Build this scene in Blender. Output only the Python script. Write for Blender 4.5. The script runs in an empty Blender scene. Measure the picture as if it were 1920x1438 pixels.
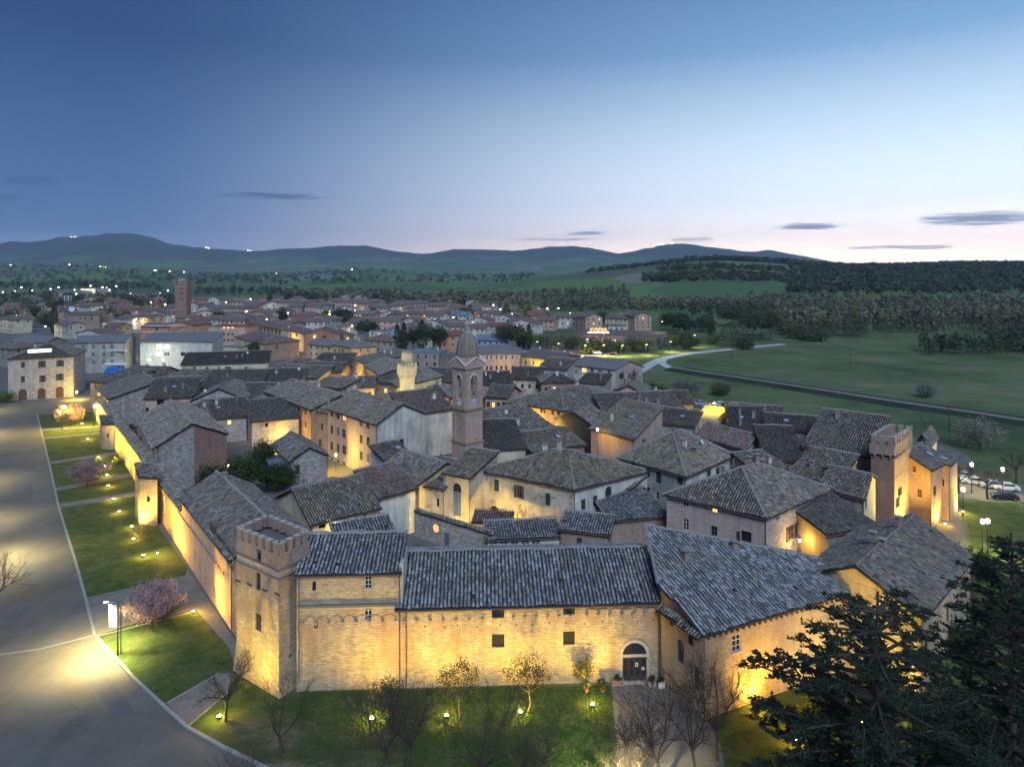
import bpy, math, random
import numpy as np
from mathutils import Vector, Matrix

random.seed(7)
RNG = np.random.default_rng(7)
SC = bpy.context.scene
COL = SC.collection
PI = math.pi

# ------------------------------------------------------------------ camera
FPX, CAMH, HOR = 1280.0, 42.0, 500.0          # 24 mm lens in 1920-wide pixels, drone height, horizon row
cam_data = bpy.data.cameras.new('camera')
cam = bpy.data.objects.new('camera', cam_data)
COL.objects.link(cam)
cam.location = (0, 0, CAMH)
cam.rotation_euler = (PI / 2, 0, 0)
cam_data.sensor_width = 36
cam_data.lens = 24
cam_data.shift_y = -(719 - HOR) / 1920
cam_data.clip_start = 0.5
cam_data.clip_end = 60000
SC.camera = cam

# ------------------------------------------------------------------ dusk sky
SUN_AZ = math.radians(58)                      # afterglow, to the right of the view
world = bpy.data.worlds.new('World')
SC.world = world
world.use_nodes = True
SKY_STRENGTH = 1.0
EXPOSURE = 0.68


def srgb(r, g, b):
    f = lambda c: (c / 255 / 12.92) if c / 255 <= 0.04045 else ((c / 255 + 0.055) / 1.055) ** 2.4
    return (f(r), f(g), f(b), 1)


def build_world():
    nt = world.node_tree
    L = nt.links.new
    bg = nt.nodes['Background']

    def M(op, a, b=None, c=None):
        n = nt.nodes.new('ShaderNodeMath'); n.operation = op
        for i, v in enumerate((a, b, c)):
            if v is None: continue
            if isinstance(v, (int, float)): n.inputs[i].default_value = v
            else: L(v, n.inputs[i])
        return n.outputs[0]

    def ramp(fac, stops):
        n = nt.nodes.new('ShaderNodeValToRGB')
        e = n.color_ramp.elements
        while len(e) < len(stops): e.new(0.5)
        for el, (p, c) in zip(e, stops):
            el.position = p; el.color = c
        L(fac, n.inputs[0])
        return n.outputs[0]

    def mix(f, a, b):
        n = nt.nodes.new('ShaderNodeMix'); n.data_type = 'RGBA'
        L(f, n.inputs[0])
        for s, v in ((6, a), (7, b)):
            if isinstance(v, tuple): n.inputs[s].default_value = v
            else: L(v, n.inputs[s])
        return n.outputs[2]
    tc = nt.nodes.new('ShaderNodeTexCoord')
    sp = nt.nodes.new('ShaderNodeSeparateXYZ')
    L(tc.outputs['Generated'], sp.inputs[0])
    X, Y, Z = sp.outputs
    el = M('DIVIDE', M('ARCSINE', M('MAXIMUM', Z, 0.0)), PI / 2)        # 0..1
    d = lambda deg: deg / 90.0
    # display colours of the photograph's sky, divided by the exposure gain
    def sk(r, g, b, k=1.0):
        c = srgb(r, g, b); q = k / 2 ** EXPOSURE
        return (c[0] * q, c[1] * q, c[2] * q, 1)
    bright = ramp(el, [(0, sk(252, 222, 196, 3.4)), (d(1.2), sk(250, 226, 206, 2.9)), (d(3), sk(238, 230, 228, 2.1)), (d(5), sk(224, 232, 243, 1.65)), (d(9.2), sk(208, 229, 246, 1.36)),
                       (d(16.8), sk(132, 174, 218, 1.1)), (d(24), sk(96, 138, 190)), (d(45), sk(78, 116, 172)), (1, sk(66, 100, 156))])
    dark = ramp(el, [(0, sk(98, 132, 180, 1.1)), (d(2.1), sk(94, 127, 175)), (d(4.5), sk(84, 117, 166)), (d(9.2), sk(72, 106, 157)), (d(16.8), sk(49, 79, 129)), (d(30), sk(44, 74, 126)), (1, sk(46, 76, 132))])
    cosaz = M('DIVIDE', M('ADD', M('MULTIPLY', X, math.sin(SUN_AZ)), M('MULTIPLY', Y, math.cos(SUN_AZ))),
              M('SQRT', M('ADD', M('ADD', M('MULTIPLY', X, X), M('MULTIPLY', Y, Y)), 1e-5)))
    mr = nt.nodes.new('ShaderNodeMapRange'); mr.interpolation_type = 'SMOOTHSTEP'
    L(cosaz, mr.inputs[0]); mr.inputs[1].default_value = 0.0; mr.inputs[2].default_value = 1.02
    sky = mix(mr.outputs[0], dark, bright)
    # thin dusk clouds: a few long streaks low over the horizon, ragged by noise
    az = M('ARCTAN2', X, Y)
    sx = nt.nodes.new('ShaderNodeCombineXYZ')
    L(M('MULTIPLY', az, 9.0), sx.inputs[0]); L(M('MULTIPLY', el, 420.0), sx.inputs[1])
    no = nt.nodes.new('ShaderNodeTexNoise'); L(sx.outputs[0], no.inputs['Vector'])
    no.inputs['Scale'].default_value = 2.3; no.inputs['Detail'].default_value = 6; no.inputs['Roughness'].default_value = 0.6
    av = nt.nodes.new('ShaderNodeCombineXYZ')
    L(az, av.inputs[0]); L(M('MULTIPLY', el, PI / 2), av.inputs[1])
    total = None
    # (column, row, half-length, half-height, density) of the streaks, given on the photograph's sky
    for cx, cy, hl, hh, dn in ((1840, 410, 150, 17, .9), (1515, 425, 85, 9, .85), (1690, 464, 150, 6, .6), (515, 368, 150, 11, .55), (60, 340, 90, 18, .4),
                               (1100, 438, 60, 6, .6), (1060, 449, 150, 5, .4), (1300, 450, 62, 9, .5), (20, 368, 60, 10, .3), (2500, 430, 220, 14, .7)):
        a0 = math.atan((cx - 960) / FPX); e0 = math.atan((HOR - cy) / math.hypot(FPX, cx - 960))
        ia, ie = 1 / (hl / FPX * math.cos(a0) ** 2), 1 / (hh / FPX * math.cos(a0))
        v = nt.nodes.new('ShaderNodeVectorMath'); v.operation = 'MULTIPLY_ADD'
        L(av.outputs[0], v.inputs[0]); v.inputs[1].default_value = (ia, ie, 0); v.inputs[2].default_value = (-a0 * ia, -e0 * ie, math.sqrt(max(0, .95 - dn)) * .8)
        q = nt.nodes.new('ShaderNodeVectorMath'); q.operation = 'DOT_PRODUCT'
        L(v.outputs[0], q.inputs[0]); L(v.outputs[0], q.inputs[1])
        total = q.outputs['Value'] if total is None else M('MINIMUM', total, q.outputs['Value'])
    total = M('MAXIMUM', M('SUBTRACT', 1.0, total), 0.0)
    m2 = nt.nodes.new('ShaderNodeMapRange'); m2.interpolation_type = 'SMOOTHSTEP'
    L(M('ADD', total, M('MULTIPLY', M('MULTIPLY', M('SUBTRACT', no.outputs[0], 0.52), 2.6), M('MINIMUM', M('MULTIPLY', total, 4.0), 1.0))), m2.inputs[0])
    m2.inputs[1].default_value = 0.10; m2.inputs[2].default_value = 0.85
    cl = M('MULTIPLY', m2.outputs[0], 0.85)
    cloudcol = mix(mr.outputs[0], sk(64, 92, 142), sk(122, 148, 188))
    sky = mix(cl, sky, cloudcol)
    # the sky below the horizon line is never seen; it stays the dark blue of the ramps
    L(sky, bg.inputs[0])
    bg.inputs[1].default_value = SKY_STRENGTH


build_world()

# soft blue fill sun added behind the camera to brighten walls and roofs
sun = bpy.data.lights.new('fill_sun', 'SUN')
sun.energy = 1.85
sun.angle = math.radians(28)
sun.color = (0.60, 0.76, 1.0)
sun_o = bpy.data.objects.new('fill_sun', sun)
COL.objects.link(sun_o)
sun_o.rotation_euler = Vector((-math.sin(SUN_AZ + 1.98), -math.cos(SUN_AZ + 1.98), -0.9)).to_track_quat('-Z', 'Y').to_euler()

SC.view_settings.view_transform = 'Standard'
SC.view_settings.look = 'None'
SC.view_settings.gamma = 1.0
SC.view_settings.exposure = EXPOSURE
SC.render.engine = 'CYCLES'
SC.cycles.use_denoising = True
SC.cycles.use_adaptive_sampling = True
SC.cycles.adaptive_threshold = 0.04
SC.cycles.max_bounces = 4
SC.cycles.diffuse_bounces = 2
SC.cycles.glossy_bounces = 2
SC.cycles.transmission_bounces = 2
SC.cycles.volume_bounces = 0
SC.cycles.transparent_max_bounces = 4
SC.cycles.caustics_reflective = False
SC.cycles.caustics_refractive = False
SC.cycles.sample_clamp_indirect = 4.0


# ------------------------------------------------------------------ helpers
def G(px, py, z=0.0):
    """world point of height z seen at this pixel of the photograph"""
    Y = FPX * (CAMH - z) / (py - HOR)
    return Vector(((px - 960) * Y / FPX, Y, z))


def AT(px, py, Y):
    return Vector(((px - 960) * Y / FPX, Y, CAMH - (py - HOR) * Y / FPX))


def HIT(px, py, A, B):
    """where the pixel's ray meets the vertical wall plane through A, B: distance along A>B and height"""
    dx = (px - 960) / FPX
    e = B.xy - A.xy
    n = Vector((e.y, -e.x))
    den = n.x * dx + n.y
    t = n.dot(A.xy) / den
    p = Vector((dx * t, t))
    return (p - A.xy).dot(e.normalized()), CAMH - (py - HOR) * t / FPX


def newmesh(name, verts, faces, mats, mi=None, smooth=False):
    me = bpy.data.meshes.new(name)
    me.from_pydata(verts, [], faces)
    for m in mats: me.materials.append(m)
    if mi is not None and len(mats) > 1:
        me.polygons.foreach_set('material_index', mi)
    if smooth:
        me.polygons.foreach_set('use_smooth', [True] * len(me.polygons))
    return me


def npmesh(name, V, Fq, mats, smooth=False):
    """fast mesh from arrays: V (n,3), Fq (m,k) with k corners for every face"""
    me = bpy.data.meshes.new(name)
    V = np.asarray(V, np.float32); Fq = np.asarray(Fq, np.int32)
    m, k = Fq.shape
    me.vertices.add(len(V)); me.vertices.foreach_set('co', V.ravel())
    me.loops.add(m * k); me.loops.foreach_set('vertex_index', Fq.ravel())
    me.polygons.add(m)
    me.polygons.foreach_set('loop_start', np.arange(0, m * k, k, dtype=np.int32))
    me.polygons.foreach_set('loop_total', np.full(m, k, np.int32))
    for x in mats: me.materials.append(x)
    if smooth: me.polygons.foreach_set('use_smooth', np.ones(m, bool))
    me.update(calc_edges=True)
    return me


def world_loc(o):
    v = Vector((0, 0, 0))
    while o is not None:
        v += o.location; o = o.parent
    return v


def link(name, me, parent=None, loc=None):
    o = bpy.data.objects.new(name, me)
    COL.objects.link(o)
    if parent is not None: o.parent = parent
    if loc is not None: o.location = loc
    return o


def tag(o, label, cat, group=None, kind=None):
    if label: o['label'] = label
    if cat: o['category'] = cat
    if group: o['group'] = group
    if kind: o['kind'] = kind
    return o


def thing(name, label, cat, loc, group=None):
    o = link(name, None, None, loc)
    o.empty_display_size = 0.5
    return tag(o, label, cat, group)


class MB:
    """collects faces in world coordinates and links them as one mesh object"""

    def __init__(s):
        s.v, s.f, s.m = [], [], []

    def poly(s, pts, mi=0):
        b = len(s.v)
        s.v += [tuple(p) for p in pts]
        s.f.append(tuple(range(b, b + len(pts)))); s.m.append(mi)

    def obox(s, o, a, b, c, mi=0):
        """box from corner o along vectors a, b, c"""
        o, a, b, c = Vector(o), Vector(a), Vector(b), Vector(c)
        P = [o, o + a, o + a + b, o + b, o + c, o + a + c, o + a + b + c, o + b + c]
        i = len(s.v)
        s.v += [tuple(p) for p in P]
        fl = a.cross(b).dot(c) < 0
        for f in ((0, 3, 2, 1), (4, 5, 6, 7), (0, 1, 5, 4), (1, 2, 6, 5), (2, 3, 7, 6), (3, 0, 4, 7)):
            f = tuple(i + k for k in f)
            s.f.append(f[::-1] if fl else f); s.m.append(mi)

    def box(s, c, sx, sy, sz, rz=0.0, mi=0):
        """box standing on c"""
        ca, sa = math.cos(rz), math.sin(rz)
        a = Vector((ca, sa, 0)) * sx; b = Vector((-sa, ca, 0)) * sy
        s.obox(Vector(c) - a / 2 - b / 2, a, b, Vector((0, 0, sz)), mi)

    def prism(s, pts, z0, z1, mi=0, bottom=True):
        n = len(pts); i = len(s.v)
        s.v += [(p[0], p[1], z0) for p in pts] + [(p[0], p[1], z1) for p in pts]
        for k in range(n):
            j = (k + 1) % n
            s.f.append((i + k, i + j, i + n + j, i + n + k)); s.m.append(mi)
        s.f.append(tuple(i + n + k for k in range(n))); s.m.append(mi)
        if bottom:
            s.f.append(tuple(i + k for k in reversed(range(n)))); s.m.append(mi)

    def lathe(s, c, prof, n=12, mi=0, rot=0.0):
        """prof: (radius, z) from below upwards"""
        i = len(s.v)
        for r, z in prof:
            for k in range(n):
                a = rot + 2 * PI * k / n
                s.v.append((c[0] + r * math.cos(a), c[1] + r * math.sin(a), c[2] + z))
        for q in range(len(prof) - 1):
            for k in range(n):
                j = (k + 1) % n
                s.f.append((i + q * n + k, i + q * n + j, i + (q + 1) * n + j, i + (q + 1) * n + k)); s.m.append(mi)
        s.f.append(tuple(i + (len(prof) - 1) * n + k for k in range(n))); s.m.append(mi)
        s.f.append(tuple(i + k for k in reversed(range(n)))); s.m.append(mi)

    def tube(s, p0, p1, r0, r1=None, n=6, mi=0):
        p0, p1 = Vector(p0), Vector(p1)
        r1 = r0 if r1 is None else r1
        d = (p1 - p0).normalized()
        a = d.cross(Vector((0, 0, 1)) if abs(d.z) < .9 else Vector((1, 0, 0))).normalized()
        b = d.cross(a)
        i = len(s.v)
        for p, r in ((p0, r0), (p1, r1)):
            for k in range(n):
                t = 2 * PI * k / n
                s.v.append(tuple(p + (a * math.cos(t) + b * math.sin(t)) * r))
        for k in range(n):
            j = (k + 1) % n
            s.f.append((i + k, i + n + k, i + n + j, i + j)); s.m.append(mi)
        s.f.append(tuple(i + k for k in range(n))); s.m.append(mi)
        s.f.append(tuple(i + n + k for k in reversed(range(n)))); s.m.append(mi)

    def build(s, name, mats, parent=None, smooth=False):
        if not isinstance(mats, (list, tuple)): mats = [mats]
        o = world_loc(parent) if parent is not None else Vector((0, 0, 0))
        if o.length > 0:
            V = [(x - o.x, y - o.y, z - o.z) for x, y, z in s.v]
        else: V = s.v
        me = newmesh(name, V, s.f, mats, s.m, smooth)
        # metre-true UVs from each face's own plane
        uv = me.uv_layers.new(name='UVMap')
        co = []
        for f in s.f:
            P = [s.v[k] for k in f]
            nx = ny = nz = 0.0
            for k in range(len(P)):
                a, b = P[k], P[(k + 1) % len(P)]
                nx += (a[1] - b[1]) * (a[2] + b[2]); ny += (a[2] - b[2]) * (a[0] + b[0]); nz += (a[0] - b[0]) * (a[1] + b[1])
            h = math.hypot(nx, ny)
            if h < 0.05 * abs(nz) or h == 0:
                for p in P: co += (p[0], p[1])
            else:
                tx, ty = -ny / h, nx / h
                l = math.sqrt(nx * nx + ny * ny + nz * nz)
                q = h / l; bx, by = -nx / h * nz / l, -ny / h * nz / l
                for p in P: co += (p[0] * tx + p[1] * ty, p[0] * bx + p[1] * by + p[2] * q)
        uv.data.foreach_set('uv', co)
        return link(name, me, parent)


def copy_tree(o, parent=None):
    c = o.copy(); COL.objects.link(c); c.parent = parent
    for ch in list(o.children): copy_tree(ch, c)
    return c


# ------------------------------------------------------------------ materials
class NT:
    def __init__(s, name):
        s.mat = bpy.data.materials.new(name); s.mat.use_nodes = True
        s.nt = s.mat.node_tree; s.bs = s.nt.nodes['Principled BSDF']
        s.bs.inputs['Specular IOR Level'].default_value = 0.25

    def n(s, t, **kw):
        x = s.nt.nodes.new('ShaderNode' + t)
        for k, v in kw.items():
            k = k.replace('_', ' ')
            if isinstance(v, bpy.types.NodeSocket): s.nt.links.new(v, x.inputs[k])
            else: x.inputs[k].default_value = v
        return x

    def l(s, a, b): s.nt.links.new(a, b)

    def noise(s, scale, detail=4, rough=.55, vec=None, dist=0.0):
        x = s.n('TexNoise', Scale=scale, Detail=detail, Roughness=rough, Distortion=dist)
        if vec is not None: s.l(vec, x.inputs['Vector'])
        return x.outputs[0]

    def ramp(s, fac, stops, const=False):
        x = s.n('ValToRGB'); e = x.color_ramp.elements
        if const: x.color_ramp.interpolation = 'CONSTANT'
        while len(e) < len(stops): e.new(.5)
        for el, (p, c) in zip(e, stops):
            el.position = p; el.color = (*c, 1) if not isinstance(c, (int, float)) else (c, c, c, 1)
        s.l(fac, x.inputs[0]); return x.outputs[0]

    def mix(s, f, a, b, mode='MIX'):
        x = s.n('Mix'); x.data_type = 'RGBA'; x.blend_type = mode
        for i, v in ((0, f), (6, a), (7, b)):
            if isinstance(v, bpy.types.NodeSocket): s.l(v, x.inputs[i])
            elif i == 0: x.inputs[0].default_value = v
            else: x.inputs[i].default_value = (*v, 1)
        return x.outputs[2]

    def map(s, vec, sc):
        x = s.n('Mapping', Scale=sc); s.l(vec, x.inputs[0]); return x.outputs[0]

    def bump(s, h, d=.05, st=.6):
        b = s.n('Bump', Strength=st, Distance=d); s.l(h, b.inputs['Height']); s.l(b.outputs[0], s.bs.inputs['Normal'])

    def done(s, col, rough=.9):
        if isinstance(col, bpy.types.NodeSocket): s.l(col, s.bs.inputs['Base Color'])
        else: s.bs.inputs['Base Color'].default_value = (*col, 1)
        s.bs.inputs['Roughness'].default_value = rough
        return s.mat


MAT = {}


def masonry(name, c1, c2, mortar, bw=.42, bh=.17, patch=None, patch2=None, ps=.25, bump=.05):
    t = NT(name)
    uv = t.n('TexCoord').outputs['UV']; pos = t.n('NewGeometry').outputs['Position']
    wob = t.noise(1.7, 3, .6, pos)
    vv = t.n('VectorMath'); vv.operation = 'ADD'; sc = t.n('VectorMath'); sc.operation = 'SCALE'; sc.inputs['Scale'].default_value = .22
    cx = t.n('CombineXYZ'); t.l(wob, cx.inputs[0]); t.l(wob, cx.inputs[1]); t.l(cx.outputs[0], sc.inputs[0])
    t.l(uv, vv.inputs[0]); t.l(sc.outputs[0], vv.inputs[1])
    b = t.n('TexBrick', Color1=(*c1, 1), Color2=(*c2, 1), Mortar=(*mortar, 1), Scale=1.0)
    b.inputs['Brick Width'].default_value = bw; b.inputs['Row Height'].default_value = bh
    b.inputs['Mortar Size'].default_value = .02; b.inputs['Mortar Smooth'].default_value = .4; b.inputs['Bias'].default_value = -.1
    t.l(vv.outputs[0], b.inputs['Vector'])
    col = b.outputs[0]
    # single stones vary
    v = t.n('TexVoronoi', Scale=1.0, Randomness=.7); v.feature = 'F1'; t.l(t.map(uv, (1 / bw * 1.1, 1 / bh * .9, 1)), v.inputs['Vector'])
    col = t.mix(.45, col, t.ramp(t.n('SeparateColor', Color=v.outputs['Color']).outputs[0], [(0, .35), (.5, .5), (1, .72)]), 'OVERLAY')
    if patch:
        f = t.ramp(t.noise(ps, 4, .6, pos), [(.5, 0), (.62, 1)])
        col = t.mix(f, col, t.mix(.55, patch, b.outputs[0]))
    if patch2:
        f = t.ramp(t.noise(ps * 1.9, 5, .65, pos), [(.55, 0), (.68, .8)])
        col = t.mix(f, col, patch2)
    # rain streaks
    st = t.ramp(t.noise(1.0, 4, .6, t.map(pos, (1.1, 1.1, .16))), [(.35, .62), (.62, 1.0)])
    col = t.mix(.55, col, st, 'MULTIPLY')
    h = t.mix(.5, b.outputs[1], t.noise(7, 3, .7, pos), 'SUBTRACT')
    inv = t.n('Invert'); t.l(h, inv.inputs['Color'])
    t.bump(inv.outputs[0], bump, .9)
    MAT[name] = t.done(col, .92)


def plaster(name, c, stain=None, brick=None, worn=.55):
    t = NT(name)
    pos = t.n('NewGeometry').outputs['Position']; uv = t.n('TexCoord').outputs['UV']
    stain = stain or tuple(x * .62 for x in c)
    col = t.mix(t.ramp(t.noise(.35, 5, .65, pos), [(.38, 0), (.68, .85)]), c, stain)
    st = t.ramp(t.noise(1.0, 5, .65, t.map(pos, (.9, .9, .12))), [(.34, .55), (.6, 1.0)])
    col = t.mix(worn, col, st, 'MULTIPLY')
    fine = t.noise(5, 4, .7, pos)
    col = t.mix(.25, col, t.ramp(fine, [(.3, .6), (.7, 1)]), 'MULTIPLY')
    if brick:
        b = t.n('TexBrick', Color1=(*brick, 1), Color2=(*[x * .7 for x in brick], 1), Mortar=(.3, .26, .22, 1), Scale=1.0)
        b.inputs['Brick Width'].default_value = .3; b.inputs['Row Height'].default_value = .09; b.inputs['Mortar Size'].default_value = .012
        t.l(uv, b.inputs['Vector'])
        col = t.mix(t.ramp(t.noise(.5, 5, .7, pos), [(.56, 0), (.6, 1)]), col, b.outputs[0])
    t.bump(fine, .02, .5)
    MAT[name] = t.done(col, .93)


def plain(name, c, rough=.8, var=.3, scale=3.0, metal=0.0):
    t = NT(name); pos = t.n('NewGeometry').outputs['Position']
    n = t.noise(scale, 4, .6, pos)
    col = t.mix(var, c, t.ramp(n, [(.25, .45), (.75, 1)]), 'MULTIPLY')
    t.bs.inputs['Metallic'].default_value = metal
    MAT[name] = t.done(col, rough)


def tilemat(name, cols, lichen=(.31, .245, .13), amount=.5):
    t = NT(name); g = t.n('NewGeometry'); pos = g.outputs['Position']
    k = len(cols)
    col = t.ramp(g.outputs['Random Per Island'], [(i / k, c) for i, c in enumerate(cols)], True)
    big = t.noise(.22, 5, .65, pos)
    col = t.mix(t.ramp(big, [(.4, 0), (.7, .55)]), col, tuple(x * .55 for x in cols[0]))
    n = t.noise(.45, 6, .72, pos)
    col = t.mix(t.ramp(n, [(.50, 0), (.68, amount)]), col, lichen)
    fine = t.noise(9, 3, .7, pos)
    col = t.mix(.4, col, t.ramp(t.noise(.9, 5, .7, pos), [(.32, .4), (.6, 1.12)]), 'MULTIPLY')
    col = t.mix(.55, col, t.ramp(fine, [(.3, .45), (.65, 1.15)]), 'MULTIPLY')
    t.bump(fine, .015, .6)
    MAT[name] = t.done(col, .85)


def farroof(name, c1, c2):
    t = NT(name); uv = t.n('TexCoord').outputs['UV']; pos = t.n('NewGeometry').outputs['Position']
    w = t.n('TexWave', Scale=1.0); w.wave_profile = 'SIN'; w.inputs['Distortion'].default_value = .3
    t.l(t.map(uv, (1.3, .02, 1)), w.inputs['Vector'])
    col = t.mix(t.noise(.3, 4, .6, pos), c1, c2)
    col = t.mix(.5, col, t.ramp(w.outputs[1], [(.2, .55), (.8, 1)]), 'MULTIPLY')
    col = t.mix(.5, col, t.ramp(t.noise(2.5, 4, .7, pos), [(.3, .5), (.7, 1.1)]), 'MULTIPLY')
    t.bump(w.outputs[1], .08, .8)
    MAT[name] = t.done(col, .85)


def emit(name, c, s):
    t = NT(name)
    t.bs.inputs['Base Color'].default_value = (*c, 1)
    t.bs.inputs['Emission Color'].default_value = (*c, 1); t.bs.inputs['Emission Strength'].default_value = s
    MAT[name] = t.mat


def leafmat(name, cols, var=.35):
    t = NT(name); g = t.n('NewGeometry')
    k = len(cols)
    col = t.ramp(g.outputs['Random Per Island'], [(i / max(1, k - 1), c) for i, c in enumerate(cols)])
    col = t.mix(var, col, t.ramp(t.noise(.8, 3, .6, g.outputs['Position']), [(.3, .4), (.7, 1.2)]), 'MULTIPLY')
    col = t.mix(.8, col, t.ramp(t.noise(.035, 3, .6, g.outputs['Position']), [(.36, (.5, .55, .55)), (.5, (.95, 1.0, .9)), (.64, (1.5, 1.3, 1.0))]), 'MULTIPLY')
    tr = t.nt.nodes.new('ShaderNodeBsdfTranslucent'); t.l(col, tr.inputs[0])
    mx = t.nt.nodes.new('ShaderNodeMixShader'); mx.inputs[0].default_value = .25
    out = t.nt.nodes['Material Output']
    t.l(t.bs.outputs[0], mx.inputs[1]); t.l(tr.outputs[0], mx.inputs[2]); t.l(mx.outputs[0], out.inputs[0])
    MAT[name] = t.done(col, .8)


masonry('wall_stone', (.60, .48, .31), (.42, .335, .22), (.27, .225, .165), .50, .155, (.40, .225, .125), (.30, .265, .225), .22)
masonry('wall_stone_red', (.52, .37, .25), (.42, .31, .22), (.25, .20, .15), .42, .13, (.50, .42, .31), (.33, .27, .22), .2)
masonry('rubble', (.58, .53, .465), (.33, .30, .265), (.12, .105, .09), .6, .3, (.40, .31, .24), (.25, .24, .23), .4, .09)
masonry('rubble_pale', (.66, .605, .54), (.42, .38, .335), (.19, .17, .145), .55, .26, (.44, .33, .26), (.34, .33, .31), .4, .07)
masonry('brick_red', (.42, .215, .15), (.34, .175, .125), (.26, .21, .175), .36, .13, (.38, .27, .20), (.25, .18, .15), .3)
masonry('brick_worn', (.50, .34, .245), (.40, .27, .20), (.27, .22, .18), .38, .14, (.46, .40, .33), (.30, .235, .19), .35)
masonry('brick_pink', (.66, .475, .39), (.54, .385, .32), (.42, .34, .29), .38, .14, (.66, .55, .47), None, .35)
masonry('brick_belfry', (.66, .43, .32), (.54, .345, .26), (.44, .34, .27), .38, .14, (.66, .52, .42), None, .35)
masonry('stone_white', (.62, .62, .56), (.52, .52, .47), (.40, .40, .37), .5, .22, (.55, .53, .47), None, .35)
masonry('stone_tower', (.60, .52, .37), (.52, .45, .32), (.36, .31, .23), .6, .28, (.52, .44, .32), None, .3)
plaster('plaster_beige', (0.68, 0.57, 0.40), (.40, .33, .26), (.40, .25, .18))  # plaster tones here are warmed, street-lamp glow put into their colour
plaster('plaster_cream', (0.75, 0.64, 0.43), (.46, .39, .29))
plaster('plaster_white', (0.77, 0.72, 0.59), (.44, .42, .39), None, .65)
plaster('plaster_grey', (0.53, 0.49, 0.40), (.30, .285, .265), (.34, .25, .20), .7)
plaster('plaster_ochre', (0.67, 0.45, 0.23), (.43, .31, .19))
plaster('plaster_yellow', (0.76, 0.61, 0.30), (.52, .43, .25))
plaster('plaster_pink', (0.67, 0.44, 0.32), (.43, .30, .25))
plaster('plaster_orange', (0.64, 0.32, 0.19), (.44, .23, .14))
plaster('plaster_brown', (0.43, 0.35, 0.29), (.27, .22, .18))
plaster('plaster_blue', (0.42, 0.51, 0.63), (.28, .34, .42))
plaster('tar', (.055, .06, .07), (.04, .045, .05), None, .5)
tilemat('tile_grey', [(0.278, 0.240, 0.194), (0.407, 0.360, 0.292), (0.161, 0.140, 0.116), (0.503, 0.455, 0.378), (0.321, 0.220, 0.150), (0.214, 0.185, 0.150), (0.385, 0.350, 0.292), (0.289, 0.235, 0.181), (0.182, 0.150, 0.116)], amount=.8)
tilemat('tile_pale', [(.33, .325, .32), (.45, .44, .435), (.20, .195, .19), (.56, .55, .54), (.36, .29, .25), (.27, .265, .26), (.42, .415, .41), (.23, .22, .215), (.50, .49, .48)], amount=.30)
tilemat('tile_lichen', [(0.289, 0.245, 0.189), (0.385, 0.330, 0.258), (0.171, 0.145, 0.112), (0.460, 0.405, 0.323), (0.321, 0.225, 0.146), (0.235, 0.200, 0.150), (0.364, 0.320, 0.249)], (.30, .23, .085), .9)
tilemat('tile_sandy', [(.38, .315, .25), (.44, .375, .30), (.32, .25, .195), (.40, .30, .22), (.47, .42, .35)], (.32, .24, .12), .5)
tilemat('tile_dark', [(0.203, 0.180, 0.150), (0.289, 0.255, 0.211), (0.128, 0.110, 0.095), (0.342, 0.310, 0.258), (0.235, 0.165, 0.120), (0.171, 0.150, 0.125), (0.257, 0.205, 0.155)], (.26, .20, .11), .5)
tilemat('tile_red', [(.32, .19, .145), (.38, .26, .20), (.21, .13, .105), (.36, .28, .24), (.27, .165, .13), (.40, .34, .30)], (.25, .20, .13), .45)
farroof('roof_brown', (.19, .125, .105), (.29, .21, .175))
farroof('roof_grey', (.20, .19, .185), (.30, .28, .265))
farroof('roof_red', (.30, .10, .075), (.36, .15, .11))
farroof('roof_slate', (.20, .26, .33), (.27, .33, .39))
plain('roof_under', (.045, .04, .036), .95)
plain('ridge', (.36, .315, .275), .9, .5)
plain('trim_stone', (.50, .44, .36), .9)
plain('trim_dark', (.17, .15, .13), .9)
plain('wood_dark', (.075, .055, .042), .75)
plain('wood_brown', (.14, .075, .045), .7)
plain('wood_red', (.17, .055, .035), .7)
plain('shutter_green', (.025, .075, .055), .6)
plain('shutter_brown', (.09, .06, .045), .7)
plain('shutter_blue', (.12, .17, .24), .7)
plain('frame_white', (.55, .53, .50), .6, .2)
plain('frame_wood', (.16, .11, .07), .7)
plain('iron', (.035, .035, .038), .55)
plain('metal_grey', (.30, .31, .32), .45, .2, metal=.6)
plain('copper_pipe', (.13, .09, .065), .6)
plain('white_paint', (.72, .72, .70), .6, .15)
plain('kerb_stone', (.36, .35, .32), .9, .4)
plain('concrete', (.36, .35, .33), .9, .4)
plain('brown_scaffold', (.16, .09, .05), .8)
plain('awning_blue', (.03, .13, .42), .7)
plain('paper', (.72, .70, .64), .8, .1)
plain('red_cap', (.33, .06, .05), .7)
plain('plastic_white', (.66, .67, .69), .5, .1)
plain('lead_blue', (.27, .33, .41), .5, .35)
t = NT('glass_dark'); t.bs.inputs['Roughness'].default_value = .12; t.bs.inputs['Specular IOR Level'].default_value = .6
MAT['glass_dark'] = t.done((.022, .026, .034), .12)
t = NT('glass_sky'); MAT['glass_sky'] = t.done((.33, .42, .55), .15)
emit('lit_warm', (1.0, .58, .20), 1.1)
emit('lit_white', (1.0, .88, .62), 1.3)
emit('lit_dim', (1.0, .55, .18), .5)
emit('lamp_warm', (1.0, .74, .30), 60)
emit('lamp_white', (1.0, .92, .70), 50)
emit('lamp_street', (1.0, .93, .66), 40)
emit('lamp_far', (1.0, .80, .45), 16)
emit('lamp_far_white', (1.0, .94, .80), 11)
emit('lamp_far_yellow', (1.0, .80, .25), 20)
emit('neon_red', (1.0, .07, .03), 9)
emit('neon_white', (1.0, .9, .85), 9)
leafmat('leaf_blossom', [(.36, .23, .28), (.50, .35, .38), (.27, .16, .21), (.60, .46, .46)])
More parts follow.
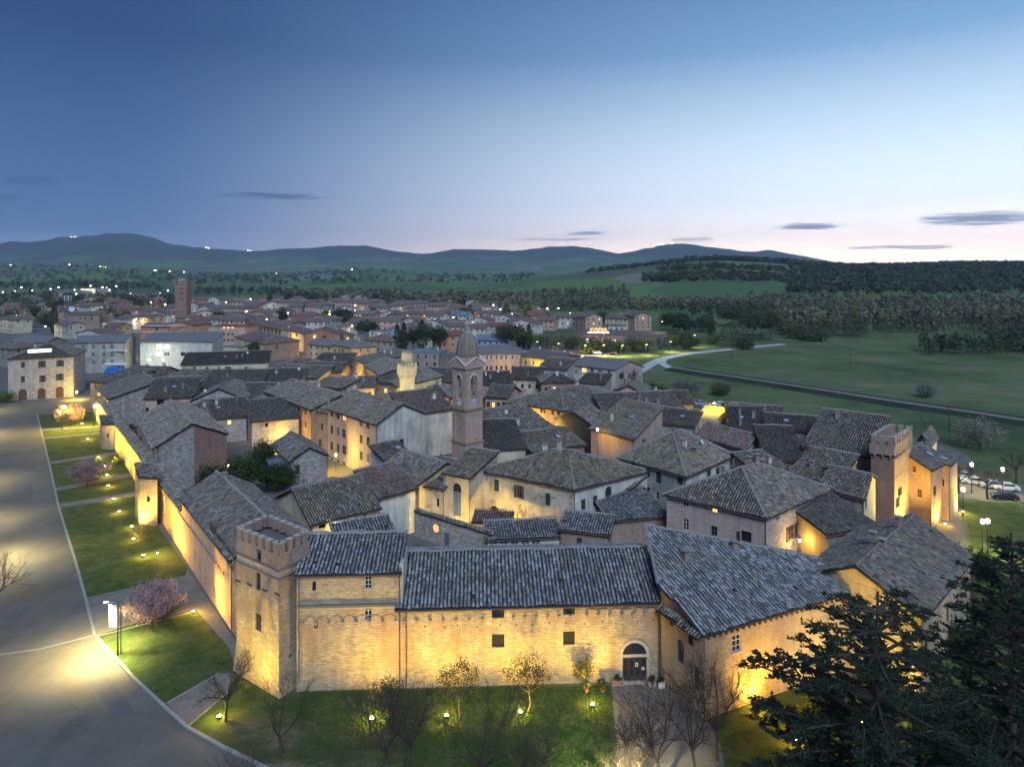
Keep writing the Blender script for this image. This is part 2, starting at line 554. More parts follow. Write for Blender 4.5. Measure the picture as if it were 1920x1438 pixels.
leafmat('leaf_olive', [(.12, .13, .05), (.20, .19, .09), (.09, .105, .045), (.25, .22, .12)])
leafmat('leaf_garden', [(.045, .08, .025), (.07, .11, .03), (.035, .06, .02), (.10, .13, .04)])
leafmat('leaf_lime', [(.13, .19, .05), (.18, .23, .07), (.09, .14, .04)])
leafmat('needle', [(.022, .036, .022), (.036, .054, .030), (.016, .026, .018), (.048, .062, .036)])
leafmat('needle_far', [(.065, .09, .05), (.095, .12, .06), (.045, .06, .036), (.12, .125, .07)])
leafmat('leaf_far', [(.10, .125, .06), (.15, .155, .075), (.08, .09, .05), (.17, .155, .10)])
leafmat('leaf_bud', [(.20, .175, .125), (.25, .225, .155), (.16, .14, .10), (.19, .22, .11)])
leafmat('leaf_silver', [(.23, .22, .20), (.29, .28, .25), (.19, .185, .165)])
leafmat('grass_blade', [(.09, .17, .03), (.12, .21, .04), (.06, .12, .024), (.15, .21, .06)])
plain('bark', (.085, .068, .052), .95, .6, 6)
plain('bark_pale', (.20, .165, .125), .95, .5, 6)
plain('twig', (.075, .058, .047), .95, .4)


def ground_mats():
    # fields and meadows of the plain and hills
    t = NT('field'); pos = t.n('NewGeometry').outputs['Position']
    z = t.n('SeparateXYZ'); t.l(pos, z.inputs[0])
    v = t.n('TexVoronoi', Scale=.0042, Randomness=.85); v.distance = 'MANHATTAN'; t.l(t.map(pos, (1, .55, 0)), v.inputs['Vector'])
    f = t.n('SeparateColor', Color=v.outputs['Color']).outputs[0]
    col = t.ramp(f, [(0, (.080, .145, .045)), (.25, (.115, .205, .050)), (.45, (.16, .215, .075)), (.6, (.115, .135, .07)), (.8, (.10, .175, .055)), (.92, (.23, .20, .14))], True)
    near = t.ramp(t.noise(.02, 8, .72, pos), [(.36, (.048, .078, .026)), (.46, (.092, .132, .042)), (.55, (.135, .160, .060)), (.66, (.20, .185, .10))])
    d = t.n('MapRange'); d.inputs[1].default_value = 420; d.inputs[2].default_value = 620; t.l(z.outputs[1], d.inputs[0])
    col = t.mix(d.outputs[0], near, col)
    wood = t.ramp(t.noise(.0021, 6, .62, pos), [(.5, 0), (.56, 1)])
    hgt = t.n('MapRange'); hgt.inputs[1].default_value = 40; hgt.inputs[2].default_value = 170; t.l(z.outputs[2], hgt.inputs[0])
    wmask = t.mix(1.0, wood, t.ramp(hgt.outputs[0], [(0, .25), (.6, 1)]), 'MULTIPLY')
    wmask = t.mix(t.ramp(hgt.outputs[0], [(.5, 0), (1, 1)]), wmask, (1, 1, 1), 'MIX')
    wn = t.noise(.02, 5, .7, pos)
    col = t.mix(wmask, col, t.ramp(wn, [(.3, (.035, .047, .030)), (.7, (.075, .088, .05))]))
    streak = t.noise(1.0, 5, .7, t.map(pos, (.05, .35, .1)))
    col = t.mix(.55, col, t.ramp(streak, [(.3, .45), (.68, 1.15)]), 'MULTIPLY')
    MAT['field'] = t.done(col, .97)
    t = NT('lawn'); pos = t.n('NewGeometry').outputs['Position']
    col = t.ramp(t.noise(.42, 7, .78, pos), [(.32, (.026, .055, .011)), (.45, (.060, .105, .020)), (.56, (.100, .130, .036)), (.68, (.16, .145, .070))])
    fine = t.noise(6, 5, .75, pos)
    col = t.mix(.75, col, t.ramp(fine, [(.3, .35), (.7, 1.25)]), 'MULTIPLY')
    t.bump(fine, .08, .8)
    MAT['lawn'] = t.done(col, .95)
    t = NT('dry_lawn'); pos = t.n('NewGeometry').outputs['Position']
    col = t.ramp(t.noise(.22, 6, .7, t.map(pos, (1, 1.8, 1))), [(.32, (.05, .075, .022)), (.5, (.09, .10, .04)), (.62, (.19, .16, .10)), (.75, (.25, .21, .145))])
    fine = t.noise(6, 5, .75, pos)
    col = t.mix(.7, col, t.ramp(fine, [(.3, .4), (.7, 1.2)]), 'MULTIPLY')
    t.bump(fine, .08, .8)
    MAT['dry_lawn'] = t.done(col, .95)
    t = NT('asphalt'); pos = t.n('NewGeometry').outputs['Position']
    col = t.ramp(t.noise(.12, 6, .65, pos), [(.3, (.135, .124, .100)), (.6, (.190, .174, .140)), (.75, (.24, .218, .175))])
    col = t.mix(.4, col, t.ramp(t.noise(30, 3, .7, pos), [(.3, .6), (.7, 1.15)]), 'MULTIPLY')
    cr = t.n('TexVoronoi', Scale=.11); cr.feature = 'DISTANCE_TO_EDGE'
    wv = t.n('VectorMath'); wv.operation = 'ADD'; t.l(pos, wv.inputs[0])
    nn = t.n('TexNoise', Scale=.8, Detail=5); t.l(pos, nn.inputs['Vector']); t.l(nn.outputs[1], wv.inputs[1]); t.l(wv.outputs[0], cr.inputs['Vector'])
    col = t.mix(t.ramp(cr.outputs[0], [(0, .4), (.003, 0)]), col, (.05, .05, .05))
    patch = t.n('TexVoronoi', Scale=.09); patch.distance = 'CHEBYCHEV'; t.l(pos, patch.inputs['Vector'])
    col = t.mix(.3, col, t.ramp(t.n('SeparateColor', Color=patch.outputs['Color']).outputs[0], [(0, .65), (1, 1.1)]), 'MULTIPLY')
    t.bump(t.noise(30, 3, .7, pos), .01, .5)
    col = t.mix(.35, col, t.ramp(t.noise(1.0, 5, .7, t.map(pos, (.5, .06, 1))), [(.3, .6), (.65, 1.1)]), 'MULTIPLY')
    MAT['asphalt'] = t.done(col, .8)
    t = NT('asphalt_patch'); pos = t.n('NewGeometry').outputs['Position']
    col = t.mix(t.noise(3, 5, .7, pos), (.115, .112, .103), (.16, .155, .14)); MAT['asphalt_patch'] = t.done(col, .85)
    t = NT('path'); pos = t.n('NewGeometry').outputs['Position']
    col = t.ramp(t.noise(.5, 6, .7, pos), [(.3, (.17, .15, .125)), (.6, (.24, .22, .19)), (.75, (.29, .27, .23))])
    col = t.mix(.5, col, t.ramp(t.noise(8, 4, .7, pos), [(.3, .55), (.7, 1.15)]), 'MULTIPLY')
    MAT['path'] = t.done(col, .9)
    t = NT('gravel_road'); pos = t.n('NewGeometry').outputs['Position']
    col = t.mix(t.noise(.3, 4, .6, pos), (.42, .42, .41), (.55, .54, .52))
    MAT['gravel_road'] = t.done(col, .9)
    t = NT('courtyard'); pos = t.n('NewGeometry').outputs['Position']
    col = t.mix(t.noise(.3, 5, .7, pos), (.11, .10, .09), (.19, .175, .155))
    MAT['courtyard'] = t.done(col, .9)
    t = NT('ditch'); pos = t.n('NewGeometry').outputs['Position']
    col = t.ramp(t.noise(.09, 6, .7, pos), [(.3, (.018, .024, .012)), (.6, (.035, .042, .02)), (.8, (.06, .045, .03))])
    MAT['ditch'] = t.done(col, .95)


ground_mats()


# ------------------------------------------------------------------ roof tiles
def _tile_template(n=3):
    V, Fc = [], []
    for e, (r, y) in enumerate(((.5, 0.0), (.40, 1.0))):           # wide end downhill, narrow end tucked under the next tile
        for k in range(n + 1):
            a = PI * k / n
            V.append((r * math.cos(a), y, r * .75 * math.sin(a)))
    for k in range(n):
        Fc.append((k, k + 1, n + 2 + k, n + 1 + k))
    return np.array(V), np.array(Fc)


TV, TF = _tile_template()


def inside(P, poly):
    x, y = P[:, 0], P[:, 1]
    r = np.zeros(len(P), bool)
    n = len(poly)
    for i in range(n):
        x0, y0 = poly[i]; x1, y1 = poly[(i + 1) % n]
        if y0 == y1: continue
        c = ((y0 > y) != (y1 > y)) & (x < (x1 - x0) * (y - y0) / (y1 - y0) + x0)
        r ^= c
    return r


def tile_arrays(poly, pitch=.38, row=.46, seed=0):
    rg = np.random.default_rng(seed)
    P = np.array([tuple(p) for p in poly], float)
    nrm = np.zeros(3)
    for i in range(len(P)):
        nrm += np.cross(P[i] - P[0], P[(i + 1) % len(P)] - P[0])
    nrm /= np.linalg.norm(nrm)
    if nrm[2] < 0: nrm = -nrm
    g = np.array([nrm[0], nrm[1], 0]); gl = np.linalg.norm(g)
    if gl < .02: g = np.array([0, -1, 0]); gl = 1
    g = g / gl
    up = -(g - nrm * g.dot(nrm)); up /= np.linalg.norm(up)            # uphill in the plane
    cr = np.cross(up, nrm)
    o = P[0]
    A, B = (P - o) @ cr, (P - o) @ up
    na = max(1, int(round((A.max() - A.min()) / pitch))); pa = (A.max() - A.min()) / na
    a = A.min() + pa * (np.arange(na) + .5)
    nb = max(1, int((B.max() - B.min()) / row) + 1)
    b = B.min() + row * np.arange(nb)
    AA, BB = np.meshgrid(a, b, indexing='ij')
    BB = BB + (rg.random((na, 1)) - .5) * .12 + (rg.random((na, nb)) - .5) * .07
    AA = AA + (rg.random((na, nb)) - .5) * .05 + (rg.random((na, 1)) - .5) * .03
    c = np.stack([AA.ravel(), BB.ravel()], 1)
    mid = c + np.array([0, row * .4])
    k = inside(mid, list(zip(A, B)))
    keep = k & (rg.random(len(k)) > .004)
    c = c[keep]
    n = len(c)
    if n == 0: return np.zeros((0, 3)), np.zeros((0, 4), int)
    yaw = (rg.random(n) - .5) * .12
    wid = pa * (.66 + rg.random(n) * .13)
    ln = row * 1.22
    tv = TV[None].repeat(n, 0)
    X = tv[:, :, 0] * wid[:, None]; Yl = tv[:, :, 1] * ln
    Z = tv[:, :, 2] * wid[:, None] * 1.15 + .015 + (1 - tv[:, :, 1]) * .085 + (rg.random(n) * .025)[:, None]
    Xr = X * np.cos(yaw)[:, None] - Yl * np.sin(yaw)[:, None] + c[:, 0:1]
    Yr = X * np.sin(yaw)[:, None] + Yl * np.cos(yaw)[:, None] + c[:, 1:2]
    V = o + Xr[..., None] * cr + Yr[..., None] * up + Z[..., None] * nrm
    Fc = (TF[None] + (np.arange(n) * len(TV))[:, None, None])
    return V.reshape(-1, 3), Fc.reshape(-1, 4)


def cap_arrays(p0, p1, rad=.22, step=.42, seed=0):
    """a row of ridge tiles from p0 to p1"""
    rg = np.random.default_rng(seed)
    p0, p1 = np.array(tuple(p0)), np.array(tuple(p1))
    d = p1 - p0; L = np.linalg.norm(d)
    if L < .3: return np.zeros((0, 3)), np.zeros((0, 4), int)
    d /= L
    up = np.array([0, 0, 1.0]); c = np.cross(d, up); c /= np.linalg.norm(c); up = np.cross(c, d)
    n = max(1, int(L / step)); st = L / n
    V = []
    for i in range(n):
        w = rad * 2 * (.9 + .2 * rg.random())
        q = p0 + d * (i * st)
        v = q + np.outer(TV[:, 0] * w, c) + np.outer(TV[:, 1] * st * 1.15, d) + np.outer(TV[:, 2] * w + .03 + (1 - TV[:, 1]) * .04 + rg.random() * .03, up)
        V.append(v)
    V = np.concatenate(V)
    Fc = (TF[None] + (np.arange(n) * len(TV))[:, None, None]).reshape(-1, 4)
    return V, Fc


def sag(V):
    """old roofs are never quite flat"""
    x, y = V[:, 0], V[:, 1]
    V = V.copy()
    V[:, 2] += .075 * np.sin(x * .83 + 1.3 * np.sin(y * .31)) * np.sin(y * .71 + 1.1 * np.sin(x * .27)) + .03 * np.sin(x * 2.1 + y * 1.3)
    return V


def cat_arrays(parts):
    Vs, Fs, b = [], [], 0
    for v, f in parts:
        if len(v) == 0: continue
        Vs.append(v); Fs.append(f + b); b += len(v)
    if not Vs: return None
    return np.concatenate(Vs), np.concatenate(Fs)


def roof_part(parent, polys, tile, ridges=(), tiled=True, pitch=.38, row=.46, seed=0, thick=.14, far='roof_grey', capmat='ridge'):
    """roof slab (part), its barrel tiles (stuff) and ridge caps as sub-parts"""
    mb = MB()
    for P in polys:
        P = [Vector(p) - Vector((0, 0, .07 if tiled else 0)) for p in P]
        nz = sum(((P[i].x - P[i - 1].x) * (P[i].y + P[i - 1].y)) for i in range(len(P)))
        if nz > 0: P = P[::-1]                                     # make it face up
        Q = [p - Vector((0, 0, thick)) for p in P]
        mb.poly(P); mb.poly(Q[::-1])
        for i in range(len(P)):
            j = (i + 1) % len(P)
            mb.poly((P[j], P[i], Q[i], Q[j]))
    r = mb.build('roof', MAT['roof_under' if tiled else far], parent)
    base = np.array(tuple(world_loc(parent)))
    if tiled:
        a = cat_arrays([tile_arrays(P, pitch, row, seed + i) for i, P in enumerate(polys)])
        if a is not None:
            o = link('roof_tiles', npmesh('roof_tiles', sag(a[0]) - base, a[1], [MAT[tile]]), r)
            o['kind'] = 'stuff'
    c = cat_arrays([cap_arrays(p, q, .2 if tiled else .25, .42 if tiled else 1.2, seed + 77 + i) for i, (p, q) in enumerate(ridges)])
    if c is not None:
        o = link('ridge_tiles', npmesh('ridge_tiles', (sag(c[0]) if tiled else c[0]) - base, c[1], [MAT[capmat]]), r)
        o['kind'] = 'stuff'
    return r


# ------------------------------------------------------------------ windows and doors (unit meshes, shared)
WM = {}


def _fr(mb, t=.09, y0=.08, y1=.17, mull=1, trans=1, tm=.05):
    for x0, x1, z0, z1 in ((-.5, -.5 + t, -.5, .5), (.5 - t, .5, -.5, .5), (-.5 + t, .5 - t, .5 - t * .8, .5), (-.5 + t, .5 - t, -.5, -.5 + t * .8)):
        mb.obox((x0, y0, z0), (x1 - x0, 0, 0), (0, y1 - y0, 0), (0, 0, z1 - z0))
    if mull: mb.obox((-tm / 2 - .01, y0 - .003, -.5 + t * .8), (tm + .02, 0, 0), (0, y1 - y0, 0), (0, 0, 1 - t * 1.6))
    for k in range(trans):
        z = -.5 + (k + 1) / (trans + 1)
        mb.obox((-.5 + t, y0 + .02, z - .02), (1 - 2 * t, 0, 0), (0, y1 - y0 - .04, 0), (0, 0, .04))


def _plane(y, x=.5):
    mb = MB(); mb.poly(((-x, y, -.5), (x, y, -.5), (x, y, .5), (-x, y, .5))); return mb


def _leaf(x0, x1, y, slats=9):
    mb = MB()
    w = (x1 - x0) * .12
    for a, b in ((x0, x0 + w), (x1 - w, x1)):
        mb.obox((a, y, -.5), (b - a, 0, 0), (0, .05, 0), (0, 0, 1))
    for z in (-.5, -.03, .44):
        mb.obox((x0 + w, y, z), (x1 - x0 - 2 * w, 0, 0), (0, .05, 0), (0, 0, .06))
    for k in range(slats):
        z = -.44 + .88 * k / slats
        mb.obox((x0 + w, y + .012, z), (x1 - x0 - 2 * w, 0, 0), (0, .02, .0), (0, .012, .88 / slats * .72))
    return mb


def _mesh(mb, name, mat):
    return newmesh(name, mb.v, mb.f, [MAT[mat]])


def wmeshes(style):
    if style in WM: return WM[style]
    W = {}
    glass = 'glass_dark'
    if style.startswith('lit'): glass = {'litw': 'lit_white', 'litd': 'lit_dim'}.get(style, 'lit_warm')
    fm = 'frame_white' if style in ('casw', 'litw', 'openw', 'big') else 'frame_wood'
    if style in ('cas', 'casw', 'lit', 'litw', 'litd') or style.startswith('open'):
        mb = MB(); _fr(mb, .09, .08, .17, 1, 2 if style == 'casw' else 1); W['frame'] = _mesh(mb, 'window', fm)
        W['pane'] = _mesh(_plane(.15), 'pane', glass)
        mb = MB(); mb.obox((-.6, -.07, -.57), (1.2, 0, 0), (0, .2, 0), (0, 0, .068)); W['sill'] = _mesh(mb, 'sill', 'trim_stone')
        if style.startswith('open'):
            c = {'g': 'shutter_green', 'b': 'shutter_brown', 'u': 'shutter_blue', 'w': 'frame_white'}[style[4]]
            W['shutter'] = [_mesh(_leaf(-1.02, -.53, -.06), 'shutter', c), _mesh(_leaf(.53, 1.02, -.06), 'shutter', c)]
    elif style.startswith('shut'):
        c = {'g': 'shutter_green', 'b': 'shutter_brown', 'u': 'shutter_blue', 'w': 'frame_white'}[style[4]]
        mb = MB(); _fr(mb, .05, -.01, .17, 0, 0); W['frame'] = _mesh(mb, 'window', 'trim_stone')
        W['pane'] = _mesh(_plane(.16), 'pane', 'wood_dark')
        W['shutter'] = [_mesh(_leaf(-.445, -.005, .02), 'shutter', c), _mesh(_leaf(.005, .445, .02), 'shutter', c)]
    elif style == 'grate':
        mb = MB()
        for k in range(7):
            x = -.5 + (k + .5) / 7
            mb.obox((x - .012, .02, -.5), (.024, 0, 0), (0, .024, 0), (0, 0, 1))
            mb.obox((-.5, .046, x - .012), (1, 0, 0), (0, .024, 0), (0, 0, .024))
        W['frame'] = _mesh(mb, 'window', 'iron'); W['pane'] = _mesh(_plane(.2), 'pane', glass)
    elif style in ('hole', 'arch'):
        mb = MB(); _fr(mb, .05, .10, .18, 0, 0); W['frame'] = _mesh(mb, 'window', 'trim_dark'); W['pane'] = _mesh(_plane(.19), 'pane', glass)
    elif style == 'archlit':
        mb = MB(); _fr(mb, .06, .10, .18, 1, 2); W['frame'] = _mesh(mb, 'window', 'frame_wood'); W['pane'] = _mesh(_plane(.19), 'pane', 'lit_dim')
    elif style in ('door', 'archdoor', 'doorred', 'doorblue', 'doordark'):
        m = {'doorred': 'wood_red', 'doorblue': 'shutter_blue', 'doordark': 'wood_dark'}.get(style, 'wood_brown')
        mb = MB()
        for x in (-.46, .02):
            mb.obox((x, .1, -.5), (.44, 0, 0), (0, .07, 0), (0, 0, 1))
            for z in (-.42, -.1, .22):
                mb.obox((x + .06, .075, z), (.32, 0, 0), (0, .03, 0), (0, 0, .24))
        W['frame'] = _mesh(mb, 'door', m); W['pane'] = _mesh(_plane(.19), 'backing', 'wood_dark')
    elif style == 'big':
        mb = MB(); _fr(mb, .04, .08, .16, 1, 1, .03); W['frame'] = _mesh(mb, 'window', fm); W['pane'] = _mesh(_plane(.15), 'pane', 'lit_white')
    WM[style] = W
    return W


def add_window(parent, P, t, w, h, style, fine=True, off=0.0):
    n = Vector((t.y, -t.x, 0))
    base = world_loc(parent)
    W = wmeshes(style)
    B = Matrix(((t.x, -n.x, 0, 0), (t.y, -n.y, 0, 0), (0, 0, 1, 0), (0, 0, 0, 1)))
    nm = 'door' if 'door' in style else 'window'
    if not fine and (style, 'one') not in WM:                       # far away: frame and pane in one mesh
        f, p = W['frame'], W['pane']
        v = [x.co[:] for x in f.vertices]; k = len(v)
        v += [x.co[:] for x in p.vertices]
        fc = [tuple(x.vertices) for x in f.polygons]; nf = len(fc)
        fc += [tuple(i + k for i in x.vertices) for x in p.polygons]
        mats = [f.materials[0], p.materials[0]]; mi = [0] * nf + [1] * (len(fc) - nf)
        for s in W.get('shutter', ()):
            k = len(v); v += [x.co[:] for x in s.vertices]
            s2 = [tuple(i + k for i in x.vertices) for x in s.polygons]; fc += s2; mi += [2] * len(s2)
        if 'shutter' in W: mats.append(W['shutter'][0].materials[0])
        WM[(style, 'one')] = newmesh('window', v, fc, mats, mi)
    o = link(nm, W['frame'] if fine else WM[(style, 'one')], parent)
    o.matrix_local = Matrix.Translation(P - base + n * off) @ B @ Matrix.Diagonal((w, 1, h, 1))
    if fine:
        link('backing' if nm == 'door' else 'pane', W['pane'], o)
        if 'sill' in W: link('sill', W['sill'], o)
        for s in W.get('shutter', ()): link('shutter', s, o)
    return o


# ------------------------------------------------------------------ walls with real openings
def wall_face(mb, A, B, z0, z1, holes, top=(), mi=0, depth=.24):
    """vertical wall from A to B (outside on its right-hand side); holes: (u, z, w, h, arch)"""
    e = (B.xy - A.xy); W = e.length; e = e / W
    n = Vector((e.y, -e.x))

    def P(u, z, d=0.0):
        q = A.xy + e * u - n * d
        return (q.x, q.y, z)
    R = []
    for u, z, w, h, arch in holes:
        x0, x1, a, b = max(u - w / 2, .05), min(u + w / 2, W - .05), max(z - h / 2, z0 + .02), min(z + h / 2, z1 - .03)
        if x1 - x0 > .1 and b - a > .1: R.append((x0, x1, a, b, arch))
    xs = sorted({0.0, W, *[r[0] for r in R], *[r[1] for r in R]})
    zs = sorted({z0, z1, *[r[2] for r in R], *[r[3] for r in R]})
    for i in range(len(xs) - 1):
        for j in range(len(zs) - 1):
            cx, cz = (xs[i] + xs[i + 1]) / 2, (zs[j] + zs[j + 1]) / 2
            if any(r[0] < cx < r[1] and r[2] < cz < r[3] for r in R): continue
            mb.poly((P(xs[i], zs[j]), P(xs[i + 1], zs[j]), P(xs[i + 1], zs[j + 1]), P(xs[i], zs[j + 1])), mi)
    for x0, x1, a, b, arch in R:
        mb.poly((P(x0, a), P(x0, b), P(x0, b, depth), P(x0, a, depth)), mi)
        mb.poly((P(x1, a), P(x1, a, depth), P(x1, b, depth), P(x1, b)), mi)
        mb.poly((P(x0, b), P(x1, b), P(x1, b, depth), P(x0, b, depth)), mi)
        mb.poly((P(x0, a), P(x0, a, depth), P(x1, a, depth), P(x1, a)), mi)
        if arch:
            r = (x1 - x0) / 2; hr = min(r, (b - a) * .6); xm = (x0 + x1) / 2; k = 6
            arc = [(xm - r * math.cos(PI / 2 * q / k), b - hr + hr * math.sin(PI / 2 * q / k)) for q in range(k + 1)]
            for sgn in (1, -1):
                pts = [(xm + sgn * (p[0] - xm), p[1]) for p in arc]
                cor = (x0 if sgn > 0 else x1, b)
                for q in range(k):
                    tri = [P(*cor), P(*pts[q]), P(*pts[q + 1])]
                    mb.poly(tri if sgn > 0 else tri[::-1], mi)
                    quad = [P(*pts[q]), P(*pts[q], depth * .9), P(*pts[q + 1], depth * .9), P(*pts[q + 1])]
                    mb.poly(quad if sgn > 0 else quad[::-1], mi)
    if top:
        mb.poly([P(u, z) for u, z in top], mi)


def chimney(roof, x, y, z, kind=0, rz=0.0, h=1.0):
    mb = MB()
    m = [MAT['brick_worn'], MAT['tile_red'], MAT['plaster_white'], MAT['metal_grey']]
    if kind == 2:
        mb.tube((x, y, z - .4), (x, y, z + h), .09, .09, 6, 3); mb.lathe((x, y, z + h), ((.2, 0), (.2, .06), (.03, .2)), 8, 3)
    else:
        a = .55 + .2 * random.random(); wm = 2 if kind == 1 else 0
        mb.box((x, y, z - .6), a, a * .8, h + .6, rz, wm)
        for s in (-1, 1):
            mb.box((x + s * a * .36 * math.cos(rz), y + s * a * .36 * math.sin(rz), z + h), .1, a * .78, .28, rz, wm)
        mb.box((x, y, z + h + .28), a * 1.35, a * 1.2, .07, rz, 1)
    return mb.build('chimney', m, roof)


def dish(parent, P, d, r=.42):
    mb = MB(); P = Vector(P); d = Vector(d).normalized()
    a = d.cross(Vector((0, 0, 1))).normalized(); b = a.cross(d)
    rings = [[P + d * (q * q * .22 * r) + (a * math.cos(t) + b * math.sin(t)) * r * q for t in [2 * PI * k / 10 for k in range(10)]] for q in (.001, .55, 1.0)]
    for i in range(2):
        for k in range(10):
            j = (k + 1) % 10
            mb.poly((rings[i][k], rings[i][j], rings[i + 1][j], rings[i + 1][k]))
    mb.tube(P - d * .05 - Vector((0, 0, r * 1.3)), P - d * .05, .03); mb.tube(P, P + d * r * .9, .02)
    return mb.build('satellite_dish', MAT['plastic_white'], parent)


def aerial(parent, P, h=2.2):
    mb = MB(); P = Vector(P)
    mb.tube(P - Vector((0, 0, .6)), P + Vector((0, 0, h)), .03, .02, 5)
    a = random.random() * PI
    d = Vector((math.cos(a), math.sin(a), 0)); c = Vector((-d.y, d.x, 0))
    mb.tube(P + Vector((0, 0, h * .92)) - d * .6, P + Vector((0, 0, h * .92)) + d * .6, .018, .018, 4)
    for k in range(5):
        q = P + Vector((0, 0, h * .92)) + d * (-.5 + .25 * k)
        mb.tube(q - c * .28, q + c * .28, .012, .012, 3)
    return mb.build('aerial', MAT['metal_grey'], parent)


FACES = {'LF': (0, 1), 'FR': (1, 2), 'RK': (2, 3), 'KL': (3, 0)}
HOUSES = []
NOAUTO = ('gable_house', 'rubble_house', 'garden_shed', 'tarred_house', 'wedge_house', 'long_range', 'wall_bastion', 'side_wing', 'veranda_house', 'angled_house')


def house(name, label, L, F, R, z, roof='hip', rise=2.2, wall='plaster_beige', tile='tile_grey', wins=(), grid=(), cat='house', group=None, ov=.45,
          tiled=True, pitch=.38, row=.46, far='roof_brown', chim=1, fine=True, facemat=None, gutter=True, z0=0.0, aer=0, dsh=0, ridge0=None, capmat='ridge'):
    """one building: footprint from its left, front and right eave corners; wins are given by pixel, grid by counts"""
    seed = len(HOUSES) * 13 + 5
    rnd = random.Random(seed)
    L, F, R = Vector((L.x, L.y, 0)), Vector((F.x, F.y, 0)), Vector((R.x, R.y, 0))
    K = L + R - F
    C = [L, F, R, K]
    cen = (L + R) / 2
    t = thing(name, label, cat, (cen.x, cen.y, z0), group)
    a, b = F - L, R - F
    la, lb = a.length, b.length
    a, b = a / la, b / lb
    P = lambda s, q, zz: L + a * s + b * q + Vector((0, 0, zz))
    polys, ridges, tops = [], [], {}
    zz = z + .03
    if roof in ('ga', 'gb'):
        w = lb if roof == 'ga' else la; le = la if roof == 'ga' else lb
        Q = (lambda s, q, h: P(s, q, h)) if roof == 'ga' else (lambda s, q, h: P(q, s, h))
        m = rise / (w / 2); lo = zz - ov * m
        polys = [[Q(-ov, -ov, lo), Q(le + ov, -ov, lo), Q(le + ov, w / 2, zz + rise), Q(-ov, w / 2, zz + rise)],
                 [Q(-ov, w / 2, zz + rise), Q(le + ov, w / 2, zz + rise), Q(le + ov, w + ov, lo), Q(-ov, w + ov, lo)]]
        ridges = [(Q(-ov, w / 2, zz + rise + .05), Q(le + ov, w / 2, zz + rise + .05))]
        for f in (('FR', 'KL') if roof == 'ga' else ('LF', 'RK')):
            tops[f] = ((0, z), (w, z), (w / 2, z + rise))
        zs = {k: z for k in FACES}
    elif roof == 'hip':
        sw = la < lb
        Q = (lambda s, q, h: P(q, s, h)) if sw else (lambda s, q, h: P(s, q, h))
        le, w = (lb, la) if sw else (la, lb)
        m = rise / (w / 2); lo = zz - ov * m; h2 = w / 2; top = zz + rise
        r0, r1 = Q(h2, h2, top), Q(max(le - h2, h2 + .01), h2, top)
        c00, c10, c11, c01 = Q(-ov, -ov, lo), Q(le + ov, -ov, lo), Q(le + ov, w + ov, lo), Q(-ov, w + ov, lo)
        polys = [[c00, c10, r1, r0], [c10, c11, r1], [c11, c01, r0, r1], [c01, c00, r0]]
        u = Vector((0, 0, .05))
        ridges = [(c00 + u, r0 + u), (c01 + u, r0 + u), (c10 + u, r1 + u), (c11 + u, r1 + u), (r0 + u, r1 + u)]
        zs = {k: z for k in FACES}
    elif roof.startswith('s'):                                       # shed; the two letters name its low eave
        low = roof[1:].upper()
        i = ['LF', 'FR', 'RK', 'KL'].index(low)
        A, B, D, E = C[i], C[(i + 1) % 4], C[(i + 2) % 4], C[(i + 3) % 4]
        e1 = (B - A).normalized(); e2 = (D - B).normalized(); w = (D - B).length
        m = rise / w
        up = Vector((0, 0, 1))
        polys = [[A - e1 * ov - e2 * ov + up * (zz - ov * m), B + e1 * ov - e2 * ov + up * (zz - ov * m), D + e1 * ov + e2 * ov + up * (zz + rise + ov * m), E - e1 * ov + e2 * ov + up * (zz + rise + ov * m)]]
        ridges = [(polys[0][3] + up * .04, polys[0][2] + up * .04)]
        ks = ['LF', 'FR', 'RK', 'KL']
        zs = {k: z for k in ks}
        zs[ks[(i + 2) % 4]] = z + rise
        tops[ks[(i + 1) % 4]] = ((0, z), (w, z), (w, z + rise))
        tops[ks[(i + 3) % 4]] = ((0, z), (w, z), (0, z + rise))
    elif roof == 'flat':
        polys = [[P(-.15, -.15, z + .15), P(la + .15, -.15, z + .15), P(la + .15, lb + .15, z + .15), P(-.15, lb + .15, z + .15)]]
        zs = {k: z for k in FACES}
    # openings
    op = {k: [] for k in FACES}
    surf = []
    for f, px, py, wp, hp, st in wins:
        A, B = C[FACES[f][0]], C[FACES[f][1]]
        u0, zc = HIT(px - wp / 2, py, A, B); u1, _ = HIT(px + wp / 2, py, A, B)
        _, za = HIT(px, py + hp / 2, A, B); _, zb = HIT(px, py - hp / 2, A, B)
        if za > zs[f] - .15 or zc > zs[f] - .3: surf.append((f, (u0 + u1) / 2, zc, abs(u1 - u0), zb - za, st))
        else: op[f].append(((u0 + u1) / 2, (za + min(zb, zs[f] - .08)) / 2, max(abs(u1 - u0), .35), min(zb, zs[f] - .08) - za, st))
    for g in grid:
        f, n, levels, w, h, sts = g[:6]
        A, B = C[FACES[f][0]], C[FACES[f][1]]
        W = (B - A).length
        for lv in levels:
            for i in range(n):
                st = sts if isinstance(sts, str) else rnd.choice(sts)
                op[f].append((W * (i + .5 + rnd.uniform(-.06, .06)) / n, lv, w, h, st))
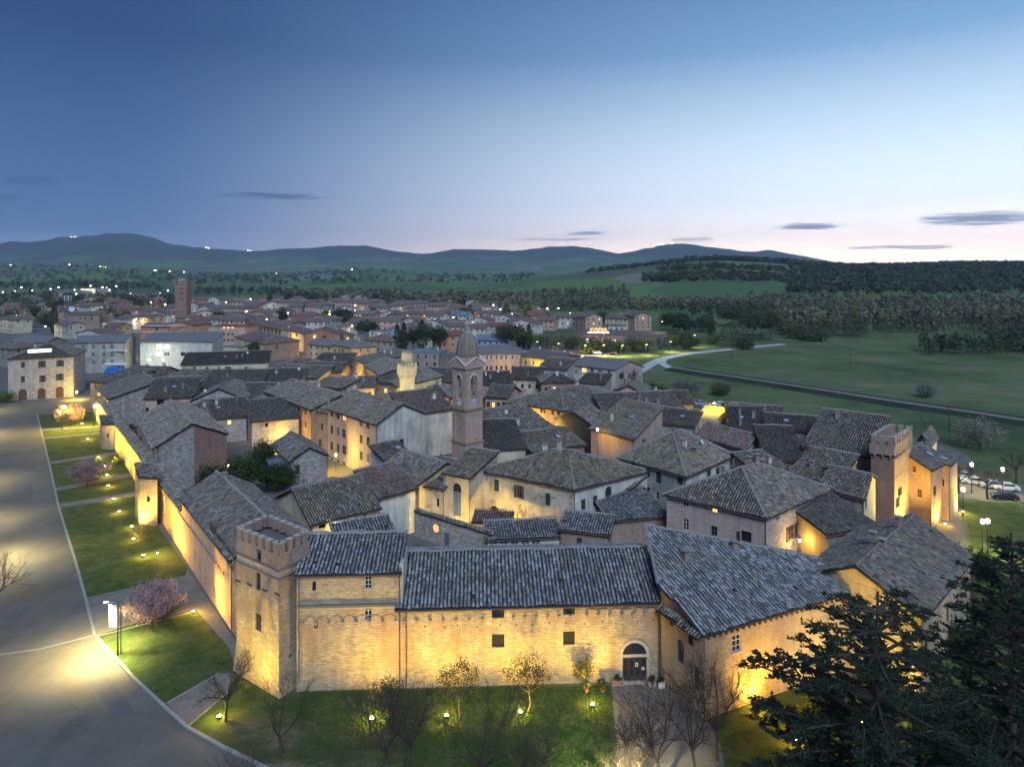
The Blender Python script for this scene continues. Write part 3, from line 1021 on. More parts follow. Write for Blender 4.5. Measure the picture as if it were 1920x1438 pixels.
    if fine and tiled and roof != 'flat' and name not in NOAUTO:
        for f in ('LF', 'FR'):
            W = (C[FACES[f][1]] - C[FACES[f][0]]).length
            if not op[f] and not any(q[0] == f for q in surf) and W > 4:
                n = max(1, int(W / 4.2))
                for lv in ([z - 1.7, z - 4.8] if z > 7.5 else [z - 1.7]):
                    for i in range(n):
                        if rnd.random() < .72: op[f].append((W * (i + .5 + rnd.uniform(-.12, .12)) / n, lv + rnd.uniform(-.15, .15), rnd.uniform(.75, 1.0), rnd.uniform(1.1, 1.6), rnd.choice(('cas', 'shutb', 'shutg', 'shutb', 'hole', 'cas', 'lit'))))
    mats = [MAT[wall]]
    facemat = facemat or {}
    mb = MB()
    for f, (i, j) in FACES.items():
        mi = 0
        if f in facemat:
            if MAT[facemat[f]] not in mats: mats.append(MAT[facemat[f]])
            mi = mats.index(MAT[facemat[f]])
        wall_face(mb, C[i], C[j], z0, zs[f], [(u, q, w, h, s.startswith('arch')) for u, q, w, h, s in op[f]], tops.get(f, ()), mi)
    mb.build('wall', mats, t)
    for f, lst in op.items():
        A, B = C[FACES[f][0]], C[FACES[f][1]]
        e = (B - A).normalized()
        for u, q, w, h, s in lst:
            add_window(t, A + e * u + Vector((0, 0, q)), e, w, h, s, fine)
    for f, u, q, w, h, s in surf:
        A, B = C[FACES[f][0]], C[FACES[f][1]]
        e = (B - A).normalized()
        add_window(t, A + e * u + Vector((0, 0, q)), e, w, h, s, fine, .17)
    if roof == 'flat':
        r = roof_part(t, polys, tile, (), False, far=far, thick=.3)
    else:
        r = roof_part(t, polys, tile, ridges, tiled, pitch, row, seed, far=far, capmat=capmat)
    if gutter and roof != 'flat':
        mb = MB()
        for Pn in polys[:2] if roof != 'hip' else polys:
            for i in range(len(Pn)):
                p, q = Pn[i], Pn[(i + 1) % len(Pn)]
                if abs(p.z - q.z) < .02 and p.z < zz + .02:
                    mb.tube(p - Vector((0, 0, .16)), q - Vector((0, 0, .16)), .075, .075, 5)
        if mb.v: mb.build('gutter', MAT['copper_pipe'], t)
    def on_roof(s, q):
        p = P(s * la, q * lb, 0)
        best = z
        for Pn in polys:
            v0 = Pn[0]; nn = (Pn[1] - Pn[0]).cross(Pn[2] - Pn[0])
            if abs(nn.z) < 1e-6: continue
            if inside(np.array([[p.x, p.y]]), [(w_.x, w_.y) for w_ in Pn])[0]:
                best = v0.z - ((p.x - v0.x) * nn.x + (p.y - v0.y) * nn.y) / nn.z
        return Vector((p.x, p.y, best))
    ang = math.atan2(a.y, a.x)
    for i in range(chim + (1 if tiled and chim and rnd.random() < .6 else 0)):
        p = on_roof(rnd.uniform(.15, .85), rnd.uniform(.2, .8))
        chimney(r, p.x, p.y, p.z, rnd.choice((0, 0, 1, 2)), ang, rnd.uniform(.7, 1.2))
    if fine and tiled and roof != 'flat':
        mb = MB(); q = F + (a - b) * .05; n2 = (a - b).normalized() * .12
        mb.tube((F.x + n2.x, F.y + n2.y, z0 + .1), (F.x + n2.x, F.y + n2.y, z - .15), .055, .055, 6); mb.build('downpipe', MAT['copper_pipe'], t)
        if rnd.random() < .4 and name not in ('long_range', 'wall_house', 'convent'):
            for Pn in polys[:1]:
                c0 = sum(Pn, Vector()) / len(Pn); ee = (Pn[1] - Pn[0]).normalized(); nn = (Pn[1] - Pn[0]).cross(Pn[-1] - Pn[0]).normalized()
                if nn.z < 0: nn = -nn
                uu = nn.cross(ee); c0 = c0 + ee * rnd.uniform(-2, 2) + nn * .2
                mb = MB(); mb.obox(c0 - ee * .45 - uu * .55, ee * .9, uu * 1.1, nn * .12, 0); s_ = mb.build('skylight', MAT['metal_grey'], r)
                mb = MB(); mb.obox(c0 - ee * .37 - uu * .47 + nn * .123, ee * .74, uu * .94, nn * .01, 0); mb.build('skylight_pane', MAT['glass_sky'], r)
    for i in range(aer + (1 if fine and tiled and rnd.random() < .5 else 0)):
        p = on_roof(rnd.uniform(.2, .8), rnd.uniform(.3, .7)); aerial(t, p, rnd.uniform(1.6, 2.8))
    for i in range(dsh):
        p = on_roof(rnd.uniform(.1, .9), rnd.uniform(.2, .8)); dish(t, p + Vector((0, 0, .7)), (.7, -.6, .35), .45)
    HOUSES.append(t)
    t['_c'] = [list(c) for c in C]
    return t, C, r


# ------------------------------------------------------------------ trees
def tubes_np(segs, n=5):
    S = np.asarray(segs, float)
    p0, p1, r0, r1 = S[:, 0:3], S[:, 3:6], S[:, 6], S[:, 7]
    d = p1 - p0; d /= np.linalg.norm(d, axis=1)[:, None] + 1e-9
    ref = np.where(np.abs(d[:, 2:3]) < .9, np.array([[0, 0, 1.0]]), np.array([[1.0, 0, 0]]))
    a = np.cross(d, ref); a /= np.linalg.norm(a, axis=1)[:, None]; b = np.cross(d, a)
    t = 2 * PI * np.arange(n) / n
    ring = np.cos(t)[None, :, None] * a[:, None] + np.sin(t)[None, :, None] * b[:, None]
    V = np.concatenate([p0[:, None] + ring * r0[:, None, None], p1[:, None] + ring * r1[:, None, None]], 1).reshape(-1, 3)
    k = np.arange(n); q = np.stack([k, (k + 1) % n, n + (k + 1) % n, n + k], 1)
    Fq = (q[None] + (np.arange(len(S)) * 2 * n)[:, None, None]).reshape(-1, 4)
    return V, Fq


def leaf_np(C, size, rg, flat=0.0, aspect=.55):
    """one small quad leaf at every centre"""
    n = len(C)
    a = rg.normal(size=(n, 3)); a[:, 2] *= (1 - flat); a /= np.linalg.norm(a, axis=1)[:, None]
    b = rg.normal(size=(n, 3)); b[:, 2] *= (1 - flat); b -= a * (a * b).sum(1)[:, None]; b /= np.linalg.norm(b, axis=1)[:, None] + 1e-9
    s = (size * (.6 + .8 * rg.random(n)))[:, None]
    V = np.stack([C - a * s, C + b * s * aspect, C + a * s, C - b * s * aspect], 1).reshape(-1, 3)
    return V, np.arange(4 * n).reshape(-1, 4)


def limbs(rg, base, height, spread, levels=4, n0=5, r0=.16, upward=.5, trunk=.35, lean=(0, 0)):
    """branch skeleton; returns segments and the tips"""
    segs, tips = [], []
    top = np.array(base) + np.array([lean[0], lean[1], height * trunk])
    mid = (np.array(base) + top) / 2 + rg.normal(size=3) * .06 * height * trunk
    segs += [(*base, *mid, r0 * 1.25, r0), (*mid, *top, r0, r0 * .85)]

    def grow(p, d, ln, r, lv):
        k = 3
        for i in range(k):
            d = d + rg.normal(size=3) * .16 + np.array([0, 0, upward * .12]); d = d / np.linalg.norm(d)
            q = p + d * ln / k
            segs.append((*p, *q, r * (1 - i * .2), r * (1 - (i + 1) * .2)))
            p = q
            if lv > 0 and i > 0:
                for _ in range(2):
                    e = d + rg.normal(size=3) * .65; e /= np.linalg.norm(e)
                    grow(p, e, ln * (.5 + .2 * rg.random()), r * .45, lv - 1)
        if lv == 0: tips.append(p)
        else: grow(p, d, ln * .6, r * .5, lv - 1)
    for i in range(n0):
        az = 2 * PI * (i + rg.random() * .7) / n0
        d = np.array([math.cos(az) * spread, math.sin(az) * spread, upward + .4 * rg.random()]); d /= np.linalg.norm(d)
        grow(top - np.array([0, 0, height * trunk * .12 * rg.random()]), d, height * (1 - trunk) * .55, r0 * .6, levels)
    return segs, np.array(tips)


def put(parent, name, arr, mat, smooth=False, kind=None):
    base = np.array(tuple(world_loc(parent)))
    o = link(name, npmesh(name, arr[0] - base, arr[1], [MAT[mat]], smooth), parent)
    if kind: o['kind'] = kind
    return o


def bare_tree(label, base, height, spread=.6, seed=0, group='bare trees in front of the wall', levels=3, n0=6, r0=.17, upward=.8, trunk=.3, lean=(0, 0), name='bare_tree', bark='bark', fit=True):
    rg = np.random.default_rng(seed)
    segs, tips = limbs(rg, tuple(base), height, spread, levels, n0, r0, upward, trunk, lean)
    if fit:                                                      # bring the crown to the asked height
        S = np.array(segs); top = S[:, 5].max() - base[2]; k = height / top
        for c in (2, 5): S[:, c] = base[2] + (S[:, c] - base[2]) * k
        segs = S
    segs = np.array(segs)
    t = thing(name, label, 'tree', tuple(base), group)
    big = segs[:, 6] > .05
    put(t, 'trunk', tubes_np(segs[:2], 7), bark)
    put(t, 'branches', tubes_np(np.concatenate([segs[2:]]) * np.array([1, 1, 1, 1, 1, 1, 1, 1]), 4), 'twig')
    return t


def clumps(rg, c, rad, n, k, spread):
    """leaf centres gathered in n clumps within an ellipsoid"""
    d = rg.normal(size=(n, 3)); d /= np.linalg.norm(d, axis=1)[:, None]
    r = rg.random(n) ** .45
    cc = np.array(c) + d * r[:, None] * np.array(rad)
    P = cc[:, None] + rg.normal(size=(n, k, 3)) * spread
    return P.reshape(-1, 3)


def leafy_tree(name, label, base, height, rad, mat='leaf_garden', seed=0, group=None, leaf=.14, n=60, k=40, trunk=.35, r0=.12, bark='bark', flatz=.8, spread=None, cat='tree', limb=True, kind=None):
    rg = np.random.default_rng(seed)
    t = thing(name, label, cat, tuple(base), group)
    hz = height * (1 - trunk) / 2
    c = (base[0], base[1], base[2] + height - hz)
    if limb:
        segs, tips = limbs(rg, tuple(base), height * .9, .7, 2, 5, r0, .6, trunk)
        put(t, 'trunk', tubes_np(segs, 5), bark)
    else:
        put(t, 'trunk', tubes_np([(base[0], base[1], base[2], base[0], base[1], base[2] + height * .8, r0, r0 * .4)], 6), bark)
    P = clumps(rg, c, (rad, rad, hz), n, k, spread or rad * .16)
    P = P[P[:, 2] > base[2] + .3]
    put(t, 'crown', leaf_np(P, leaf, rg), mat)
    return t


def cypress(label, base, height, rad, seed=0, group=None, mat='needle_far', name='cypress_tree', n=900, leaf=.35):
    rg = np.random.default_rng(seed)
    t = thing(name, label, 'tree', tuple(base), group)
    put(t, 'trunk', tubes_np([(base[0], base[1], base[2], base[0], base[1], base[2] + height * .7, .2, .08)], 5), 'bark')
    u = rg.random(n); a = rg.random(n) * 2 * PI
    r = rad * np.sin(np.clip(u * .93 + .07, 0, 1) * PI) ** .6 * (.55 + .5 * rg.random(n))
    P = np.stack([base[0] + r * np.cos(a), base[1] + r * np.sin(a), base[2] + .06 * height + u * height * .94], 1)
    put(t, 'crown', leaf_np(P, leaf, rg, 0, .5), mat)
    return t


def needle_sprays(rg, segs, per_m, length, droop=.2):
    """thin needle tufts along twigs; triangles-as-quads"""
    out = []
    for s in segs:
        p0, p1 = np.array(s[:3]), np.array(s[3:6])
        L = np.linalg.norm(p1 - p0); n = max(2, int(L * per_m))
        tt = rg.random(n)[:, None]
        out.append(p0 + (p1 - p0) * tt)
    C = np.concatenate(out)
    n = len(C)
    a = rg.normal(size=(n, 3)); a[:, 2] = np.abs(a[:, 2]) * .5 - droop; a /= np.linalg.norm(a, axis=1)[:, None]
    b = rg.normal(size=(n, 3)); b[:, 2] *= .3; b -= a * (a * b).sum(1)[:, None]; b /= np.linalg.norm(b, axis=1)[:, None]
    s = length * (.6 + .8 * rg.random(n))[:, None]
    V = np.stack([C, C + a * s * .5 + b * s * .22, C + a * s, C + a * s * .5 - b * s * .22], 1).reshape(-1, 3)
    return V, np.arange(4 * n).reshape(-1, 4)


def cedar(label, base, height, reach, seed=0, tiers=15, per=8, low=.12, needle=.16, per_m=26, name='cedar_tree', shape=.85):
    rg = np.random.default_rng(seed)
    t = thing(name, label, 'tree', tuple(base), None)
    b = np.array(base, float)
    trunk = []
    p = b.copy(); r = .48
    for i in range(10):
        q = b + np.array([rg.normal() * .12, rg.normal() * .12, height * (i + 1) / 10])
        trunk.append((*p, *q, r, r * .86)); p = q; r *= .84
    limbs_, twigs = [], []
    for k in range(tiers):
        f = low + (1 - low) * (k + .15 * rg.random()) / tiers
        z = height * f
        R = reach * (1 - f) ** shape + .5
        for j in range(per):
            az = 2 * PI * (j + rg.random()) / per + k * .7
            Rj = R * (.65 + .5 * rg.random())
            p = b + np.array([0, 0, z]); d = np.array([math.cos(az), math.sin(az), .22 + .10 * rg.random()])
            n = max(3, int(Rj / .9)); rr = .04 + .018 * Rj
            for i in range(n):
                d[2] -= .30 / n + .02 * rg.normal(); d[:2] += rg.normal(size=2) * .08
                q = p + d / np.linalg.norm(d) * Rj / n
                limbs_.append((*p, *q, rr * (1 - i / n) + .015, rr * (1 - (i + 1) / n) + .012))
                if i >= n * .25:
                    for sd in (-1, 1):
                        for m in range(2):
                            e = np.array([-d[1] * sd, d[0] * sd, 0]) * (.8 + .5 * rg.random()) + d * (.5 + .5 * rg.random()); e[2] = rg.normal() * .07 + .02
                            e /= np.linalg.norm(e)
                            ln = (.45 + .75 * rg.random()) * min(1.5, .25 + Rj * .16) * (1.15 - .5 * i / n)
                            s0 = p + (q - p) * rg.random()
                            s1 = s0 + e * ln
                            twigs.append((*s0, *s1, .014, .006))
                p = q
    put(t, 'trunk', tubes_np(trunk, 9), 'bark')
    put(t, 'limbs', tubes_np(limbs_, 5), 'bark', kind='stuff')
    put(t, 'twigs', tubes_np(twigs, 3), 'bark', kind='stuff')
    put(t, 'needles', needle_sprays(rg, twigs, per_m, needle), 'needle')
    return t


# ------------------------------------------------------------------ lamps
def spot(parent, P, target, power, color, angle=110, blend=.9, size=.12):
    d = bpy.data.lights.new('lamp_light', 'SPOT')
    d.energy = power; d.color = color; d.spot_size = math.radians(angle); d.spot_blend = blend; d.shadow_soft_size = size
    o = bpy.data.objects.new('lamp_light', d); COL.objects.link(o)
    o.parent = parent
    o.location = Vector(P) - world_loc(parent)
    o.rotation_euler = (Vector(target) - Vector(P)).to_track_quat('-Z', 'Y').to_euler()
    return o


def point(parent, P, power, color, size=.15):
    d = bpy.data.lights.new('lamp_light', 'POINT')
    d.energy = power; d.color = color; d.shadow_soft_size = size
    o = bpy.data.objects.new('lamp_light', d); COL.objects.link(o)
    o.parent = parent; o.location = Vector(P) - world_loc(parent)
    return o


WARM = (1.0, .72, .15)
AMBER = (1.0, .57, .06)
GOLD = (1.0, .69, .10)
PALE = (1.0, .82, .36)


def floodlight(label, base, target, power, color=WARM, angle=115, s=.34, group='floodlights set in the lawn', glass='lamp_warm', blend=.9):
    """squat ground floodlight tilted at the wall: stake, housing, visor and glowing lens"""
    base = Vector(base); target = Vector(target)
    t = thing('floodlight', label, 'floodlight', base, group)
    h = target - base; h.z = 0; h.normalize()
    side = Vector((-h.y, h.x, 0))
    up = (h * .12 + Vector((0, 0, 1))).normalized()                    # lens axis
    across = side.cross(up)
    c = base + Vector((0, 0, .22))
    mb = MB()
    mb.tube(base, c, .04, .04, 6)
    mb.obox(c - side * s / 2 - across * s * .4 - up * .1, side * s, across * s * .8, up * .16); mb.build('housing', MAT['iron'], t)
    mb = MB()
    mb.obox(c - side * s * .55 + across * s * .42 + up * .065, side * s * 1.1, across * s * .06, up * .12)
    mb.build('visor', MAT['iron'], t)
    mb = MB()
    q = c + up * .066
    mb.poly((q - side * s * .45 - across * s * .36, q + side * s * .45 - across * s * .36, q + side * s * .45 + across * s * .36, q - side * s * .45 + across * s * .36))
    me = mb.build('lens', MAT[glass], t)
    # lens must face along the axis
    spot(t, c + up * .17, target, power, color, angle, blend, .15)
    point(t, c + up * .55, min(power * .075, 230.0), color, .1)                  # light spilling over the grass round the lamp
    return t


def street_lamp(label, base, h=6.0, arm=(0, 0), power=900, color=PALE, group='street lamps', glass='lamp_street', angle=150, name='street_lamp', light=True, head=.5):
    base = Vector(base)
    t = thing(name, label, 'street lamp', base, group)
    mb = MB(); mb.lathe(base, ((.11, 0), (.11, .5), (.07, .6), (.05, h)), 8); mb.build('pole', MAT['iron'], t)
    top = base + Vector((0, 0, h))
    e = top + Vector((arm[0], arm[1], .12))
    d = Vector((arm[0], arm[1], 0))
    d = d.normalized() if d.length > .05 else Vector((1, 0, 0))
    sd = Vector((-d.y, d.x, 0))
    mb = MB()
    if Vector(arm).length > .05: mb.tube(top - Vector((0, 0, .15)), e, .035, .03, 6)
    mb.obox(e - sd * .16 - d * head * .5, sd * .32, d * head, Vector((0, 0, .1))); mb.build('lamp_head', MAT['metal_grey'], t)
    mb = MB(); mb.obox(e - sd * .12 - d * head * .4 - Vector((0, 0, .05)), sd * .24, d * head * .8, Vector((0, 0, .045))); mb.build('bulb', MAT[glass], t)
    if light: spot(t, e - Vector((0, 0, .1)), e - Vector((0, 0, 3)) + d * .5, power, color, angle, .8, .2)
    return t


# ------------------------------------------------------------------ the setting: terrain, roads, lawns
def tab(px, pts):
    return np.interp(px, [p[0] for p in pts], [p[1] for p in pts])


def sstep(a, b, x):
    t = np.clip((x - a) / (b - a), 0, 1); return t * t * (3 - 2 * t)


_ph = RNG.random((24, 3)) * 6.28
_freq = [(1.0 / w) for w in (5200, 3300, 2100, 1500, 900, 640, 420, 300, 210)]


def fbm(x, y):
    s = np.zeros_like(x)
    for i, f in enumerate(_freq):
        a = _ph[i, 0] * 2
        s += np.sin((x * math.cos(a) + y * math.sin(a)) * f * 6.28 + _ph[i, 1] + 1.5 * np.sin((x * math.sin(a * 1.7) - y * math.cos(a)) * f * 4 + _ph[i, 2])) / (1 + i * .75)
    return s


FAR = [(-900, 470), (-300, 466), (0, 457), (100, 447), (170, 440), (240, 447), (300, 460), (360, 467), (470, 472), (640, 469), (690, 469), (720, 475), (790, 480), (850, 471), (900, 475),
       (960, 477), (1030, 469), (1100, 468), (1160, 477), (1220, 469), (1270, 463), (1330, 471), (1400, 475), (1460, 473), (1500, 481), (1560, 493), (1620, 498), (1920, 501), (3000, 500)]
RIGHT = [(820, 640), (900, 548), (1000, 524), (1100, 510), (1200, 499), (1290, 492), (1350, 491), (1420, 494), (1500, 500), (1600, 504), (1700, 503), (1800, 499), (1920, 498), (2400, 496), (3000, 500)]
LEFT = [(-1500, 498), (0, 501), (150, 500), (300, 510), (450, 517), (560, 514), (680, 508), (760, 512), (900, 520), (1000, 525), (3000, 525)]


def terrain(x, y):
    x = np.asarray(x, float); y = np.asarray(y, float)
    yy = np.maximum(y, 60.0)
    px = 960 + FPX * x / yy
    n = fbm(x, y)
    hf = (CAMH + (HOR - tab(px, FAR)) / FPX * 8500) * sstep(3600, 8500, y) ** 1.15 * (1 - .6 * sstep(9000, 15000, y))
    hf = hf * (1 + .16 * n * (1 - .8 * sstep(6800, 8400, y))) + 7 * n * sstep(6000, 8500, y)
    hr = np.maximum(CAMH + (HOR - tab(px, RIGHT)) / FPX * 1500, 0) * sstep(640, 1500, y) * (1 - .75 * sstep(1700, 3000, y)) + 2.5 * n * sstep(900, 1500, y)
    hl = np.maximum(CAMH + (HOR - tab(px, LEFT)) / FPX * 3200, 0) * sstep(1700, 3200, y) * (1 - .7 * sstep(3500, 5200, y)) * (1 + .12 * n)
    return np.maximum(np.maximum(hf, hr), np.maximum(hl, 0)) * sstep(560, 800, y)


def build_terrain():
    ang = np.radians(np.concatenate([np.linspace(-62, 62, 420), np.linspace(66, 294, 58)]))
    rad = np.concatenate([[6, 25], np.geomspace(60, 11000, 185)])
    A, Rr = np.meshgrid(ang, rad)
    X, Y = Rr * np.sin(A), Rr * np.cos(A)
    Z = terrain(X, Y)
    Z[Y < 500] = 0
    V = np.stack([X, Y, Z], -1).reshape(-1, 3)
    na = len(ang)
    i = np.arange(len(rad) - 1)[:, None] * na; j = np.arange(na)[None]
    j2 = (j + 1) % na
    Fq = np.stack([i + j, i + na + j, i + na + j2, i + j2], -1).reshape(-1, 4)[:, ::-1]
    c = len(V)
    V = np.concatenate([V, [[0, 0, 0]]])
    o = link('terrain', npmesh('terrain', V, Fq, [MAT['field']], True))
    o['kind'] = 'structure'


build_terrain()


def sheet(name, pts, mat, z, kind='structure'):
    """flat sheet; pts are ground pixels or (x, y, 'w') world points"""
    P = [Vector((p[0], p[1], 0)) if len(p) == 3 else G(*p) for p in pts]
    mb = MB()
    P = [(p.x, p.y, z) for p in P]
    ar = sum(P[i - 1][0] * P[i][1] - P[i][0] * P[i - 1][1] for i in range(len(P)))
    mb.poly(P if ar > 0 else P[::-1])
    o = mb.build(name, MAT[mat]); o['kind'] = kind
    return o


def ribbon(name, pts, width, mat, z, kind='structure', hgt=0.0):
    P = [G(*p) if len(p) == 2 else Vector((p[0], p[1], 0)) for p in pts]
    mb = MB(); Lf, Rt = [], []
    for i, p in enumerate(P):
        d = (P[min(i + 1, len(P) - 1)] - P[max(i - 1, 0)]).normalized()
        s = Vector((-d.y, d.x, 0)) * width / 2
        Lf.append(p + s); Rt.append(p - s)
    up = Vector((0, 0, z))
    for i in range(len(P) - 1):
        if hgt:
            mb.obox(Rt[i] + up, Rt[i + 1] - Rt[i], Lf[i] - Rt[i], Vector((0, 0, hgt)))
        else:
            mb.poly((Rt[i] + up, Rt[i + 1] + up, Lf[i + 1] + up, Lf[i] + up))
    o = mb.build(name, MAT[mat]); o['kind'] = kind
    return o


# town paving, the avenue, lawns, paths
sheet('town_ground', [(443, 1200), (553, 1298), (1237, 1276), (1325, 1340), (1500, 1300), (1740, 1250), (1830, 1090), (1800, 960), (1700, 880), (1500, 830), (1290, 800), (1210, 745), (1200, 690), (1060, 640),
                      (950, 600), (560, 580), (0, 590), (0, 752), (165, 756), (188, 793), (218, 848), (244, 885), (295, 985), (346, 1057)], 'courtyard', .004)
KERB = [(70, 778), (93, 873), (110, 950), (125, 1000), (143, 1058), (160, 1120), (177, 1191)]
KERB2 = [(177, 1191), (249, 1270), (350, 1363), (421, 1402), (560, 1470), (700, 1560)]
sheet('avenue', [(0, 752), (165, 757), (174, 772), (130, 774)] + KERB + KERB2[1:] + [(-30, 30, 'w'), (-280, 30, 'w'), (-280, 214, 'w')], 'asphalt', .012)
WALLB = [(443, 1198), (346, 1057), (295, 985), (244, 885), (218, 848), (188, 793), (172, 772)]
sheet('lawn', KERB + [(440, 1262)] + WALLB, 'lawn', .004)
sheet('front_lawn', KERB2[:5] + [(1145, 1480), (1165, 1380), (1150, 1284), (553, 1298), (522, 1309), (441, 1259)], 'lawn', .008)
sheet('dry_grass', [(395, 1385), (430, 1340), (560, 1345), (640, 1352), (760, 1385), (820, 1440), (880, 1480), (560, 1480), (470, 1425)], 'dry_lawn', .014)
sheet('side_lawn', [(1290, 1330), (1500, 1290), (1745, 1240), (1835, 1090), (1810, 965), (1790, 940), (1960, 940), (2500, 1100), (2300, 1500), (1300, 1500)], 'lawn', .016)
sheet('entrance_path', [(1145, 1283), (1240, 1279), (1322, 1340), (1352, 1400), (1370, 1500), (1130, 1500), (1158, 1400)], 'path', .020)
for k, (a, b, w) in enumerate((((73, 806), (192, 799), 1.5), ((78, 822), (188, 812), 1.3), ((92, 868), (220, 849), 1.6), ((104, 918), (247, 890), 1.7), ((112, 948), (260, 925), 1.8))):
    ribbon('cross_path', [a, b], w * 1.5, 'path', .018)
sheet('wide_path', [(163, 1124), (345, 1082), (352, 1068), (443, 1200), (442, 1255), (430, 1215), (368, 1143), (238, 1172), (180, 1193)], 'path', .020)
sheet('corner_path', [(313, 1318), (410, 1262), (440, 1262), (430, 1295), (352, 1362)], 'path', .021)
for k, pts in enumerate((KERB, KERB2, [(177, 1191), (119, 1206), (75, 1217), (0, 1227), (-120, 1232)])):
    ribbon('kerb', pts, .32, 'kerb_stone', .012, hgt=.12 if k < 2 else .03)
for pts in ([(313, 1318), (410, 1262)], [(352, 1362), (430, 1296)], [(163, 1122), (345, 1081)], [(183, 1193), (366, 1146)]):
    ribbon('path_edging', pts, .12, 'kerb_stone', .02, hgt=.05)

for pts in ([(40, 1060), (95, 1052), (104, 1085), (44, 1096)], [(30, 1300), (110, 1290), (150, 1330), (50, 1350)], [(20, 900), (58, 897), (62, 925), (22, 930)], [(150, 1255), (196, 1262), (260, 1340), (215, 1345)]):
    sheet('road_patch', pts, 'asphalt_patch', .016)
# the plain to the right: white road, bank with its track, field edges
ribbon('white_road', [(1196, 697), (1222, 682), (1240, 674), (1258, 669), (1290, 663), (1340, 658), (1400, 652), (1470, 645)], 5.0, 'gravel_road', .03)
ribbon('white_road_branch', [(1244, 674), (1240, 680), (1252, 688), (1275, 694), (1310, 699), (1360, 706)], 3.6, 'gravel_road', .034)
BANK = [(1262, 692), (1310, 700), (1410, 715), (1560, 738), (1700, 760), (1820, 777), (1960, 799), (2300, 850)]


def build_bank():
    P = [G(*p) for p in BANK]
    mb = MB(); rows = []
    for i, p in enumerate(P):
        d = (P[min(i + 1, len(P) - 1)] - P[max(i - 1, 0)]).normalized(); s = Vector((d.y, -d.x, 0))
        if s.y > 0: s = -s
        up = Vector((0, 0, 1))
        rows.append([p + s * 6.5 - up * .05, p + s * 3.2 + up * .35, p + s * 1.6 + up * .8, p - s * 1.6 + up * .8, p - s * 9 - up * .05])
    for i in range(len(P) - 1):
        for k in range(4):
            q = (rows[i][k], rows[i + 1][k], rows[i + 1][k + 1], rows[i][k + 1])
            n = (q[1] - q[0]).cross(q[3] - q[0])
            mb.poly(q if n.z > 0 else q[::-1], 1 if k == 2 else 0)
    o = mb.build('river_bank', [MAT['ditch'], MAT['path']]); o['kind'] = 'structure'


build_bank()
ribbon('track', [(1262, 690), (1310, 698), (1410, 712), (1560, 735), (1700, 757), (1820, 774), (1960, 796)], 2.6, 'gravel_road', .02)
# road and car park outside the right-hand gate
ribbon('outer_road', [(1285, 745), (1330, 765), (1400, 783), (1500, 800), (1620, 815), (1700, 822), (1745, 832), (1778, 852), (1798, 885), (1850, 908), (1960, 925)], 7.5, 'asphalt', .03)
sheet('car_park', [(1785, 905), (1960, 915), (1960, 945), (1850, 940), (1792, 932)], 'path', .028)


# ------------------------------------------------------------------ town walls and towers
def ext(F, R, ln):
    d = Vector((R.x - F.x, R.y - F.y, 0)).normalized()
    return Vector((F.x, F.y, 0)) + d * ln


def merlons(parent, A, B, z, n, w=.62, h=1.05, th=.45, mat='brick_worn', frac=.58, cap='trim_stone'):
    A, B = Vector((A[0], A[1], 0)), Vector((B[0], B[1], 0))
    e = (B - A); W = e.length; e.normalize(); inw = Vector((-e.y, e.x, 0))
    st = W / n
    me = None
    for k in range(n):
        mb = MB()
        o = A + e * (st * (k + .5) - st * frac / 2) + Vector((0, 0, z - .05))
        mb.obox(o, e * st * frac, inw * th, Vector((0, 0, h)), 0)
        mb.obox(o - e * .04 - inw * .04 + Vector((0, 0, h)), e * (st * frac + .08), inw * (th + .08), Vector((0, 0, .09)), 1)
        mb.build('merlon', [MAT[mat], MAT[cap]], parent)


def ring_ledge(parent, pts, z, h, out, mat, name='string_course'):
    c = sum((Vector((p[0], p[1])) for p in pts), Vector((0, 0))) / len(pts)
    mb = MB()
    q = []
    for p in pts:
        v = Vector((p[0], p[1])) - c
        q.append(c + v * (1 + out / v.length * 1.3))
    mb.prism(q, z, z + h)
    return mb.build(name, MAT[mat], parent)


def walled(parent, pts, z0, z1, mats, wins, mi=None, name='wall'):
    """polygon tower body with real openings; wins: (edge, px, py, w, h, style)"""
    mb = MB(); n = len(pts)
    V = [Vector((p[0], p[1], 0)) for p in pts]
    todo = []
    for i in range(n):
        A, B = V[i], V[(i + 1) % n]
        holes = []
        for e, px, py, wp, hp, st in wins:
            if e != i: continue
            u0, zc = HIT(px - wp / 2, py, A, B); u1, _ = HIT(px + wp / 2, py, A, B)
            _, za = HIT(px, py + hp / 2, A, B); _, zb = HIT(px, py - hp / 2, A, B)
            holes.append(((u0 + u1) / 2, zc, max(.3, abs(u1 - u0)), zb - za, st.startswith('arch')))
            if z0 < zc < z1: todo.append((A, B, (u0 + u1) / 2, zc, max(.3, abs(u1 - u0)), zb - za, st))
        wall_face(mb, A, B, z0, z1, [h for h in holes if z0 < h[1] < z1], (), (mi[i] if mi else 0))
    o = mb.build(name, [MAT[m] for m in mats], parent)
    for A, B, u, zc, w, h, st in todo:
        e = (B - A).normalized()
        add_window(parent, A + e * u + Vector((0, 0, zc)), e, w, h, st)
    return o


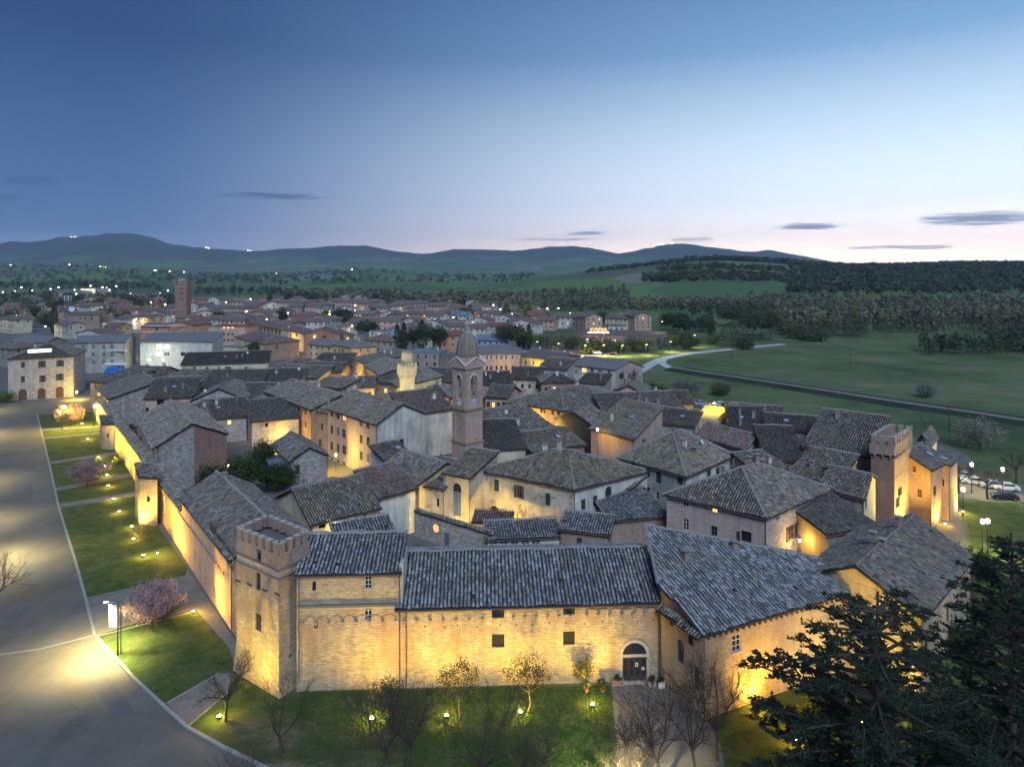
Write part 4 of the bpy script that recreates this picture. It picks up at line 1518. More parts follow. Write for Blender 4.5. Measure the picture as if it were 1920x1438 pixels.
def corner_tower():
    L, M, R, B = (-28.6, 70.9), (-22.8, 66.7), (-20.9, 70.1), (-26.6, 74.6)
    pts = [L, M, R, B]
    t = thing('corner_tower', 'tall stone corner tower with crenellated top at the bend of the town wall', 'tower', (-24.7, 70.5, 0))
    wins = [(0, 484, 1163, 11, 32, 'cas'), (0, 482, 1236, 11, 24, 'hole'), (0, 484, 1088, 9, 34, 'hole'), (1, 545, 1238, 7, 18, 'hole')]
    walled(t, pts, 0, 9.3, ['wall_stone', 'wall_stone_red'], wins, None, 'wall')
    walled(t, pts, 9.3, 11.5, ['wall_stone_red'], wins, None, 'wall')
    ring_ledge(t, pts, 11.45, .12, .14, 'trim_dark')
    walled(t, pts, 11.5, 12.35, ['brick_pink'], [], None, 'wall')
    ring_ledge(t, pts, 12.3, .14, .2, 'trim_dark')
    c = Vector((-24.7, 70.5))
    up = [tuple(c + (Vector(p) - c) * 1.03) for p in pts]
    walled(t, up, 12.4, 13.9, ['brick_worn'], [(0, 485, 1040, 9, 24, 'hole')], None, 'wall')
    mb = MB(); mb.prism([tuple(c + (Vector(p) - c) * .99) for p in pts], 13.3, 13.5); mb.build('parapet_walk', MAT['courtyard'], t)
    for A, Bq, n in ((up[0], up[1], 6), (up[1], up[2], 4), (up[2], up[3], 6), (up[3], up[0], 4)):
        merlons(t, A, Bq, 13.9, n)
    # iron wall ties on the two visible faces
    for px, py in ((447, 1090), (468, 1097), (497, 1107), (520, 1115)):
        u, z = HIT(px, py, Vector((*L, 0)), Vector((*M, 0)))
        e = (Vector((*M, 0)) - Vector((*L, 0))).normalized(); n = Vector((e.y, -e.x, 0))
        p = Vector((*L, 0)) + e * u + Vector((0, 0, z)) + n * .01
        mb = MB(); mb.obox(p - e * .4, e * .8, n * .06, Vector((0, 0, .12))); mb.build('wall_tie', MAT['iron'], t)
    # bright weathered weathering base: a battered foot
    foot = [tuple(c + (Vector(p) - c) * 1.10) for p in pts]
    mb = MB()
    for i in range(4):
        j = (i + 1) % 4
        a = tuple(c + (Vector(pts[i]) - c) * 1.006); b = tuple(c + (Vector(pts[j]) - c) * 1.006)
        mb.poly(((*foot[i], 0), (*foot[j], 0), (*b, 3.2), (*a, 3.2)))
    mb.build('battered_foot', MAT['wall_stone'], t)
    return t


corner_tower()

FA, FB = Vector((-21.3, 67.5, 0)), Vector((15.0, 69.3, 0))
FE = (FB - FA).normalized(); FN = Vector((FE.y, -FE.x, 0))
um, _ = HIT(748, 1200, FA, FB)
FM = FA + FE * um


def corbels(parent, A, e, u0, u1, z, n, arch):
    nrm = Vector((e.y, -e.x, 0))
    st = (u1 - u0) / n
    rr = st / 2
    for k in range(n + 1):
        p = A + e * (u0 + st * k) + Vector((0, 0, z)) + nrm * .004
        mb = MB()
        for i, (w, d, h) in enumerate(((.16, .10, .16), (.22, .18, .16), (.30, .27, .16))):
            mb.obox(p - e * w / 2 + Vector((0, 0, i * .16 - .3)), e * w, nrm * d, Vector((0, 0, h - .004)))
        mb.build('corbel', MAT['brick_worn'], parent)
    if arch:
        for k in range(n):
            c = A + e * (u0 + st * (k + .5)) + Vector((0, 0, z + .18)) + nrm * .003
            mb = MB(); m = 8
            for q in range(m):
                a0, a1 = PI * q / m, PI * (q + 1) / m
                P = lambda a, r: c + e * (math.cos(a) * r) + Vector((0, 0, math.sin(a) * r * .8))
                i0, i1, o0, o1 = P(a0, rr * .86), P(a1, rr * .86), P(a0, rr), P(a1, rr)
                f = nrm * .05
                mb.poly((i0 + f, o0 + f, o1 + f, i1 + f)); mb.poly((o0, o1, o1 + f, o0 + f)); mb.poly((i1, i0, i0 + f, i1 + f))
            mb.build('corbel_arch', MAT['brick_worn'], parent)


def front_range():
    # upper house left of the long roof
    R = FM - FN * 5.0
    t, C, r = house('wall_house', 'lit stone house with two white windows between corner tower and long tiled range', FA, FM, R, 11.65, 'slf', 1.7, 'wall_stone', 'tile_pale',
                    [('LF', 690.5, 1092, 14, 24, 'casw'), ('LF', 589, 1099, 7, 17, 'hole'), ('LF', 690.5, 1149, 15, 27, 'casw'), ('LF', 592, 1173, 7, 9, 'hole')], chim=0, ov=.3, pitch=.40)
    mb = MB(); mb.obox(FA + Vector((0, 0, 8.35)) + FN * .002 + FE * .1, FE * (um - .2), FN * .28, Vector((0, 0, .22))); mb.build('ledge', MAT['trim_dark'], t)
    mb = MB(); mb.obox(FA + Vector((0, 0, 8.1)) + FN * .002 + FE * .1, FE * (um - .2), FN * .12, Vector((0, 0, .245))); mb.build('ledge_moulding', MAT['trim_stone'], t)
    corbels(t, FA, FE, .6, um - .3, 6.75, 7, True)
    mb = MB(); q = FA + FE * .25 + FN * .12; mb.tube(q + Vector((0, 0, 1.5)), q + Vector((0, 0, 11.4)), .06); mb.build('downpipe', MAT['copper_pipe'], t)
    mb = MB(); q = FA + FE * (um + .0) - FN * .3; mb.obox(q + Vector((0, 0, 8.2)), FE * .35, -FN * 4.6, Vector((0, 0, 4.0))); mb.build('party_wall', MAT['plaster_white'], t)
    # the long range
    R = FB - FN * 14.0
    t, C, r = house('long_range', 'long lit wall building with big grey tiled roof and arched portal', FM + FE * .02, FB, R, 8.15, 'ga', 2.5, 'wall_stone', 'tile_pale',
                    [('LF', 934, 1147, 23, 23, 'grate'), ('LF', 934, 1201, 23, 25, 'grate'), ('LF', 1067, 1142, 22, 20, 'grate'), ('LF', 1067, 1196, 22, 25, 'grate')], chim=0, ov=.42, pitch=.40, row=.5, cat='building')
    W = (FB - FM).length
    corbels(t, FM, FE, .5, 9.6, 6.7, 7, False)
    corbels(t, FM, FE, 11.4, 17.2, 6.8, 5, False)
    corbels(t, FM, FE, 18.8, W - .4, 6.85, 6, True)
    mb = MB(); q = FM + FE * .75 + FN * .1; mb.tube(q + Vector((0, 0, .3)), q + Vector((0, 0, 7.9)), .055); mb.build('downpipe', MAT['copper_pipe'], t)
    mb = MB(); q = FB - FE * .15 + FN * .1; mb.tube(q + Vector((0, 0, .3)), q + Vector((0, 0, 7.9)), .055); mb.build('downpipe', MAT['copper_pipe'], t)
    # putlog holes and vents
    rnd = random.Random(3)
    for k in range(15):
        u = W * (k + .5) / 15 + rnd.uniform(-.4, .4)
        mb = MB(); mb.obox(FM + FE * u + Vector((0, 0, 6.0 + rnd.uniform(-.15, .15))) + FN * .003, FE * .13, FN * .004, Vector((0, 0, .16))); mb.build('putlog_hole', MAT['iron'], t)
    # portal: stone arch band, fanlight grille, lintel, glazed leaves
    uc, _ = HIT(1189.5, 1230, FM, FB); w = 2.45; spring, base = 2.75, .15
    c = FM + FE * uc
    mb = MB(); m = 12
    for q in range(m):
        a0, a1 = PI * q / m, PI * (q + 1) / m
        P = lambda a, r: c + FE * (math.cos(a) * r) + Vector((0, 0, spring + math.sin(a) * r)) + FN * .002
        i0, i1, o0, o1 = P(a0, w / 2), P(a1, w / 2), P(a0, w / 2 + .3), P(a1, w / 2 + .3)
        f = FN * .12
        mb.poly((i0 + f, o0 + f, o1 + f, i1 + f)); mb.poly((o0, o1, o1 + f, o0 + f)); mb.poly((i1, i0, i0 + f, i1 + f))
    for s in (-1, 1):
        mb.obox(c + FE * (s * (w / 2 + .15) - .15) + FN * .002, FE * .3, FN * .12, Vector((0, 0, spring)))
    mb.build('portal_arch', MAT['trim_stone'], t)
    mb = MB(); m = 12
    pts = [c + FE * (math.cos(PI * q / m) * w / 2) + Vector((0, 0, spring + math.sin(PI * q / m) * w / 2)) + FN * .012 for q in range(m + 1)]
    mb.poly([c - FE * w / 2 + FN * .012 + Vector((0, 0, base)), c + FE * w / 2 + FN * .012 + Vector((0, 0, base))] + pts)
    mb.build('portal_opening', MAT['glass_dark'], t)
    mb = MB()
    for k in range(9):
        x = -w / 2 + w * (k + .5) / 9; h = math.sqrt(max(0, (w / 2) ** 2 - x * x))
        mb.obox(c + FE * (x - .02) + Vector((0, 0, spring)) + FN * .03, FE * .04, FN * .03, Vector((0, 0, h)))
    mb.build('fanlight_grille', MAT['iron'], t)
    mb = MB(); mb.obox(c - FE * w / 2 + Vector((0, 0, spring - .22)) + FN * .02, FE * w, FN * .09, Vector((0, 0, .26))); mb.build('lintel', MAT['trim_stone'], t)
    for k in range(4):
        x = -w / 2 + w * k / 4
        mb = MB(); lw = w / 4 - .04
        for q0, q1, z0, z1 in ((0, .09, base, spring - .25), (lw - .09, lw, base, spring - .25), (.09, lw - .09, base, base + .5), (.09, lw - .09, spring - .38, spring - .25), (.09, lw - .09, 1.35, 1.43)):
            mb.obox(c + FE * (x + .02 + q0) + Vector((0, 0, z0)) + FN * .03, FE * (q1 - q0), FN * .05, Vector((0, 0, z1 - z0)))
        d = mb.build('door_leaf', MAT['wood_dark'], t)
    for k, (x, z, w2, h2) in enumerate(((.06, 1.55, .3, .42), (.72, 1.2, .28, .3))):
        mb = MB(); mb.obox(c + FE * x + Vector((0, 0, z)) + FN * .082, FE * w2, FN * .006, Vector((0, 0, h2))); mb.build('notice', MAT['paper'], t)
        mb = MB(); mb.obox(c + FE * (x + .08) + Vector((0, 0, z + .12)) + FN * .09, FE * (w2 - .16), FN * .003, Vector((0, 0, h2 * .45))); mb.build('notice_print', MAT['trim_dark'], t)
    mb = MB(); mb.obox(c - FE * 1.3 + FN * .02, FE * 2.6, FN * .5, Vector((0, 0, .15))); mb.build('doorstep', MAT['trim_stone'], t)
    return t


front_range()


def right_front_house():
    """angled house with the big sloping roof right of the portal"""
    C1 = G(1322, 1187, 8.0); R1 = G(1604, 1106, 8.0)
    n = Vector((-(R1.y - C1.y), R1.x - C1.x, 0)).normalized()
    pl = lambda p: 8.0 + .35 * (p - C1).dot(n)
    V1 = Vector((15.45, 76.8, 0)); V2 = Vector((33.5, 75.8, 0)); E1 = Vector((15.05, 68.6, 0))
    pts = [V1, E1, Vector((C1.x, C1.y, 0)), Vector((R1.x, R1.y, 0)), V2]
    t = thing('angled_house', 'angled brick house with wide sloping tiled roof beside the arched portal', 'house', (22, 72, 0))
    mb = MB()
    wins = {2: [(1381, 1208, 17, 33, 'casw')], 1: [(1259, 1161, 8, 22, 'shutb'), (1276, 1217, 13, 44, 'archhole'), (1295, 1195, 9, 26, 'cas'), (1240, 1263, 9, 36, 'doorblue'), (1306, 1268, 10, 44, 'doordark')]}
    todo = []
    for i in range(5):
        A, B = pts[i], pts[(i + 1) % 5]
        za, zb = pl(Vector((A.x, A.y, 8))), pl(Vector((B.x, B.y, 8)))
        zm = min(za, zb)
        hs = []
        for px, py, wp, hp, st in wins.get(i, ()):
            u0, zc = HIT(px - wp / 2, py, A, B); u1, _ = HIT(px + wp / 2, py, A, B)
            _, z0 = HIT(px, py + hp / 2, A, B); _, z1 = HIT(px, py - hp / 2, A, B)
            st2 = 'arch' if st == 'archhole' else st
            hs.append(((u0 + u1) / 2, zc, abs(u1 - u0), z1 - z0, st2 == 'arch')); todo.append((A, B, *hs[-1][:4], st2))
        W = (B - A).length
        top = ((0, zm), (W, zm), (W, zb)) if zb > za + .05 else (((0, zm), (W, zm), (0, za)) if za > zb + .05 else ())
        wall_face(mb, A, B, 0, zm, hs, top)
    mb.build('wall', MAT['wall_stone_red'], t)
    for A, B, u, zc, w, h, st in todo:
        e = (B - A).normalized(); add_window(t, A + e * u + Vector((0, 0, zc)), e, w, h, st)
    c = Vector((22, 72, 0))
    P = []
    for p in pts:
        q = p + (p - c).normalized() * .45
        P.append(Vector((q.x, q.y, pl(Vector((q.x, q.y, 8))) + .06)))
    r = roof_part(t, [P], 'tile_pale', [(P[0], P[4]), (P[1], P[0])], True, .40, .5, 11)
    # the lean-to strip over the left wall
    A, B = pts[1], pts[2]
    e = (B - A).normalized(); o = Vector((e.y, -e.x, 0))
    Q = [A + Vector((0, 0, 8.15)) + o * .02, B + Vector((0, 0, 7.95)) + o * .02 - e * .1, B + o * .75 + Vector((0, 0, 7.55)) - e * .1, A + o * .75 + Vector((0, 0, 7.75))]
    roof_part(t, [Q], 'tile_grey', (), True, .36, .4, 12, .1)
    mb = MB(); u, z = HIT(1276, 1131, A, B)
    q = A + e * u + Vector((0, 0, min(z, 9.0))) + o * .01
    mb.tube(q, q + o * .05, .22, .22, 10); mb.build('oculus', MAT['trim_dark'], t)
    # dentil row under the front eave
    A, B = pts[2], pts[3]; e = (B - A).normalized(); o = Vector((e.y, -e.x, 0)); W = (B - A).length
    for k in range(int(W / .7)):
        mb = MB(); mb.obox(A + e * (.2 + .7 * k) + Vector((0, 0, 7.5)) + o * .01, e * .2, o * .3, Vector((0, 0, .22))); mb.build('rafter_end', MAT['wood_brown'], t)
    chimney(r, 18.5, 72.5, pl(Vector((18.5, 72.5, 8))), 0, .4, .8); chimney(r, 24.5, 75.2, pl(Vector((24.5, 75.2, 8))), 0, .4, .7)
    return t


right_front_house()

# the town wall along the avenue, with its two piers
UW = Vector((-.603, .798, 0)); VW = Vector((.798, .603, 0))
W0 = Vector((-31.0, 77.0, 0))


def wall_pt(Y):
    return Vector((-31.0 - .755 * (Y - 77.0), Y, 0))


def town_wall():
    t = thing('town_wall', 'long crenel-cornered stone town wall floodlit yellow along the avenue', 'wall', wall_pt(110))
    t['label'] = 'long stone town wall floodlit yellow along the avenue lawns'
    A, B = wall_pt(76.5), wall_pt(186)
    e = (A - B).normalized(); o = Vector((e.y, -e.x, 0))                # outside faces the avenue
    if o.x > 0: o = -o
    mb = MB()
    L = (A - B).length
    # outer face with a door, top and inner face; height sinks a little towards the far end
    zt = lambda u: 6.4
    uD, _ = HIT(243.5, 880, B, A)
    wall_face(mb, B, A, 0, 6.2, [(uD, 1.6, 1.3, 3.0, True)], (), 0, .5)
    i0 = B - o * 1.1; i1 = A - o * 1.1
    mb.poly((i1, i0, i0 + Vector((0, 0, 6.2)), i1 + Vector((0, 0, 6.2))))
    mb.build('wall', [MAT['wall_stone']], t)
    add_window(t, B + e * uD + Vector((0, 0, 1.5)), e, 1.3, 3.0, 'doorred')
    # sloping tiled coping
    A2 = wall_pt(100.2)
    P = [B + o * .25 + Vector((0, 0, 6.25)), A2 + o * .25 + Vector((0, 0, 6.25)), A2 - o * 1.4 + Vector((0, 0, 6.75)), B - o * 1.4 + Vector((0, 0, 6.75))]
    roof_part(t, [P], 'tile_grey', (), True, .38, .45, 21, .12)
    # brick corbel table near the tower
    n = int(62 / 1.15)
    for k in range(n):
        p = A - e * (6 + 1.15 * k) + Vector((0, 0, 5.35)) + o * .004
        mb = MB()
        mb.obox(p - e * .12, e * .24, o * .14, Vector((0, 0, .2))); mb.obox(p - e * .16 + Vector((0, 0, .2)), e * .32, o * .24, Vector((0, 0, .2)))
        mb.build('corbel', MAT['brick_worn'], t)
    rnd = random.Random(5)
    for px, py, w, h in ((366, 1040, 8, 16), (404, 1110, 6, 16), (418, 1130, 7, 18), (428, 1070, 6, 16)):
        u, z = HIT(px, py, B, A)
        add_window(t, B + e * u + Vector((0, 0, z)), e, .6, 1.1, 'hole', True, .19)
    return t, A, B, e, o


TW, TWA, TWB, TWE, TWO = town_wall()


def pier(label, px0, px1, pyt, pyb, depth, roofmat):
    """square projecting pier of the town wall with a small tiled top"""
    Yb = FPX * CAMH / (pyb - HOR)
    a, b = AT(px0, pyb, Yb), AT(px1, pyb, Yb)
    zt = CAMH - (pyt - HOR) * Yb / FPX
    t = thing('wall_pier', label, 'wall tower', ((a.x + b.x) / 2, Yb + depth / 2, 0), 'projecting piers of the town wall')
    e = -TWE                                                        # away from the camera
    w = (b.x - a.x)
    p0 = Vector((a.x, Yb + .6, 0)); p1 = Vector((b.x, Yb, 0))
    d = e * depth
    pts = [p0, p1, p1 + d, p0 + d]
    mb = MB()
    for i in range(4): wall_face(mb, pts[i], pts[(i + 1) % 4], 0, zt, [(w / 2, zt * .55, .5, .9, False)] if i == 0 and w > 2 else [], ())
    mb.build('wall', MAT['wall_stone'], t)
    c = sum(pts, Vector()) / 4
    q = [c + (p - c) * 1.18 for p in pts]
    z1 = zt + .05
    roof_part(t, [[q[0] + Vector((0, 0, z1)), q[1] + Vector((0, 0, z1)), q[2] + Vector((0, 0, z1 + 1.1)), q[3] + Vector((0, 0, z1 + 1.1))]], roofmat, (), True, .36, .42, 31, .14)
    ring_ledge(t, [(p.x, p.y) for p in pts], zt - .5, .16, .1, 'brick_worn')
    return t


pier('nearer square pier of the town wall, lit on its avenue side', 258, 295, 896, 986, 4.5, 'tile_grey')
pier('farther dark square pier of the town wall beside the lawn', 189, 214, 796, 843, 4.5, 'tile_dark')


def gate_tower():
    L, F, R = G(1633, 818, 15.2), G(1677, 823, 15.2), G(1709, 803, 15.2)
    B = L + R - F
    pts = [(p.x, p.y) for p in (L, F, R, B)]
    c = sum((Vector(p) for p in pts), Vector((0, 0))) / 4
    t = thing('gate_tower', 'crenellated brick gate tower lit from below on the right', 'tower', (c.x, c.y, 0))
    t['label'] = 'crenellated brick gate tower beside the ochre house, lit from below'
    wins = [(1, 1682, 890, 5, 14, 'lit'), (1, 1697, 880, 4, 14, 'lit'), (1, 1688, 925, 9, 16, 'hole'), (1, 1684, 945, 8, 20, 'hole')]
    walled(t, pts, 0, 12.2, ['brick_red', 'brick_worn'], [w for w in wins if w[2] > 915], [0, 1, 0, 0])
    up = [tuple(c + (Vector(p) - c) * 1.07) for p in pts]
    mb = MB(); mb.prism(up, 12.6, 14.2); mb.build('parapet', MAT['brick_worn'], t)
    for i in range(4):
        A, Bq = Vector((*pts[i], 0)), Vector((*pts[(i + 1) % 4], 0))
        e = (Bq - A); W = e.length; e.normalize(); n = Vector((e.y, -e.x, 0)); k = max(3, int(W / .9))
        for q in range(k):
            mb = MB(); p = A + e * (W * (q + .5) / k) + Vector((0, 0, 12.0))
            mb.obox(p - e * .14, e * .28, n * .2, Vector((0, 0, .3))); mb.obox(p - e * .14 + Vector((0, 0, .3)), e * .28, n * .36, Vector((0, 0, .32)))
            mb.build('corbel', MAT['brick_worn'], t)
        merlons(t, up[i], up[(i + 1) % 4], 14.2, max(3, int(W / 1.25)), h=1.25)
    ring_ledge(t, pts, 9.0, .15, .06, 'brick_red')
    return t, pts


GT, GTP = gate_tower()


def bell_tower():
    Y = 122.0; c = Vector(((876.5 - 960) * Y / FPX, Y)); zz = lambda py: CAMH - (py - HOR) * Y / FPX
    t = thing('bell_tower', 'tall brick bell tower with pediments and domed lantern in the town centre', 'bell tower', (c.x, c.y, 0))
    rot = math.radians(42)

    def sq(h, r=rot):
        return [tuple(c + Vector((math.cos(r + PI / 4 + PI / 2 * k + PI), math.sin(r + PI / 4 + PI / 2 * k + PI))) * h * math.sqrt(2)) for k in range(4)]
    S = 1.92
    z1, z2, z3, z4 = zz(828), zz(766), zz(690), zz(676)
    mb = MB(); mb.prism(sq(S * 1.04), 0, z1); mb.build('base', MAT['brick_belfry'], t)
    ring_ledge(t, sq(S * 1.03), z1 - .02, .4, .15, 'tile_lichen', 'cornice')
    # panelled shaft: core plus raised corner strips and rails
    mb = MB(); mb.prism(sq(S * .95), z1 + .38, z2); mb.build('shaft', MAT['brick_belfry'], t)
    P = sq(S)
    for i in range(4):
        A, B = Vector((*P[i], 0)), Vector((*P[(i + 1) % 4], 0)); e = (B - A).normalized(); n = Vector((e.y, -e.x, 0)); W = (B - A).length
        if n.y > .3: continue
        for u0, u1, a, b in ((0, .75, z1 + .38, z2), (W - .75, W, z1 + .38, z2), (.75, W - .75, z1 + .38, z1 + 1.1), (.75, W - .75, z2 - .8, z2)):
            mb = MB(); mb.obox(A + e * u0 + Vector((0, 0, a)) - n * .12, e * (u1 - u0), n * .13, Vector((0, 0, b - a))); mb.build('pilaster_strip', MAT['brick_belfry'], t)
    ring_ledge(t, sq(S), z2 - .02, .35, .22, 'tile_lichen', 'cornice')
    # belfry stage: four corner piers and arched openings, hollow inside
    zb = z2 + .33
    for i in range(4):
        A, B = Vector((*P[i], 0)), Vector((*P[(i + 1) % 4], 0)); e = (B - A).normalized(); n = Vector((e.y, -e.x, 0)); W = (B - A).length
        mb = MB()
        wall_face(mb, A, B, zb, z3, [(W / 2, zb + (z3 - zb) * .47, W * .40, (z3 - zb) * .78, True)], (), 0, .55)
        i0, i1 = A - n * .56, B - n * .56
        mb.build('belfry_wall', MAT['brick_belfry'], t)
        # white archivolt and balustrade
        mb = MB(); r = W * .2; zc = zb + (z3 - zb) * .86 - r; cc = A + e * (W / 2) + n * .003; m = 8
        for q in range(m):
            a0, a1 = PI * q / m, PI * (q + 1) / m
            Q = lambda a, rr: cc + e * (math.cos(a) * rr) + Vector((0, 0, zc + math.sin(a) * rr))
            f = n * .06
            mb.poly((Q(a0, r) + f, Q(a0, r * 1.22) + f, Q(a1, r * 1.22) + f, Q(a1, r) + f)); mb.poly((Q(a0, r * 1.22), Q(a1, r * 1.22), Q(a1, r * 1.22) + f, Q(a0, r * 1.22) + f))
        mb.build('archivolt', MAT['white_paint'], t)
        mb = MB()
        for q in range(5):
            p = A + e * (W / 2 + (q - 2) * W * .075) - n * .2 + Vector((0, 0, zb + (z3 - zb) * .08)); mb.lathe(p, ((.05, 0), (.09, .25), (.04, .55), (.07, .9)), 6)
        mb.obox(A + e * (W * .3) - n * .28 + Vector((0, 0, zb + (z3 - zb) * .08 + .9)), e * W * .4, n * .16, Vector((0, 0, .12)))
        mb.build('balustrade', MAT['white_paint'], t)
        for s in (.12, .88):
            mb = MB(); mb.obox(A + e * (W * s - .22) + Vector((0, 0, zb)) + n * .002, e * .44, n * .1, Vector((0, 0, z3 - zb))); mb.build('pilaster', MAT['brick_belfry'], t)
    mb = MB(); mb.lathe((c.x, c.y, zb + 2.0), ((.62, 0), (.55, .25), (.42, .7), (.34, 1.0), (.1, 1.12)), 12); mb.build('bell', MAT['copper_pipe'], t, True)
    mb = MB(); mb.prism(sq(S * .9), zb + .01, zb + .1); mb.build('belfry_floor', MAT['trim_dark'], t)
    # entablature, dentils, pediments
    ring_ledge(t, sq(S), z3 - .01, .55, .12, 'brick_belfry', 'entablature')
    ring_ledge(t, sq(S), z3 + .5, .3, .5, 'brick_belfry', 'cornice')
    Q4 = sq(S + .42)
    for i in range(4):
        A, B = Vector((*Q4[i], z3 + .8)), Vector((*Q4[(i + 1) % 4], z3 + .8)); e = (B - A).normalized(); n = Vector((e.y, -e.x, 0)); W = (B - A).length
        mb = MB(); h = 1.35; m = (A + B) / 2 + Vector((0, 0, h)); inn = -n * (W / 2)
        mb.poly((A, B, m)); mb.poly((A, m, m + inn, A + inn)); mb.poly((m, B, B + inn, m + inn))
        mb.build('pediment', [MAT['brick_belfry']], t)
        for s0, s1 in ((A, m), (m, B)):
            mb = MB(); d = s1 - s0; mb.obox(s0 + n * .02, d, n * .16, Vector((0, 0, .16))); mb.build('raking_cornice', MAT['white_paint'], t)
        for q in range(11):
            mb = MB(); mb.obox(A + e * (W * (q + .3) / 11) - Vector((0, 0, .5)) - n * .1, e * (W / 11 * .45), n * .12, Vector((0, 0, .18))); mb.build('dentil', MAT['white_paint'], t)
    # drum, dome, lantern
    zd = z4 + .6
    mb = MB(); mb.lathe((c.x, c.y, z3 + .8), ((1.95, 0), (1.95, zd - z3 - .4), (2.1, zd - z3 - .3)), 8, 0, .2); mb.build('drum', MAT['brick_belfry'], t)
    zt = zz(624); zd += .35
    hd = zt - zd
    mb = MB(); mb.lathe((c.x, c.y, zd), [(2.02 * math.cos(a) ** 1.1 + .34 * (a / 1.57), hd * math.sin(a)) for a in np.linspace(0, 1.5, 9)], 16); mb.build('dome', MAT['tile_lichen'], t)
    mb = MB()
    for k in range(8):
        a = 2 * PI * k / 8
        pr = [Vector((c.x, c.y, zd)) + Vector((math.cos(a), math.sin(a), 0)) * (2.04 * math.cos(q) ** 1.1 + .36 * (q / 1.57)) + Vector((0, 0, hd * math.sin(q))) for q in np.linspace(0, 1.5, 7)]
        for q in range(6): mb.tube(pr[q], pr[q + 1], .07, .07, 5)
    mb.build('dome_ribs', MAT['lead_blue'], t)
    zl = zd + hd
    mb = MB(); mb.lathe((c.x, c.y, zl - .1), ((.55, 0), (.55, .25), (.42, .3), (.42, 1.5), (.56, 1.6), (.56, 1.72), (.40, 2.0), (.2, 2.4), (.08, 2.7)), 8); ln = mb.build('lantern', MAT['plaster_grey'], t)
    mb = MB(); mb.lathe((c.x, c.y, zl + 2.35), ((.16, 0), (.24, .15), (.16, .32), (.04, .4), (.04, .6)), 8); p = Vector((c.x, c.y, zl + 2.9))
    mb.tube(p, p + Vector((0, 0, 1.5)), .05, .04, 5); mb.tube(p + Vector((-.45, 0, .95)), p + Vector((.45, 0, .95)), .04, .04, 5); mb.build('cross', MAT['iron'], t)
    return t


bell_tower()


def town_hall_tower():
    Y = 170.0; c = Vector(((763 - 960) * Y / FPX, Y)); zz = lambda py: CAMH - (py - HOR) * Y / FPX
    t = thing('small_tower', 'slim pale crenellated tower glowing yellow left of the bell tower', 'tower', (c.x, c.y, 0))
    rot = math.radians(38)
    sq = lambda h: [tuple(c + Vector((math.cos(rot + PI / 4 + PI / 2 * k + PI), math.sin(rot + PI / 4 + PI / 2 * k + PI))) * h * .80 * math.sqrt(2)) for k in range(4)]
    zs, zm, zp, zt = zz(701), zz(692), zz(682), zz(660)
    walled(t, sq(1.62), 0, zs - 2, ['stone_tower'], [])
    mb = MB()
    a, b = sq(1.62), sq(1.75)
    mb.prism(sq(1.72), zs - 2.1, zs); mb.build('upper_shaft', MAT['stone_tower'], t)
    up = sq(2.25)
    for i in range(4):
        A, B = Vector((*sq(1.72)[i], 0)), Vector((*sq(1.72)[(i + 1) % 4], 0)); e = (B - A); W = e.length; e.normalize(); n = Vector((e.y, -e.x, 0))
        for q in range(5):
            mb = MB(); p = A + e * (W * (q + .5) / 5) + Vector((0, 0, zs - 1.0))
            mb.obox(p - e * .16, e * .32, n * .25, Vector((0, 0, .5))); mb.obox(p - e * .16 + Vector((0, 0, .5)), e * .32, n * .5, Vector((0, 0, .55))); mb.build('corbel', MAT['stone_tower'], t)
    mb = MB(); mb.prism(up, zs, zm + .6); mb.build('gallery', MAT['stone_tower'], t)
    for i in range(4): merlons(t, up[i], up[(i + 1) % 4], zm + .6, 4, h=.95, th=.35, mat='stone_tower', cap='stone_tower', frac=.6)
    walled(t, sq(1.25), zm + .5, zt - .4, ['stone_tower'], [])
    for i in range(4): merlons(t, sq(1.25)[i], sq(1.25)[(i + 1) % 4], zt - .4, 3, h=.6, th=.28, mat='stone_tower', cap='stone_tower', frac=.55)
    # small arched slits on the two near faces
    for i in (0, 1, 3):
        P = sq(1.62); A, B = Vector((*P[i], 0)), Vector((*P[(i + 1) % 4], 0)); e = (B - A); W = e.length; e.normalize(); n = Vector((e.y, -e.x, 0))
        if n.y > 0: continue
        add_window(t, A + e * W * .5 + Vector((0, 0, zs - 5)), e, .6, 1.3, 'hole', False, .19)
    return t, c, zz


THT, THC, THZ = town_hall_tower()


# ------------------------------------------------------------------ the old town, building by building
def old(name, label, L, F, R, z, roof='hip', rise=2.2, wall='plaster_beige', tile='tile_grey', depth=None, width=None, **kw):
    """corner pixels are eave corners at height z; a missing L or R is squared off with width / depth metres"""
    f = G(*F, z)
    l = G(*L, z) if L else None
    r = G(*R, z) if R else None
    if l is None:
        d = (r - f).normalized(); l = f + Vector((-d.y, d.x, 0)) * width
    elif width: l = ext(f, l, width)
    if r is None:
        d = (f - l).normalized(); r = f + Vector((-d.y, d.x, 0)) * depth
    elif depth and L and R: r = ext(f, r, depth)
    return house(name, label, l, f, r, z, roof, rise, wall, tile, **kw)


